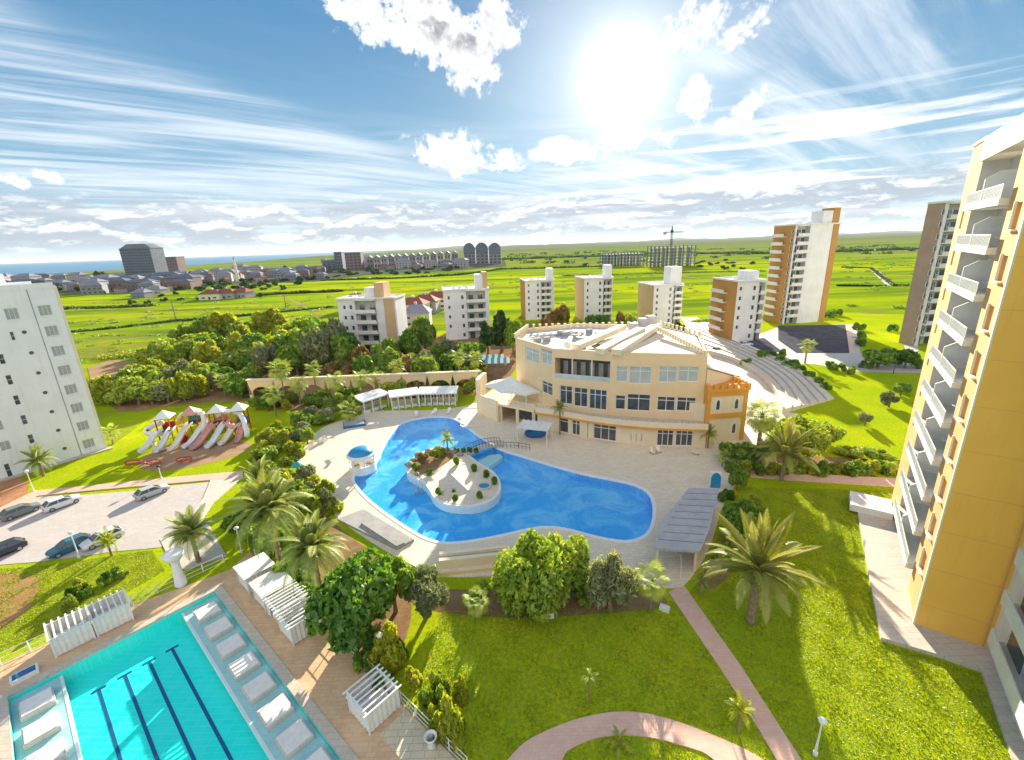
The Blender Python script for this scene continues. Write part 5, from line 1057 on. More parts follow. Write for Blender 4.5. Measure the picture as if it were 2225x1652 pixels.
# --- slate-grey pavilion roof at the right end of the pool
Zr = 3.0; Q = [G(1496, 1060, Zr), G(1562, 1062, Zr), G(1541, 1150, Zr), G(1520, 1198, Zr), G(1420, 1190, Zr), G(1436, 1135, Zr)]
cx = sum(p[0] for p in Q) / 6; cy = sum(p[1] for p in Q) / 6; t = thing('pavilion', 'long grey roofed shade pavilion at the right end of the lagoon pool', 'pavilion', (cx, cy, .1))
m = M(); m.prism(Q[::-1] if False else Q, Zr - .25, Zr, bottom=True); m.sheet([p for p in Q], Zr - .25); m.build('roof', 'greyroofing', t, world=True)
m = M()
for k in range(1, 9):
    f_ = k / 9; a = (Q[0][0] * (1 - f_) + Q[4][0] * f_, Q[0][1] * (1 - f_) + Q[4][1] * f_); b = (Q[1][0] * (1 - f_) + Q[3][0] * f_, Q[1][1] * (1 - f_) + Q[3][1] * f_); m.tube([(*a, Zr + .02), (*b, Zr + .02)], .045, 4)
m.build('roof_battens', 'towngrey', t, world=True)
q = M(); q.bx(-.1, .1, -.1, .1, 0, Zr - .36); qm = q.mesh('post', 'restcream'); Qi = offset(Q, -.5)
for p in Qi: inst('post', qm, t, (p[0] - cx, p[1] - cy, 0))
m = M(); m.ribbon([Qi[1], Qi[2], Qi[3]], .1, 2.7, closed=False); m.build('back_wall', 'restbeige', t, world=True)
# white rail round the corner below it
rp = GP([(1425, 1203), (1460, 1205), (1478, 1218), (1478, 1258)]); m = M()
for p in rp: m.tube([(*p, .1), (*p, 1.1)], .04, 5)
for z in (.6, 1.1): m.tube([(*p, z) for p in rp], .035, 5)
o = m.build('handrail', 'white'); tag(o, 'white handrail bending round the corner below the grey pavilion', 'railing')
# raised planter / retaining wall under the pool's lower lip
A, B = G(955, 1240), G(1100, 1225); r = rot_of(A, B); L = math.hypot(B[0] - A[0], B[1] - A[1])
t = thing('retaining_wall', 'beige retaining wall with a grey slot below the lagoon pool', 'wall', (*A, .0), r)
m = M(); m.bx(0, L, 0, .5, 0, 1.25); m.bx(0, L + 0.2, 1.2, 1.7, 0, 1.2); m.build('wall', 'restcream', t); m = M(); m.bx(0.05, L, .502, 1.198, 0, .9); m.build('slot', 'greyconcrete', t)
m = M(); m.bx(-.3, L, -1.1, -.9, 0, .55); m.build('lower_kerb', 'restbeige', t)
A, B = G(735, 1132), G(860, 1193)
m = M(); pl_ = GP([(733, 1133), (790, 1112), (900, 1178), (862, 1198)]); m.prism(pl_, .1, .42); m.prism(GP([(785, 1145), (800, 1140), (880, 1188), (862, 1196)]), .421, .62); o = m.build('raised_planter', 'greyconcrete'); tag(o, 'low grey brown paved platform on the lower left deck of the lagoon', 'platform')
# blue door niche and dark urn pieces by the square corner
x, y = G(1553, 1062); t = thing('door_niche', 'small white wall niche with an arched blue door by the pavilion', 'niche', (x, y, .1), -.2); m = M(); m.bx(-.7, .7, 0, .5, 0, 2.4); m.build('surround', 'white', t)
m = M(); m.add([(a * 1.2, -.02, z * 1.1) for a, z in fa], [tuple(range(9))]); m.build('door', 'blueroof', t)
# green patio umbrella, left deck
x, y = G(650, 1035); t = thing('patio_umbrella', 'dark teal patio umbrella above the palms left of the pool', 'umbrella', (x, y, .0)); m = M(); m.tube([(0, 0, 0), (0, 0, 2.6)], .04, 6); m.build('pole', 'darkmetal', t)
m = M(); m.lathe([(.95, 1.9), (.8, 2.15), (.35, 2.5), (0, 2.62)], n=12); m.build('canopy', 'teal', t); m = M(); m.lathe([(.15, 2.6), (.24, 2.8), (.12, 3.0), (0, 3.02)], n=8); m.build('finial', 'darkmetal', t)

# --- lap pool surroundings: fence, cabanas, urn, steps
def fence(label, pts, h=1.15, z=.1, mt='white', step=2.0, name='fence', rails=(.15, .62, 1.12)):
    t = thing(name, label, 'fence', (*pts[0], z)); po = M(); po.bx(-.04, .04, -.04, .04, 0, h); pom = po.mesh('post', mt); ox, oy = pts[0]
    for i in range(len(pts) - 1):
        a, b = Vector(pts[i]), Vector(pts[i + 1]); L = (b - a).length; n = max(1, round(L / step))
        for k in range(n + (1 if i == len(pts) - 2 else 0)): p = a.lerp(b, k / n); inst('post', pom, t, (p.x - ox, p.y - oy, 0))
        for rr_ in rails: m = M(); m.tube([(a.x - ox, a.y - oy, rr_), (b.x - ox, b.y - oy, rr_)], .03, 5); m.build('rail', mt, t)
    return t
fence('white post and rail fence between the lap pool deck and the sunlit lawn', [LP(22, -5.3), LP(15.2, -4.98), LP(6, -4.5), LP(-2.3, -4.2)])
fence('white post and rail fence behind the cabanas on the right of the lap pool', [LP(-5.0, -2.3), LP(-5.15, 8), LP(-5.15, 20), LP(-5.15, 33)])
m = M(); m.prism([LP(-2.6, 26.4), LP(-5.0, 26.4), LP(-5.0, 34), LP(-2.6, 34)], .10, .22); o = struct(m, 'boardwalk', 'planks')
def cabana_meshes():
    d = {}
    q = M(); q.bx(-.06, .06, -.06, .06, 0, 2.35); d['post'] = q.mesh('post', 'white')
    q = M(); q.bx(-1.3, 1.3, -.06, .06, 2.35, 2.47); d['beam'] = q.mesh('beam', 'white')
    q = M(); q.bx(-.06, .06, -1.55, 1.55, 2.475, 2.57); d['slat'] = q.mesh('roof_slat', 'white')
    q = M(); q.bx(-1.1, 1.1, -1.0, 1.0, .25, .5); q.bx(-1.1, 1.1, .85, 1.05, .5, 1.0); d['mattress'] = q.mesh('mattress', 'whitefabric')
    q = M(); q.bx(-1.15, 1.15, -1.1, 1.1, 0, .245); d['base'] = q.mesh('base', 'slab')
    q = M(); n = 22; vs = []
    for i in range(n + 1): x = -1.24 + 2.48 * i / n; y = .04 * math.sin(i * 1.9); vs += [(x, y, .12), (x, y, 2.3)]
    q.add(vs, [(2 * i, 2 * i + 2, 2 * i + 3, 2 * i + 1) for i in range(n)]); d['curtain'] = q.mesh('curtain', 'whitefabric')
    q = M(); n = 10; vs = []
    for i in range(n + 1): x = -1.24 + .5 * i / n; y = .05 * math.sin(i * 2.1); vs += [(x, y, .12), (x, y, 2.3)]
    q.add(vs, [(2 * i, 2 * i + 2, 2 * i + 3, 2 * i + 1) for i in range(n)]); d['tied'] = q.mesh('tied_curtain', 'whitefabric')
    q = M(); q.bx(-1.5, 1.5, -1.5, 1.5, 2.48, 2.56); d['solid'] = q.mesh('fabric_roof', 'whitefabric')
    return d
CM = cabana_meshes()
def cabana(label, x, y, rz, closed=(1, 1, 0, 1), solid=False, nsl=7):
    t = thing('cabana', label, 'cabana', (*LP(x, y), .1), LROT + rz, 'white slatted cabanas round the lap pool'); t.scale = (1.05, 1.05, .82)
    for a in (-1.25, 1.25):
        for b in (-1.25, 1.25): inst('post', CM['post'], t, (a, b, 0))
    for b in (-1.25, 1.25): inst('beam', CM['beam'], t, (0, b, 0))
    if solid: inst('fabric_roof', CM['solid'], t)
    else:
        for k in range(nsl): inst('roof_slat', CM['slat'], t, (-1.35 + 2.7 * k / (nsl - 1), 0, 0))
    inst('base', CM['base'], t); inst('mattress', CM['mattress'], t)
    for k, c in enumerate(closed):
        a = k * PI / 2; inst('curtain' if c else 'tied_curtain', CM['curtain'] if c else CM['tied'], t, (1.25 * math.sin(a), -1.25 * math.cos(a), 0), a)
    return t
cabana('white cabana standing leftmost behind the far end of the lap pool', 10.6, -3.3, PI, (1, 0, 1, 0)); cabana('white cabana right of the leftmost one behind the lap pool', 7.75, -3.3, PI, (1, 0, 1, 0))
cabana('white cabana with draped curtains at the corner near the palms', -3.5, 2.2, PI / 2, (1, 1, 1, 1), True); cabana('cabana with a flat white fabric roof, second from the corner palms', -3.6, 6.1, PI / 2, (1, 1, 1, 0), True)
cabana('slatted white cabana under the big dark tree, third from the corner palms', -3.6, 9.3, PI / 2, (0, 1, 1, 1)); cabana('slatted white cabana next to the dark tree with a cream cover beside it', -3.5, 12.3, PI / 2, (1, 1, 1, 1))
cabana('lone slatted white cabana near the bottom edge beside the boardwalk', -3.5, 24.5, PI / 2, (1, 1, 1, 1))
x, y = LP(13.9, -1.55); m = M(); m.bx(-.85, .85, -.5, .5, 0, .4); m.bx(-.7, .7, -.38, .38, .402, .43, k=1); o = m.build('foot_bath', ['white', 'bluedark'], loc=(x, y, .1), rz=LROT); tag(o, 'small blue foot bath at the left corner of the lap pool', 'foot bath')
x, y = LP(-4.5, 30.0); m = M(); m.lathe([(.25, 0), (.3, .1), (.18, .35), (.4, .8), (.48, 1.0), (.4, 1.0), (.3, .8)], n=16); o = m.build('urn', 'white', loc=(x, y, .22), smooth=True); tag(o, 'white urn at the bottom end of the boardwalk', 'urn')
x, y = LP(1.94, -4.1); t = thing('shower_column', 'tall white flared shower column at the far corner of the lap pool', 'shower column', (x, y, .1)); m = M(); m.lathe([(.6, 0), (.55, .5), (.42, 1.6), (.38, 2.6), (.45, 3.0)], n=18); m.build('column', 'whiteplaster', t, smooth=True)
m = M(); m.lathe([(.45, 3.0), (.7, 3.2), (.95, 3.6), (1.0, 3.95), (.8, 4.05), (0, 4.0)], n=18); m.build('bowl', 'white', t, smooth=True)
# white lawn lamps / signs
for i, (px, py, w) in enumerate(((1192, 1340, 'small white box standing on the dark lawn below the big tree'), (1443, 1325, 'white slab lying beside the top of the straight pink path'), (1335, 1028, None))):
    if w: x, y = G(px, py); m = M(); m.bx(-.45, .45, -.3, .3, 0, .35 if i else .6); o = m.build('utility_box', 'white', loc=(x, y, .02), rz=.1 - .7 * i); tag(o, w, 'box')
# --- playground
PX = lambda x, y: G(*((400 + x / 3.672) * .7413, (1000 + y / 3.672) * .7413))
def P3(x, y, dx=0): return PX(x, y)
x, y = PX(760, 1050); t = thing('play_structure', 'big playground climbing frame with pink and white slides on the sandy patch', 'playground', (x, y, .03), .25); t.scale = (1.22, 1.22, 1.15)
pst = M(); pst.tube([(0, 0, 0), (0, 0, 4.4)], .10, 8); pom = pst.mesh('post', 'orangepaint'); pst2 = M(); pst2.tube([(0, 0, 0), (0, 0, 4.4)], .10, 8); pom2 = pst2.mesh('post', 'redpaint')
decks = ((-5.5, 1.0, 2.2), (-2.0, 1.6, 2.6), (1.8, 1.2, 2.2), (5.0, 1.0, 1.6))
for i, (a, b, z) in enumerate(decks):
    for u in (-.9, .9):
        for v in (-.9, .9): inst('post', pom if (i + (u > 0)) % 2 else pom2, t, (a + u, b + v, 0))
    m = M(); m.bx(a - .95, a + .95, b - .95, b + .95, z - .12, z); m.build('platform', 'darkmetal', t)
    m = M(); m.bx(a - .85, a + .85, b + .86, b + .94, z + .002, z + .9); m.build('side_panel', ('redpaint', 'teal', 'pinkpaint', 'blueroof')[i], t)
    m = M(); m.add([(a - 1.2, b - 1.2, 4.3), (a + 1.2, b - 1.2, 4.3), (a + 1.2, b + 1.2, 4.3), (a - 1.2, b + 1.2, 4.3), (a, b, 5.5)], [(0, 1, 4), (1, 2, 4), (2, 3, 4), (3, 0, 4), (3, 2, 1, 0)]); m.build('canopy', ('white', 'pinkpaint', 'white', 'white')[i], t)
for q in ((-4.6, -2.9, .9, 1.7, 2.25, 2.35), (-1.1, .9, .9, 1.7, 2.25, 2.35), (2.7, 4.1, .8, 1.6, 1.9, 2.0)): m = M(); m.bx(*q); m.build('walkway', 'orangepaint', t)
def chute(path, w, mt, nm='slide'):
    m = M(); P = [Vector(p) for p in path]; vs = []; prof = [(-1, .45), (-.9, .1), (-.5, 0), (.5, 0), (.9, .1), (1, .45), (1.1, .45), (1, 0), (.5, -.12), (-.5, -.12), (-1, 0), (-1.1, .45)]; n = len(prof)
    for i, p in enumerate(P):
        d = (P[min(i + 1, len(P) - 1)] - P[max(i - 1, 0)]); s_ = Vector((d.y, -d.x, 0)).normalized()
        for a, b in prof: vs.append(p + s_ * a * w + Vector((0, 0, b)))
    m.add(vs, [(i * n + j, i * n + (j + 1) % n, (i + 1) * n + (j + 1) % n, (i + 1) * n + j) for i in range(len(P) - 1) for j in range(n)]); return m.build(nm, mt, t, smooth=True)
def spath(a, b, n=9): return [(a[0] + (b[0] - a[0]) * i / n, a[1] + (b[1] - a[1]) * i / n, a[2] + (b[2] - a[2]) * (0.5 - 0.5 * math.cos(PI * min(1, i / n * 1.05)))) for i in range(n + 1)]
chute(spath((-5.9, .1, 2.3), (-7.8, -3.2, .2)), .42, 'white'); chute(spath((-2.0, .6, 2.7), (-3.6, -4.0, .2)), .42, 'creamtrim'); chute(spath((1.6, .2, 2.3), (-.5, -4.6, .2)), .5, 'pinkpaint'); chute(spath((4.6, 0, 1.8), (3.2, -4.2, .2)), .42, 'creamtrim'); chute(spath((5.6, 0, 1.8), (5.4, -4.0, .2)), .42, 'pinkpaint')
m = M(); m.tube([(-7.0 + 1.0 * math.cos(a), .6 + 1.0 * math.sin(a), 3.4 - a * .28) for a in np.linspace(0, 11, 40)], .42, 10); m.build('tube_slide', 'white', t, smooth=True)
m = M(); m.tube([(-3.8, 1.4, 3.4), (-3.2, 1.4, 4.2), (-1.6, 1.3, 4.4), (-.2, .9, 4.2), (.2, .2, 3.4), (.1, -.4, 2.2), (-.2, -.8, 1)], .4, 10); m.build('tube_slide', 'creamtrim', t, smooth=True)
chute(spath((-4.6, .9, 2.2), (-5.4, -3.9, .2)), .4, 'white'); chute(spath((.4, 1.2, 2.6), (-1.9, -3.6, .2)), .4, 'white'); chute(spath((3.0, .8, 2.2), (1.6, -4.8, .2)), .42, 'white')
m = M(); m.tube([(4.2 + .9 * math.cos(a), .2 + .9 * math.sin(a), 3.2 - a * .3) for a in np.linspace(2, 11, 34)], .38, 10); m.build('tube_slide', 'pinkpaint', t, smooth=True)
m = M(); m.tube([(1.8, 1.2, 3.2), (2.6, 1.0, 4.0), (4.0, .8, 4.1), (5.2, .4, 3.6), (5.9, -.6, 2.6), (6.4, -2.0, 1.0), (6.6, -2.8, .6)], .38, 10); m.build('tube_slide', 'white', t, smooth=True)
m = M(); m.lathe([(.55, 0), (.6, .9), (.5, 1.5)], n=12, c=(-3.2, -.3)); m.build('climbing_drum', 'redpaint', t)
for i, (px, py, w) in enumerate((((1080, 585), (0, 0), 'long red ring shaped seesaw lying on the playground soil'), ((1240, 585), (0, 0), 'red ring merry go round right beside the long red seesaw'), ((1490, 560), (0, 0), 'separate dark red ring swing on the sandy ground'))):
    x, y = G(*c5(*px)); m = M(); n = 20; m.tube([(1.3 * math.cos(2 * PI * k / n), .8 * math.sin(2 * PI * k / n), .5) for k in range(n + 1)], .10, 6); o_ = thing('play_ring', w, 'play equipment', (x, y, .03)); m.build('ring', 'redpaint', o_)
    q = M(); 
    for a in (0, PI / 2, PI, 1.5 * PI): q.tube([(1.3 * math.cos(a), .8 * math.sin(a), .5), (1.1 * math.cos(a), .6 * math.sin(a), 0)], .05, 5)
    q.bx(-1.2, 1.2, -.12, .12, .4, .47); q.build('seat_frame', 'terracotta', o_)
# --- lamps, poles
def lamp(label, px, py, top, mt='white', head='darkmetal', r=.06):
    x, y = G(px, py); H = HT(px, py, top); t = thing('street_lamp', label, 'lamp post', (x, y, .02)); m = M(); m.tube([(0, 0, 0), (0, 0, H * .35), (0, 0, H)], [r * 1.6, r, r * .8], 8); m.build('pole', mt, t)
    m = M(); m.lathe([(0, H + .02), (.22, H + .1), (.28, H + .3), (.1, H + .45), (0, H + .46)], n=10); m.build('lamp_head', head, t); m = M(); m.lathe([(.16, 0), (.16, .25), (.08, .3)], n=8); m.build('base', mt, t)
lamp('tall white lamp post beside the playground sand', *c5(1245, 490), 938); lamp('white lamp post by the grey car near the playground', *c5(1305, 700), c5(0, 610)[1]); lamp('white lamp post in front of the white apartment block by the small palm', *c5(275, 805), c5(0, 650)[1], head='white')
lamp('white lamp post in front of the blue car', *c5(640, 1335), c5(0, 1150)[1], head='white'); lamp('white leaning lamp post beside the yellow shrub near the lap pool fence', 835, 1452, 1385, head='white'); lamp('white lamp post at the bottom right lawn edge', 1770, 1640, 1572, head='white')
lamp('dark lamp post on the pale square before the far tower', 1940, 812, 765, 'darkmetal'); lamp('white lamp post standing by the lap pool corner palms', 525, 1200, 1152, head='white')
for i, (px, py, tp, w) in enumerate(((383, 698, 652, 'wooden utility pole alone in the left meadow'), (622, 672, 640, 'wooden utility pole in the meadow right of the first one'))):
    x, y = G(px, py); H = HT(px, py, tp); t = thing('utility_pole', w, 'utility pole', (x, y)); m = M(); m.tube([(0, 0, 0), (0, 0, H)], [.3, .2], 6); m.build('pole', 'bark', t); m = M(); m.bx(-1.6, 1.6, -.12, .12, H - 1.2, H - .95); m.build('crossarm', 'bark', t)
# --- low walls and roofs behind the trees on the left
x, y = G(238, 866); t = thing('red_shed', 'dark red shed beside the white apartment block and the trees', 'shed', (x, y), .35); m = M(); m.bx(-5, 3.2, 0, 4, 0, 2.8); m.build('wall', 'redpaint', t); m = M(); m.bx(-5.3, 3.5, -.3, 4.3, 2.802, 3.0); m.build('roof', 'townpale', t)
for i, (px, py, w, a) in enumerate(((545, 795, 'pale tent shaped roof among the trees above the arcade wall', 8),)):
    x, y = G(px, py); t = thing('garden_pavilion', w, 'pavilion', (x, y), .3); m = M(); m.add([(-a, -3, 2.6), (a, -3, 2.6), (a, 3, 2.6), (-a, 3, 2.6), (-a * .5, 0, 4.6), (a * .5, 0, 4.6)], [(0, 1, 5, 4), (1, 2, 5), (2, 3, 4, 5), (3, 0, 4), (3, 2, 1, 0)]); m.build('roof', 'slab', t); q = M(); q.bx(-.12, .12, -.12, .12, 0, 2.6); qm = q.mesh('post', 'white')
    for u in (-a + .5, 0, a - .5):
        for v in (-2.6, 2.6): inst('post', qm, t, (u, v, 0))
# service strip beyond the wide end wall
fence('white rail fence at the bottom right corner behind the orange tower', [G(2150, 1430), G(2185, 1520), G(2225, 1610)], z=.36)
# restaurant furniture: chairs and planters on the deck
for i, (px, py, w) in enumerate(((1430, 985, 'yellowish deck chair in front of the restaurant wall slits'), (1418, 988, 'second deck chair by the slits, left of the other'), (1512, 990, 'deck chair alone before the right ground floor windows'))):
    t = thing('deck_chair', w, 'chair', (*G(px, py), .12), .5 * i); m = M(); m.bx(-.3, .3, -.4, .3, .36, .42); m.build('seat', 'creamtrim', t); m = M(); m.add([(-.3, .3, .42), (.3, .3, .42), (.3, .6, 1.1), (-.3, .6, 1.1), (-.3, .34, .40), (.3, .34, .40), (.3, .64, 1.08), (-.3, .64, 1.08)], [(0, 1, 2, 3), (7, 6, 5, 4), (2, 6, 7, 3), (1, 5, 6, 2), (0, 3, 7, 4)]); m.build('backrest', 'creamtrim', t)
    q = M(); q.bx(-.025, .025, -.025, .025, 0, .36); qm = q.mesh('leg', 'bark')
    for u in (-.27, .27):
        for v in (-.36, .27): inst('leg', qm, t, (u, v, 0))

# --- cars
def car(label, px, py, rz, paint, group='cars parked along the paved road'):
    x, y = G(px, py); t = thing('parked_car', label, 'car', (x, y, .055), rz, group)
    st = [(-2.1, .35, .62, .72), (-2.05, .28, .80, .80), (-1.75, .22, .92, .86), (-1.0, .20, .95, .88), (0, .20, .96, .89), (.9, .20, .94, .88), (1.3, .21, .88, .86), (1.85, .24, .76, .80), (2.08, .30, .64, .70), (2.12, .38, .55, .62)]
    m = M(); vs = []; 
    for (sx, zb, zt, hw) in st: vs += [(sx, -hw * .92, zb), (sx, -hw, zb + .2), (sx, -hw * .98, zt - .12), (sx, -hw * .86, zt), (sx, hw * .86, zt), (sx, hw * .98, zt - .12), (sx, hw, zb + .2), (sx, hw * .92, zb)]
    n = 8; m.add(vs, [(i * n + j, (i + 1) * n + j, (i + 1) * n + (j + 1) % n, i * n + (j + 1) % n) for i in range(len(st) - 1) for j in range(n)] + [tuple(range(n)), tuple(reversed(range((len(st) - 1) * n, len(st) * n)))])
    # roof skin
    m.add([(-1.25, -.60, 1.42), (.25, -.60, 1.43), (.25, .60, 1.43), (-1.25, .60, 1.42), (-1.3, -.62, 1.36), (.35, -.62, 1.36), (.35, .62, 1.36), (-1.3, .62, 1.36)], [(0, 1, 2, 3), (0, 4, 5, 1), (1, 5, 6, 2), (2, 6, 7, 3), (3, 7, 4, 0)])
    for sy in (-1, 1):
        for a, b in (((-1.3, 1.38), (-1.85, .93)), ((-.45, 1.38), (-.45, .95)), ((.33, 1.38), (1.05, .92))): m.tube([(a[0], .62 * sy, a[1]), (b[0], .80 * sy, b[1])], .045, 4)
    m.build('body', paint, t, smooth=False)
    m = M(); m.add([(-1.9, -.78, .93), (1.1, -.78, .93), (1.1, .78, .93), (-1.9, .78, .93), (-1.3, -.6, 1.37), (.33, -.6, 1.37), (.33, .6, 1.37), (-1.3, .6, 1.37)], [(0, 1, 5, 4), (1, 2, 6, 5), (2, 3, 7, 6), (3, 0, 4, 7)]); m.build('windows', 'glass', t)
    for wx in (-1.3, 1.3):
        for wy in (-.8, .8): w_ = inst('wheel', CARW[0], t, (wx, wy, .31)); inst('rim', CARW[1], w_)
    for sy in (-.58, .58): inst('headlight', CARW[2], t, (2.08, sy, .58)); inst('taillight', CARW[3], t, (-2.09, sy, .68))
    return t
def _cw():
    a = M(); n = 16; prof = [(.0, -.1), (.31, -.1), (.31, .1), (.0, .1)]; vs = [(r_ * math.cos(2 * PI * j / n), y_, r_ * math.sin(2 * PI * j / n)) for r_, y_ in prof for j in range(n)]
    a.add(vs, [(i * n + j, i * n + (j + 1) % n, (i + 1) * n + (j + 1) % n, (i + 1) * n + j) for i in range(3) for j in range(n)]); b = M(); vs = [(r_ * math.cos(2 * PI * j / n), y_, r_ * math.sin(2 * PI * j / n)) for r_, y_ in [(0, -.115), (.19, -.115), (.19, .115), (0, .115)] for j in range(n)]
    b.add(vs, [(i * n + j, i * n + (j + 1) % n, (i + 1) * n + (j + 1) % n, (i + 1) * n + j) for i in range(3) for j in range(n)])
    c = M(); c.bx(-.05, .05, -.16, .16, -.07, .07); d = M(); d.bx(-.05, .04, -.14, .14, -.09, .09); return a.mesh('wheel', 'darkmetal'), b.mesh('rim', 'metalgrey'), c.mesh('headlight', 'white'), d.mesh('taillight', 'redpaint')
CARW = _cw()
for nm_, c_ in (('carwhite', (.75, .75, .76)), ('carsilver', (.48, .50, .51)), ('cargrey', (.20, .21, .21)), ('carblue', (.02, .14, .24)), ('cardark', (.02, .03, .06))): mat(nm_, c_, c_, 1, .25, spec=.6)
car('white hatchback parked bumper to bumper with the dark grey car', 137, 1100, 1.02, 'carwhite'); car('dark grey car at the left edge behind the white hatchback', 48, 1118, 1.05, 'cargrey')
car('silver grey car under the lamp post near the playground', 332, 1076, 0.95, 'carsilver'); car('dark blue car cut by the left edge of the lower row', 8, 1205, -2.15, 'cardark', 'cars in the lower parking row')
car('teal blue car behind the white lamp post in the lower row', 155, 1195, -2.15, 'carblue', 'cars in the lower parking row'); car('white car behind the small yellow palm, rightmost in the lower row', 226, 1178, -2.15, 'carwhite', 'cars in the lower parking row')
car('white car parked on the grey square right of the restaurant roof', 1620, 752, .1, 'carwhite', 'cars on the far square'); car('dark car at the edge of the grey square', 1560, 765, .2, 'cargrey', 'cars on the far square')
# ------------------------------------------------------------------ vegetation
def leafmesh(name, pts, nrm, size, mt, rng, jitter=.9, aspect=.55, droop=0.0):
    n = len(pts); pts = np.asarray(pts, float); nrm = np.asarray(nrm, float) + rng.normal(0, jitter, (n, 3)); nrm /= np.linalg.norm(nrm, axis=1)[:, None] + 1e-9
    ref = rng.normal(0, 1, (n, 3)); ref[:, 2] -= droop; t = np.cross(nrm, ref); t /= np.linalg.norm(t, axis=1)[:, None] + 1e-9; b = np.cross(nrm, t)
    s = size * rng.uniform(.6, 1.35, n)[:, None]; w = s * aspect
    v = np.empty((n, 4, 3)); bend = nrm * s * .18
    v[:, 0] = pts - t * s - bend; v[:, 1] = pts - b * w + bend * .3; v[:, 2] = pts + t * s - bend; v[:, 3] = pts + b * w + bend * .3
    me = bpy.data.meshes.new(name); me.vertices.add(n * 4); me.vertices.foreach_set('co', v.reshape(-1)); me.loops.add(n * 4); me.polygons.add(n)
    me.loops.foreach_set('vertex_index', np.arange(n * 4, dtype=np.int32)); me.polygons.foreach_set('loop_start', np.arange(0, n * 4, 4, dtype=np.int32)); me.polygons.foreach_set('loop_total', np.full(n, 4, dtype=np.int32))
    me.materials.append(MATS[mt]); me.update(calc_edges=True); return me
def crown(rng, n, W, H, base, nb, size, mt, rough=.3, aspect=.55, flat=1.0, spread=.68):
    """leaves over overlapping lobes inside a crown of half-width W and height H whose underside is at base"""
    P = []; N = []; lob = []
    for i in range(nb):
        a = rng.uniform(0, 2 * PI); r_ = W * spread * math.sqrt(rng.uniform(0.02, 1)); h = base + H * (.15 + .72 * rng.uniform(0, 1) * (1 - .5 * r_ / (W * spread))); lob.append((r_ * math.cos(a), r_ * math.sin(a), h, W * rng.uniform(.20, .42)))
    per = n // nb
    for (x, y, z, r_) in lob:
        d = rng.normal(0, 1, (per, 3)); d /= np.linalg.norm(d, axis=1)[:, None]; rad = r_ * (1 - rough * rng.beta(1.2, 2.4, per))[:, None] * (1 + .18 * np.sin(d[:, :1] * 7 + x) * np.cos(d[:, 1:2] * 6 + y))
        p = d * rad; p[:, 2] *= min(1.1, H / (W * 1.3)) * flat; P.append(p + (x, y, z)); N.append(d)
    P = np.vstack(P); N = np.vstack(N); k = P[:, 2] > max(.05, base * .6); return leafmesh('crown', P[k], N[k], size, mt, rng, aspect=aspect)
def trunkmesh(h, r, br=5, seed=0, spread=1.5, mt='bark'):
    R_ = random.Random(seed); m = M(); top = (R_.uniform(-.3, .3), R_.uniform(-.3, .3), h); m.tube([(0, 0, 0), (R_.uniform(-.1, .1), R_.uniform(-.1, .1), h * .5), top], [r * 1.3, r, r * .75], 8)
    for i in range(br):
        a = 2 * PI * i / br + R_.uniform(-.4, .4); q = spread * R_.uniform(.6, 1.1); m.tube([top, (top[0] + q * .5 * math.cos(a), top[1] + q * .5 * math.sin(a), h + q * .55), (top[0] + q * math.cos(a), top[1] + q * math.sin(a), h + q * 1.0)], [r * .6, r * .38, r * .15], 5)
    return m.mesh('trunk', mt)
TREES = {}
def deftree(key, n, W, H, base, nb, size, mt, tr, var=2, cat='tree', name='tree', **kw):
    L = []
    for v in range(var): rng = np.random.default_rng(hash_(key) + v); L.append((crown(rng, n, W, H, base, nb, size, mt, **kw), trunkmesh(base + H * .25, tr, 5, v, W * .45) if tr else None))
    TREES[key] = (L, W, base + H, cat, name)
def hash_(s): return sum(ord(c) * (i + 3) for i, c in enumerate(s))
deftree('broad', 9000, 3.2, 4.2, 1.3, 26, .24, 'leafdark', .22, 2, name='broadleaf_tree', rough=.22)
deftree('bright', 9000, 3.2, 4.4, 1.0, 26, .24, 'leafmid', .20, 2, name='broadleaf_tree', rough=.25)
deftree('olive', 9000, 2.4, 3.0, .8, 22, .20, 'leafolive', .20, 2, name='olive_tree', rough=.5, aspect=.3)
deftree('mid', 2600, 2.6, 3.6, 1.0, 11, .34, 'leafmid', .18, 3, name='garden_tree')
deftree('dark', 2600, 2.8, 4.2, 1.0, 12, .36, 'leafdark', .2, 3, name='garden_tree')
deftree('deep', 2000, 1.9, 7.0, .3, 16, .36, 'leafdeep', .18, 2, name='conical_tree', spread=.45)
deftree('yellow', 2200, 2.2, 3.0, .6, 10, .32, 'leafyellow', .14, 2, name='garden_tree')
deftree('rust', 1800, 2.2, 2.4, .5, 9, .32, 'leafrust', .14, 2, name='garden_tree')
deftree('greyg', 2200, 2.3, 3.0, .6, 10, .30, 'leafolive', .16, 2, name='garden_tree', aspect=.35)
deftree('shrub', 1600, 1.1, 1.3, 0.0, 8, .17, 'leafmid', 0, 2, cat='shrub', name='shrub')
deftree('dshrub', 1400, 1.1, 1.3, 0.0, 8, .17, 'leafdark', 0, 2, cat='shrub', name='shrub')
deftree('yshrub', 3000, 1.3, 2.2, 0.0, 10, .17, 'leafyellow', 0, 2, cat='shrub', name='shrub', rough=.5)
deftree('ball', 900, .55, .75, 0.0, 5, .10, 'leafdark', 0, 1, cat='shrub', name='clipped_shrub', spread=.2)
deftree('far', 260, 3.4, 4.2, .4, 5, 1.0, 'leafdeep', .3, 2, name='distant_tree')
TN = [0]
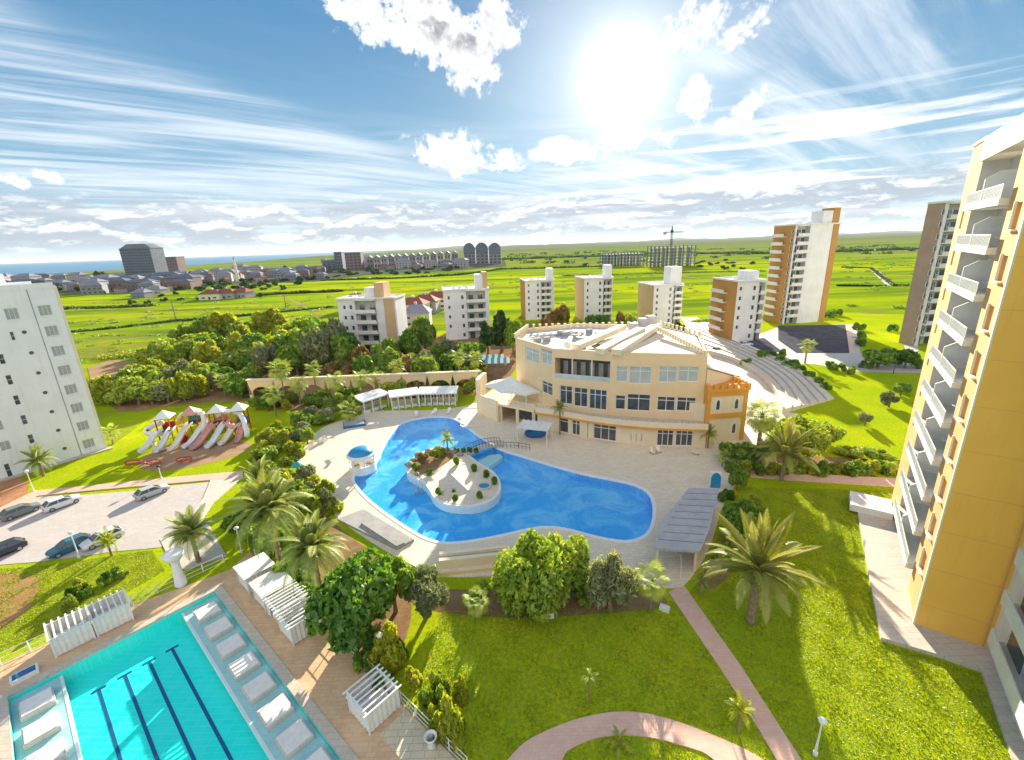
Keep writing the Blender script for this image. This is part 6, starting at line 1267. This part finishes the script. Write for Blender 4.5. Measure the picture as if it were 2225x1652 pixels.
def tree(key, px, py, label, width=None, top=None, group=None, sc_=None, z=0.0, world=None):
    L, W, Hh, cat, nm = TREES[key]; x, y = world or G(px, py); TN[0] += 1; cm_, tm = L[TN[0] % len(L)]
    sx = sc_ or 1.0; sz = sx
    if width: sx = width * MPP(px, py) / (2 * W)
    if top: sz = HT(px, py, top) / Hh
    elif width: sz = sx
    t = thing(nm, label, cat, (x, y, z), random.uniform(0, 6.28), group); t.scale = (sx, sx, sz)
    if tm: inst('crown', cm_, t); inst('trunk', tm, t)
    else: inst('foliage', cm_, t)
    return t
# palms
def frondmesh(L, npair, ll, droop, mt, wid=.05, seed=0, vee=.5):
    R_ = random.Random(seed); m = M(); P = []
    for i in range(13): u = i / 12; P.append(Vector((L * (u - .18 * u * u * droop), 0, L * (.42 * u - droop * .62 * u * u))))
    m.tube(P, [wid * (1 - .8 * i / 12) for i in range(13)], 4)
    for i in range(npair):
        u = .10 + .90 * i / (npair - 1); k = min(int(u * 12), 11); f_ = u * 12 - k; p = P[k].lerp(P[k + 1], f_); tg = (P[k + 1] - P[k]).normalized(); l = ll * (math.sin(PI * min(1, .22 + u * .80)) ** .7) * R_.uniform(.85, 1.1)
        for s_ in (-1, 1):
            d = (Vector((0, s_, 0)) * .80 + tg * .62 + Vector((0, 0, vee * .35))).normalized(); w_ = tg * (L / npair * .30); tip = p + d * l + Vector((0, 0, -l * .28)); md = p + d * l * .55
            m.add([p - w_, p + w_, md + w_ * .9, tip, md - w_ * .9], [(0, 1, 2, 3, 4)])
    return m.mesh('frond', mt)
def fanmesh(L, R0, mt, seed=0, n=15):
    m = M(); rnd = random.Random(seed); m.tube([(0, 0, 0), (L * .55, 0, L * .12), (L, 0, 0)], [.035, .025, .015], 4); c = Vector((L, 0, 0)); vs = [c]; 
    for i in range(n): a = -1.9 + 3.8 * i / (n - 1); r_ = R0 * (1 - .15 * abs(a) / 1.9); z = -r_ * .22 - abs(a) * .05; vs += [c + Vector((math.cos(a - .09) * r_ * .6, math.sin(a - .09) * r_ * .6, -.04)), c + Vector((math.cos(a) * r_, math.sin(a) * r_, z)), c + Vector((math.cos(a + .09) * r_ * .6, math.sin(a + .09) * r_ * .6, -.04))]
    m.add(vs, [(0, 1 + 3 * i, 2 + 3 * i, 3 + 3 * i) for i in range(n)]); return m.mesh('frond', mt)
def palmtrunk(h, r0, r1, lean=0.0, bulge=0):
    m = M(); n = max(6, int(h / .35)); P = [(lean * (i / n) ** 1.6, 0, h * i / n) for i in range(n + 1)]; R_ = [(r0 + (r1 - r0) * i / n) * (1.10 if i % 2 else .93) * (1 + (bulge * (i / n) ** 6)) for i in range(n + 1)]; m.tube(P, R_, 9); return m
FR = {}
def frset(key):
    if key in FR: return FR[key]
    if key == 'date': L = [frondmesh(4.6, 54, .72, d, 'leafpalmgold', .06, i) for i, d in enumerate((.2, .42, .7, 1.0))]
    elif key == 'grey': L = [frondmesh(4.2, 50, .75, d, 'leafpalm', .05, i) for i, d in enumerate((.5, .9, 1.3, 1.7))]
    elif key == 'small': L = [frondmesh(2.3, 24, .52, d, 'leafpalm', .03, i) for i, d in enumerate((.4, .9, 1.4))]
    elif key == 'smallgold': L = [frondmesh(2.0, 20, .42, d, 'leafyellow', .03, i) for i, d in enumerate((.5, 1.0, 1.5))]
    elif key == 'fan': L = [fanmesh(1.1, .95, 'leafpalm', 1), fanmesh(1.25, 1.0, 'leafmid', 2)]
    FR[key] = L; return L
def palm(label, px, py, kind='date', crownpx=None, n=28, R_=None, trunk=.26, group=None, lean=0.0, name='palm_tree', cat='palm tree', world=None):
    x, y = world or G(px, py); h = HT(px, py, crownpx) if crownpx else 1.0; t = thing(name, label, cat, (x, y, .02), random.uniform(0, 6.28) if not lean else 0, group)
    base = {'date': 4.3, 'grey': 4.0, 'small': 2.2, 'smallgold': 1.9, 'fan': 2.1}[kind]; sc_ = (R_ or base) / base
    palmtrunk(h, trunk, trunk * .8, lean, .35 if kind in ('date', 'grey') else 0).build('trunk', 'palmbark', t); fs = frset(kind); k3 = len(fs)
    for i in range(n):
        u = (i + .5) / n; a = i * 2.39996 + random.uniform(-.2, .2)
        if kind == 'fan': pitch = math.radians(-75 + 130 * u); me = fs[i % k3]
        else: pitch = math.radians(-18 + 88 * u ** 1.15); me = fs[min(k3 - 1, int((1 - u) * k3))]
        o = inst('frond', me, t, (lean, 0, h - .1 + .15 * u)); o.rotation_euler = (random.uniform(-.25, .25), -pitch, a); o.scale = (sc_ * random.uniform(.88, 1.08),) * 3
    return t
palm('large golden date palm standing on the lawn right of the straight pink path', 1630, 1352, 'date', 1240, 36, 5.6, .42)
palm('big grey green date palm, taller of the pair behind the cabanas', 612, 1238, 'grey', 1112, 52, 5.2, .32); palm('shaggy date palm between the corner cabana and the big dark tree', 700, 1308, 'grey', 1195, 46, 4.3, .32)
palm('feathery date palm at the left rear of the palm pair, near the teal umbrella', 580, 1120, 'grey', 1048, 30, 3.8, .25)
palm('bushy date palm in the paved entrance near the shower column', 432, 1222, 'small', 1160, 36, 3.4, .26); palm('small yellow palm beside the white car in the lower parking row', 243, 1208, 'smallgold', 1180, 18, 2.0, .14)
palm('dark green palm at the corner of the white apartment block', 95, 1035, 'small', 1003, 24, 3.2, .22); palm('small palm at the right foot of the white apartment block', 246, 965, 'fan', 938, 20, 2.0, .15)
palm('tall fan palm beside the orange castle tower', 1645, 985, 'fan', 902, 46, 3.1, .32); palm('young palm in a white pot before the right restaurant windows', 1537, 975, 'small', 945, 16, 2.2, .12)
palm('palm in front of the ground floor of the restaurant beside the white pergola', 1216, 945, 'small', 888, 18, 2.0, .16); palm('palm with orange bracts growing at the back of the island', 973, 985, 'smallgold', 955, 18, 2.0, .14)
palm('fan palm beside the dark car park and the pale square', 1748, 790, 'fan', 750, 30, 2.5, .22); palm('spreading feather palm over the end of the brick path on the right', 1697, 1045, 'date', 985, 30, 5.0, .28)
palm('palm with drooping leaves at the left end of the flower border by the brick path', 1655, 1020, 'small', 985, 20, 2.9, .18); palm('small dark fan palm at the corner of the restaurant deck', 1568, 1015, 'fan', 990, 16, 1.3, .10)
palm('small yellow palm touching the lower part of the straight pink path', 1603, 1592, 'smallgold', 1545, 14, 1.35, .10); palm('tiny yellow palm on the lawn inside the curved pink path', 1342, 1632, 'smallgold', 1614, 10, 1.2, .08)
palm('thin young palm alone on the dark lawn above the curved path', 1279, 1530, 'small', 1472, 9, .9, .06); palm('round fan palm in the soil bed below the retaining wall', 1038, 1340, 'fan', 1306, 26, 1.5, .10)
palm('fan palm right of the silvery olive tree by the white slab', 1412, 1330, 'fan', 1262, 30, 1.9, .13); palm('small dark palm at the foot of the pavilion corner', 1520, 1290, 'small', 1262, 12, 1.2, .1)
palm('tall drooping palm with thin trunk in front of the left arches', 622, 880, 'fan', 800, 34, 3.0, .18); 
for i, (px, py, tp, w) in enumerate(((690, 868, 800, 'fan palm between the second pair of arches'), (825, 858, 820, 'bushy fan palm behind the middle arches'), (868, 850, 795, 'fan palm behind the right end of the arcade'), (1000, 845, 775, 'tall fan palm left of the restaurant tent'), (1035, 835, 778, 'fan palm close to the teal awnings'),
        (352, 868, 838, 'fan palm left of the play structure'), (930, 835, 785, 'fan palm with grey trunk over the long white canopy'), (490, 862, 825, 'small fan palm above the play structure canopy'), (760, 915, 890, 'young fan palm left of the short white canopy'))):
    palm(w, px, py, 'fan', tp, 26, 2.4, .16)
for i, (px, py, w) in enumerate(((655, 885, 'leftmost'), (735, 878, 'second'), (790, 872, 'third'), (600, 905, 'lowest'))): palm('%s of four fan palms standing before the arcade arches' % w, px, py, 'fan', py - 52, 26, 2.6, .16)
# named trees
T_ = tree
T_('broad', 780, 1400, 'big dark glossy tree beside the slatted cabanas', 215, 1205); T_('broad', 860, 1330, 'dark tree right of the big glossy tree by the cabanas', 120, 1200)
T_('bright', 1155, 1325, 'large bushy tree overlapping the lower shore of the lagoon pool', 165, 1165); T_('bright', 1225, 1290, 'rounded green tree directly right of the large bushy tree at the pool shore', 130, 1160); T_('mid', 1120, 1345, 'small leafy tree at the foot of the large bushy tree', 60, 1268)
T_('olive', 1325, 1328, 'silvery olive tree below the pool between two green trees', 118, 1205); T_('olive', 930, 1335, 'grey olive tree right of the dark glossy tree', 105, 1232)
T_('yshrub', 845, 1455, 'yellow sunlit shrub by the leaning lamp post', 75, 1350); T_('yshrub', 985, 1625, 'tall yellow bush at the lower left of the lawn', 60, 1500); T_('yshrub', 1000, 1530, 'thin yellow bush above the tall yellow bush', 40, 1465)
T_('broad', 1608, 1175, 'dark tree behind the grey pavilion, right of its roof', 95, 1080); T_('yellow', 1632, 1120, 'yellow green bush top beside the dark tree behind the pavilion', 50, 1078)
T_('bright', 1730, 985, 'large green tree right of the castle tower fan palm', 110, 905); T_('bright', 1790, 960, 'green tree at the right of the tree clump on the lawn edge', 70, 918); T_('yellow', 1690, 960, 'yellow flowering bush under the clump beside the fan palm', 60, 905)
T_('deep', 1090, 765, 'tall dark conical tree between the second and third low blocks', 62, 640); T_('deep', 1060, 770, 'shorter dark conical tree left of the tallest one', 45, 668); T_('dark', 1115, 770, 'broad dark tree at the right foot of the conical trees', 50, 690)
T_('mid', 925, 770, 'yellow green tree between the two left low blocks', 62, 672); T_('dark', 890, 790, 'dark tree under the yellow green tree between the left blocks', 70, 710); T_('dark', 845, 800, 'dark tree in front of the leftmost block entrance', 60, 730); T_('dark', 960, 790, 'dark tree by the second low block corner', 50, 740)
T_('rust', 1215, 715, 'reddish brown tree beside the slim block', 55, 655); T_('rust', 1192, 720, 'smaller rusty tree left of the reddish one', 40, 675); T_('dark', 1300, 718, 'dark tree at the foot of the grey white block', 60, 680); T_('rust', 1350, 712, 'brown small tree in the meadow gap behind the restaurant', 40, 672); T_('mid', 1368, 716, 'green small tree right of the brown one in the meadow gap', 30, 680)
T_('deep', 1470, 730, 'dark round tree right of the restaurant roof peak', 45, 690)
T_('dark', 1905, 800, 'large dark tree on the pale square before the brown tower', 80, 752); T_('dark', 1965, 800, 'dark tree right beside the brown tower base', 60, 758); T_('greyg', 1930, 885, 'grey olive like tree in the shaded part of the right lawn', 48, 850); T_('greyg', 1878, 925, 'small grey tree on the sunlit right lawn', 34, 893); T_('dark', 1955, 860, 'dark small tree close to the near tower on the lawn', 40, 830)
for i, (px, py) in enumerate(((1800, 690), (1816, 686), (1865, 717), (1868, 735), (1866, 752), (1690, 698), (1745, 697), (1765, 696), (1935, 720), (1700, 775), (1655, 778), (1620, 795), (1880, 800), (1850, 812), (1822, 806), (1800, 800), (1990, 800), (1780, 690))):
    T_('dshrub', px, py, ordl(i, 'small dark bush') .replace(' from the left', '') + ' in the ring of bushes round the dark car park', 26, py - 20, group='dark bushes round the square')
for i, (px, py) in enumerate(((1690, 782), (1712, 795), (1735, 803), (1755, 815), (1775, 828), (1795, 842), (1672, 772), (1722, 790))): T_('dshrub', px, py + 2, ('lowest ', 'second ', 'third ', 'fourth ', 'fifth ', 'sixth ', 'seventh ', 'eighth ')[i] + 'low green bush edging the outer rim of the curved terraces', 30, py - 12, group='bushes edging the curved terraces')
for i in range(17):
    px = 1590 + i * 23; T_(('shrub', 'yshrub', 'dshrub')[i * 7 % 3], px, 1014 + (i * 5 % 7) + px * .006, ordl(i, 'shrub, a %s one,' % ('green', 'yellow', 'dark green')[i * 7 % 3]) + ' above the brick path', 44, 999, group='%s shrubs of the border above the brick path' % ('green', 'yellow', 'dark green')[i * 7 % 3])
for i, (px, py) in enumerate(((1590, 1000), (1620, 1000), (1850, 992), (1905, 1000))): T_('mid', px, py, ('bushy tree at the left end of the brick path border', 'second bushy tree of the brick path border', 'bushy tree in the middle of the brick path border', 'bushy tree near the tower end of the brick path border')[i], 60, py - (40 if i < 2 else 24))
T_('dark', 1600, 1065, 'dark shrub tree at the left end of the brick path', 40, 1020); T_('dshrub', 1580, 1090, 'dark shrub between the deck and the brick path', 40, 1062)
# island plants
for i, (px, py, w) in enumerate(((903, 1024, 'left tip of the island'), (933, 1036, 'narrow waist of the island'), (992, 1012, 'top of the island below the palm'), (1030, 1027, 'island shore by the bridge'), (1056, 1040, 'upper right shore of the island'), (1074, 1055, 'rightmost shore of the island'), (954, 1078, 'lower left of the island'), (989, 1092, 'lower tip of the island'), (1043, 1086, 'lower right of the island by the basin'), (985, 1075, 'middle of the pale pyramid foot'))):
    T_('ball', px, py, 'clipped green shrub at the ' + w, 30 if i != 9 else 18, group='clipped shrubs on the island', z=.22)
for i, (px, py, k) in enumerate(((920, 1008, 'rust'), (945, 1000, 'yellow'), (960, 996, 'mid'))): T_(k, px, py, ('rusty flowering bush in the island bed', 'yellow bush in the island bed', 'green bush in the island bed under the palm')[i], 30, py - 22, z=.2)
for i in range(9): px = 985 + i * 7; T_('dshrub', px, 984 + i * .4, ordl(i // 2, 'low dark hedge plant') + ' along the bridge end of the island', 14, 972, group='hedge plants by the island bridge', z=.2) if i % 2 else None
# belts of garden trees, filled by region; same-looking ones share a label
def belt(region, n, keys, label, seed, hpx=(30, 55), wpx=(40, 70), sep=20):
    R_ = random.Random(seed); got = []; todo = []; tries = 0; xs = [p[0] for p in region]; ys = [p[1] for p in region]
    while len(got) < n and tries < 4000:
        tries += 1; px, py = R_.uniform(min(xs), max(xs)), R_.uniform(min(ys), max(ys))
        if not inpoly(px, py, region) or any(abs(px - a) < sep and abs(py - b) < sep * .4 for a, b in got): continue
        got.append((px, py)); k = R_.choice(keys); w_ = {'mid': 'bushy mid green', 'dark': 'dark green', 'yellow': 'yellow green', 'rust': 'rust coloured', 'greyg': 'grey green', 'deep': 'very dark slender', 'shrub': 'low green', 'dshrub': 'low dark', 'yshrub': 'low yellow', 'far': 'distant dark'}[k]
        W_, Ht = R_.uniform(*wpx), R_.uniform(*hpx); todo.append((px, py, k, w_ + (' shrub' if 'shrub' in k else ' tree'), W_, Ht))
    cnt = {}
    for px, py, k, w_, W_, Ht in sorted(todo):
        cnt[w_] = cnt.get(w_, -1) + 1; tot = sum(1 for q in todo if q[3] == w_)
        tree(k, px, py, (ordl(cnt[w_], w_) if 1 < tot <= 40 else w_) + ' ' + label, W_, py - Ht, group='%ss %s' % (w_, label))
belt([(330, 800), (380, 765), (450, 740), (560, 728), (700, 715), (720, 790), (560, 800), (400, 815)], 34, ['mid', 'dark', 'yellow', 'yellow', 'mid'], 'in the belt along the meadow', 3, (32, 66), (46, 86), 18)
belt([(570, 800), (720, 760), (760, 770), (750, 815), (580, 820)], 14, ['dark', 'dark', 'greyg', 'mid'], 'in the dark wood by the low blocks', 4, (65, 115), (64, 110), 18)
belt([(740, 785), (860, 800), (1020, 785), (1040, 835), (900, 838), (740, 835)], 18, ['mid', 'rust', 'yellow', 'dark', 'dark', 'greyg'], 'between the arcade and the low apartment blocks', 5, (38, 74), (48, 84), 20)
belt([(215, 905), (240, 860), (330, 835), (440, 825), (450, 862), (330, 890), (230, 915)], 18, ['yellow', 'mid', 'mid', 'yellow', 'greyg'], 'between the white block and the play structure', 6, (38, 70), (50, 84), 18)
belt([(430, 830), (560, 800), (600, 850), (560, 870), (440, 868)], 14, ['dark', 'mid', 'rust', 'greyg'], 'behind the play structure', 7, (28, 50), (40, 65), 18)
belt([(550, 885), (680, 872), (790, 862), (800, 880), (690, 905), (560, 895)], 14, ['dark', 'mid', 'dark', 'yellow'], 'in front of the arcade arches', 8, (18, 32), (36, 60), 18)
belt([(640, 950), (680, 900), (730, 885), (790, 905), (700, 925), (650, 990)], 11, ['greyg', 'mid', 'shrub', 'greyg'], 'between the playground lawn and the pool deck', 9, (26, 46), (34, 55), 16)
belt([(545, 985), (600, 940), (650, 990), (640, 1010), (560, 1010)], 14, ['yshrub', 'yellow', 'mid', 'yshrub'], 'right of the play structure', 10, (20, 38), (32, 50), 14)
belt([(560, 1040), (640, 1030), (720, 1085), (730, 1130), (690, 1140), (600, 1090)], 22, ['yellow', 'mid', 'mid', 'yshrub', 'greyg'], 'in the garden strip above the date palms', 12, (34, 60), (40, 62), 14)
belt([(530, 1130), (600, 1200), (660, 1260), (760, 1370), (690, 1330), (610, 1260), (520, 1170)], 12, ['dark', 'dshrub', 'mid', 'dark'], 'below the date palms behind the cabanas', 13, (34, 55), (44, 66), 16)
belt([(740, 1400), (800, 1370), (880, 1430), (850, 1500), (800, 1480)], 10, ['dshrub', 'dark', 'dshrub'], 'along the fence near the leaning lamp post', 14, (34, 60), (44, 66), 16)
belt([(900, 1500), (960, 1480), (1010, 1640), (950, 1620)], 9, ['yshrub', 'yellow', 'shrub', 'yshrub'], 'at the lower left lawn corner by the fence', 15, (34, 60), (30, 50), 14)
belt([(850, 860), (1010, 830), (1060, 815), (1060, 850), (990, 868), (860, 872)], 12, ['mid', 'rust', 'dark', 'yellow'], 'behind the long white canopy', 16, (24, 44), (34, 55), 16)
belt([(960, 1275), (1100, 1272), (1280, 1290), (1400, 1300), (1380, 1330), (1120, 1340), (980, 1320)], 12, ['shrub', 'dshrub', 'shrub'], 'in the soil bed below the pool terrace', 17, (14, 30), (22, 40), 22)
belt([(1540, 1230), (1640, 1110), (1680, 1130), (1600, 1270)], 8, ['dshrub', 'dark', 'shrub'], 'behind the grey pavilion', 18, (24, 40), (34, 50), 18)
belt([(180, 1265), (300, 1245), (300, 1262), (120, 1350), (60, 1350)], 8, ['shrub', 'dshrub', 'yshrub'], 'beside the lap pool fence on the left lawn', 19, (16, 30), (22, 40), 22)
belt([(-10, 615), (250, 600), (265, 622), (120, 645), (-10, 650)], 40, ['far'], 'among the houses by the sea', 20, (8, 16), (14, 26), 6)
belt([(270, 605), (700, 585), (700, 615), (430, 640), (270, 628)], 100, ['far'], 'among the town houses on the plain', 21, (6, 13), (12, 24), 5)
belt([(700, 585), (1000, 574), (1000, 590), (700, 608)], 50, ['far'], 'in front of the far estate', 22, (4, 9), (12, 24), 5)
belt([(1100, 625), (1660, 640), (1660, 700), (1100, 700)], 0, ['far'], 'x', 23)
belt([(1490, 560), (1660, 572), (1650, 590), (1500, 585)], 12, ['far'], 'by the low sheds right of the crane', 24, (4, 8), (12, 22), 5)
belt([(130, 655), (270, 640), (600, 618), (640, 640), (430, 655), (280, 665)], 16, ['far'], 'round the meadow villas', 25, (6, 10), (12, 20), 6)
# hedgerows and ditches: continuous rough growth nobody could count
def hedge(name, pts, n, w, h, size, mt, seed):
    rng = np.random.default_rng(seed); W_ = [Vector(G(*p)) for p in pts]; seg_ = [(W_[i], W_[i + 1]) for i in range(len(W_) - 1)]; ln = np.array([(b - a).length for a, b in seg_]); idx = rng.choice(len(seg_), n, p=ln / ln.sum()); u = rng.uniform(0, 1, n)
    A_ = np.array([[*seg_[i][0]] for i in idx]); B_ = np.array([[*seg_[i][1]] for i in idx]); P = A_ + (B_ - A_) * u[:, None]; hh = h * (.5 + .5 * np.abs(np.sin(P[:, 0] * .13) * np.cos(P[:, 0] * .037)))
    z = rng.uniform(0, 1, n) * hh; P = np.column_stack([P[:, 0] + rng.normal(0, w * .3, n), P[:, 1] + rng.normal(0, w * .3, n), z]); me = leafmesh(name, P, np.tile([0, -.3, 1.], (n, 1)), size, mt, rng); return tag(inst(name, me), kind='stuff')
hedge('hedgerow', [(135, 724), (250, 714), (367, 700), (480, 692), (600, 680), (720, 668)], 5000, 2.5, 1.2, .6, 'leafdeep', 1)
hedge('hedgerow', [(430, 652), (540, 645), (600, 640), (742, 634)], 4000, 4, 2.2, 1.0, 'leafdeep', 2); hedge('hedgerow', [(140, 672), (260, 668), (330, 665)], 2500, 6, 1.6, .9, 'leafdeep', 3)
hedge('hedgerow', [(700, 610), (860, 606), (1000, 598), (1090, 586), (1310, 580)], 4500, 6, 2.4, 1.3, 'leafdeep', 4); hedge('hedgerow', [(1828, 582), (1890, 583), (1940, 622), (1975, 622)], 2200, 2, 1.5, .8, 'leafdeep', 5); hedge('hedgerow', [(1820, 622), (1925, 623)], 1200, 2, 1.2, .8, 'leafdeep', 6)
hedge('scrub', [(240, 778), (330, 765), (420, 735), (560, 715), (700, 700)], 9000, 9, 1.6, .45, 'leafyellow', 7)
hedge('scrub', [(1500, 700), (1660, 690), (1700, 690)], 1500, 3, 1.0, .5, 'leafmid', 8)
hedge('hedgerow', [(1090, 565), (1300, 558), (1500, 552), (1700, 552), (2000, 542)], 5200, 14, 5, 3.0, 'leafdeep', 9); hedge('hedgerow', [(1220, 600), (1380, 596), (1530, 592), (1660, 590)], 3000, 4, 1.6, 1.0, 'leafmid', 10)
# mown grass standing up in tufts on the near lawns
def grass(name, region, n, seed, avoid=(), h=.065):
    rng = np.random.default_rng(seed); reg = GP(region); xs = [p[0] for p in reg]; ys = [p[1] for p in reg]; P = np.column_stack([rng.uniform(min(xs), max(xs), n), rng.uniform(min(ys), max(ys), n)])
    keep = np.array([inpoly(a, b, reg) and not any(inpoly(a, b, q) for q in avoid) for a, b in P]); P = P[keep]; k = len(P); a = rng.uniform(0, 2 * PI, k); hh = h * rng.uniform(.5, 1.6, k) * (1 + .6 * np.sin(P[:, 0] * 1.7) * np.sin(P[:, 1] * 1.3)); w = .05
    dx, dy = np.cos(a), np.sin(a); lx, ly = rng.normal(0, .08, k), rng.normal(0, .08, k); v = np.empty((k, 3, 3)); v[:, 0] = np.column_stack([P[:, 0] - dx * w, P[:, 1] - dy * w, np.full(k, .02)]); v[:, 1] = np.column_stack([P[:, 0] + dx * w, P[:, 1] + dy * w, np.full(k, .02)]); v[:, 2] = np.column_stack([P[:, 0] + lx, P[:, 1] + ly, .02 + hh])
    me = bpy.data.meshes.new(name); me.vertices.add(k * 3); me.vertices.foreach_set('co', v.reshape(-1)); me.loops.add(k * 3); me.polygons.add(k); me.loops.foreach_set('vertex_index', np.arange(k * 3, dtype=np.int32)); me.polygons.foreach_set('loop_start', np.arange(0, k * 3, 3, dtype=np.int32)); me.polygons.foreach_set('loop_total', np.full(k, 3, dtype=np.int32)); me.materials.append(MATS['grassblade']); me.update(calc_edges=True); return tag(inst(name, me), kind='stuff')
AV = [GP([(1448, 1285), (1570, 1464), (1650, 1592), (1695, 1672), (1755, 1672), (1610, 1448), (1486, 1270)]), smoothp(GP(OUT), 2, False) + smoothp(GP(INN), 2, False)[::-1], POD, DECK]
grass('grass', [(960, 1660), (900, 1500), (960, 1330), (1440, 1320), (1500, 1290), (1545, 1200), (1605, 1058), (1700, 1062), (1945, 1066), (1930, 1110), (1860, 1112), (1880, 1250), (1912, 1395), (2130, 1465), (2224, 1680), (1600, 1700)], 230000, 3, AV)
grass('grass', [(0, 1420), (0, 1235), (90, 1230), (330, 1195), (360, 1240), (200, 1330)], 45000, 4)

def scatter(name, region, n, size, mt, seed, h=.8):
    rng = np.random.default_rng(seed); reg = GP(region); xs = [p[0] for p in reg]; ys = [p[1] for p in reg]; C_ = []
    while len(C_) < n:
        p = (rng.uniform(min(xs), max(xs)), rng.uniform(min(ys), max(ys)))
        if inpoly(*p, reg): C_.append(p)
    P = []
    for (x, y) in C_: k = 26; r_ = rng.uniform(.5, 1.6) * size * 2; P.append(np.column_stack([x + rng.normal(0, r_, k), y + rng.normal(0, r_ * .8, k), rng.uniform(.05, h, k) * size]))
    P = np.vstack(P); return tag(inst(name, leafmesh(name, P, np.tile([0, -.3, 1.], (len(P), 1)), size, mt, rng)), kind='stuff')
scatter('scrub', [(140, 700), (700, 650), (700, 700), (340, 770), (150, 780)], 130, .5, 'leafmid', 31); scatter('scrub', [(140, 660), (700, 620), (1080, 600), (1100, 660), (700, 680), (150, 740)], 90, .7, 'leafolive', 32)
scatter('scrub', [(1100, 590), (1660, 590), (1660, 690), (1100, 680)], 80, .8, 'leafmid', 33); scatter('scrub', [(1830, 560), (1990, 560), (1980, 690), (1820, 690)], 60, .8, 'leafdark', 34); scatter('scrub', [(1100, 552), (2000, 532), (2000, 560), (1100, 590)], 110, 2.6, 'leafdeep', 35, 1.4)
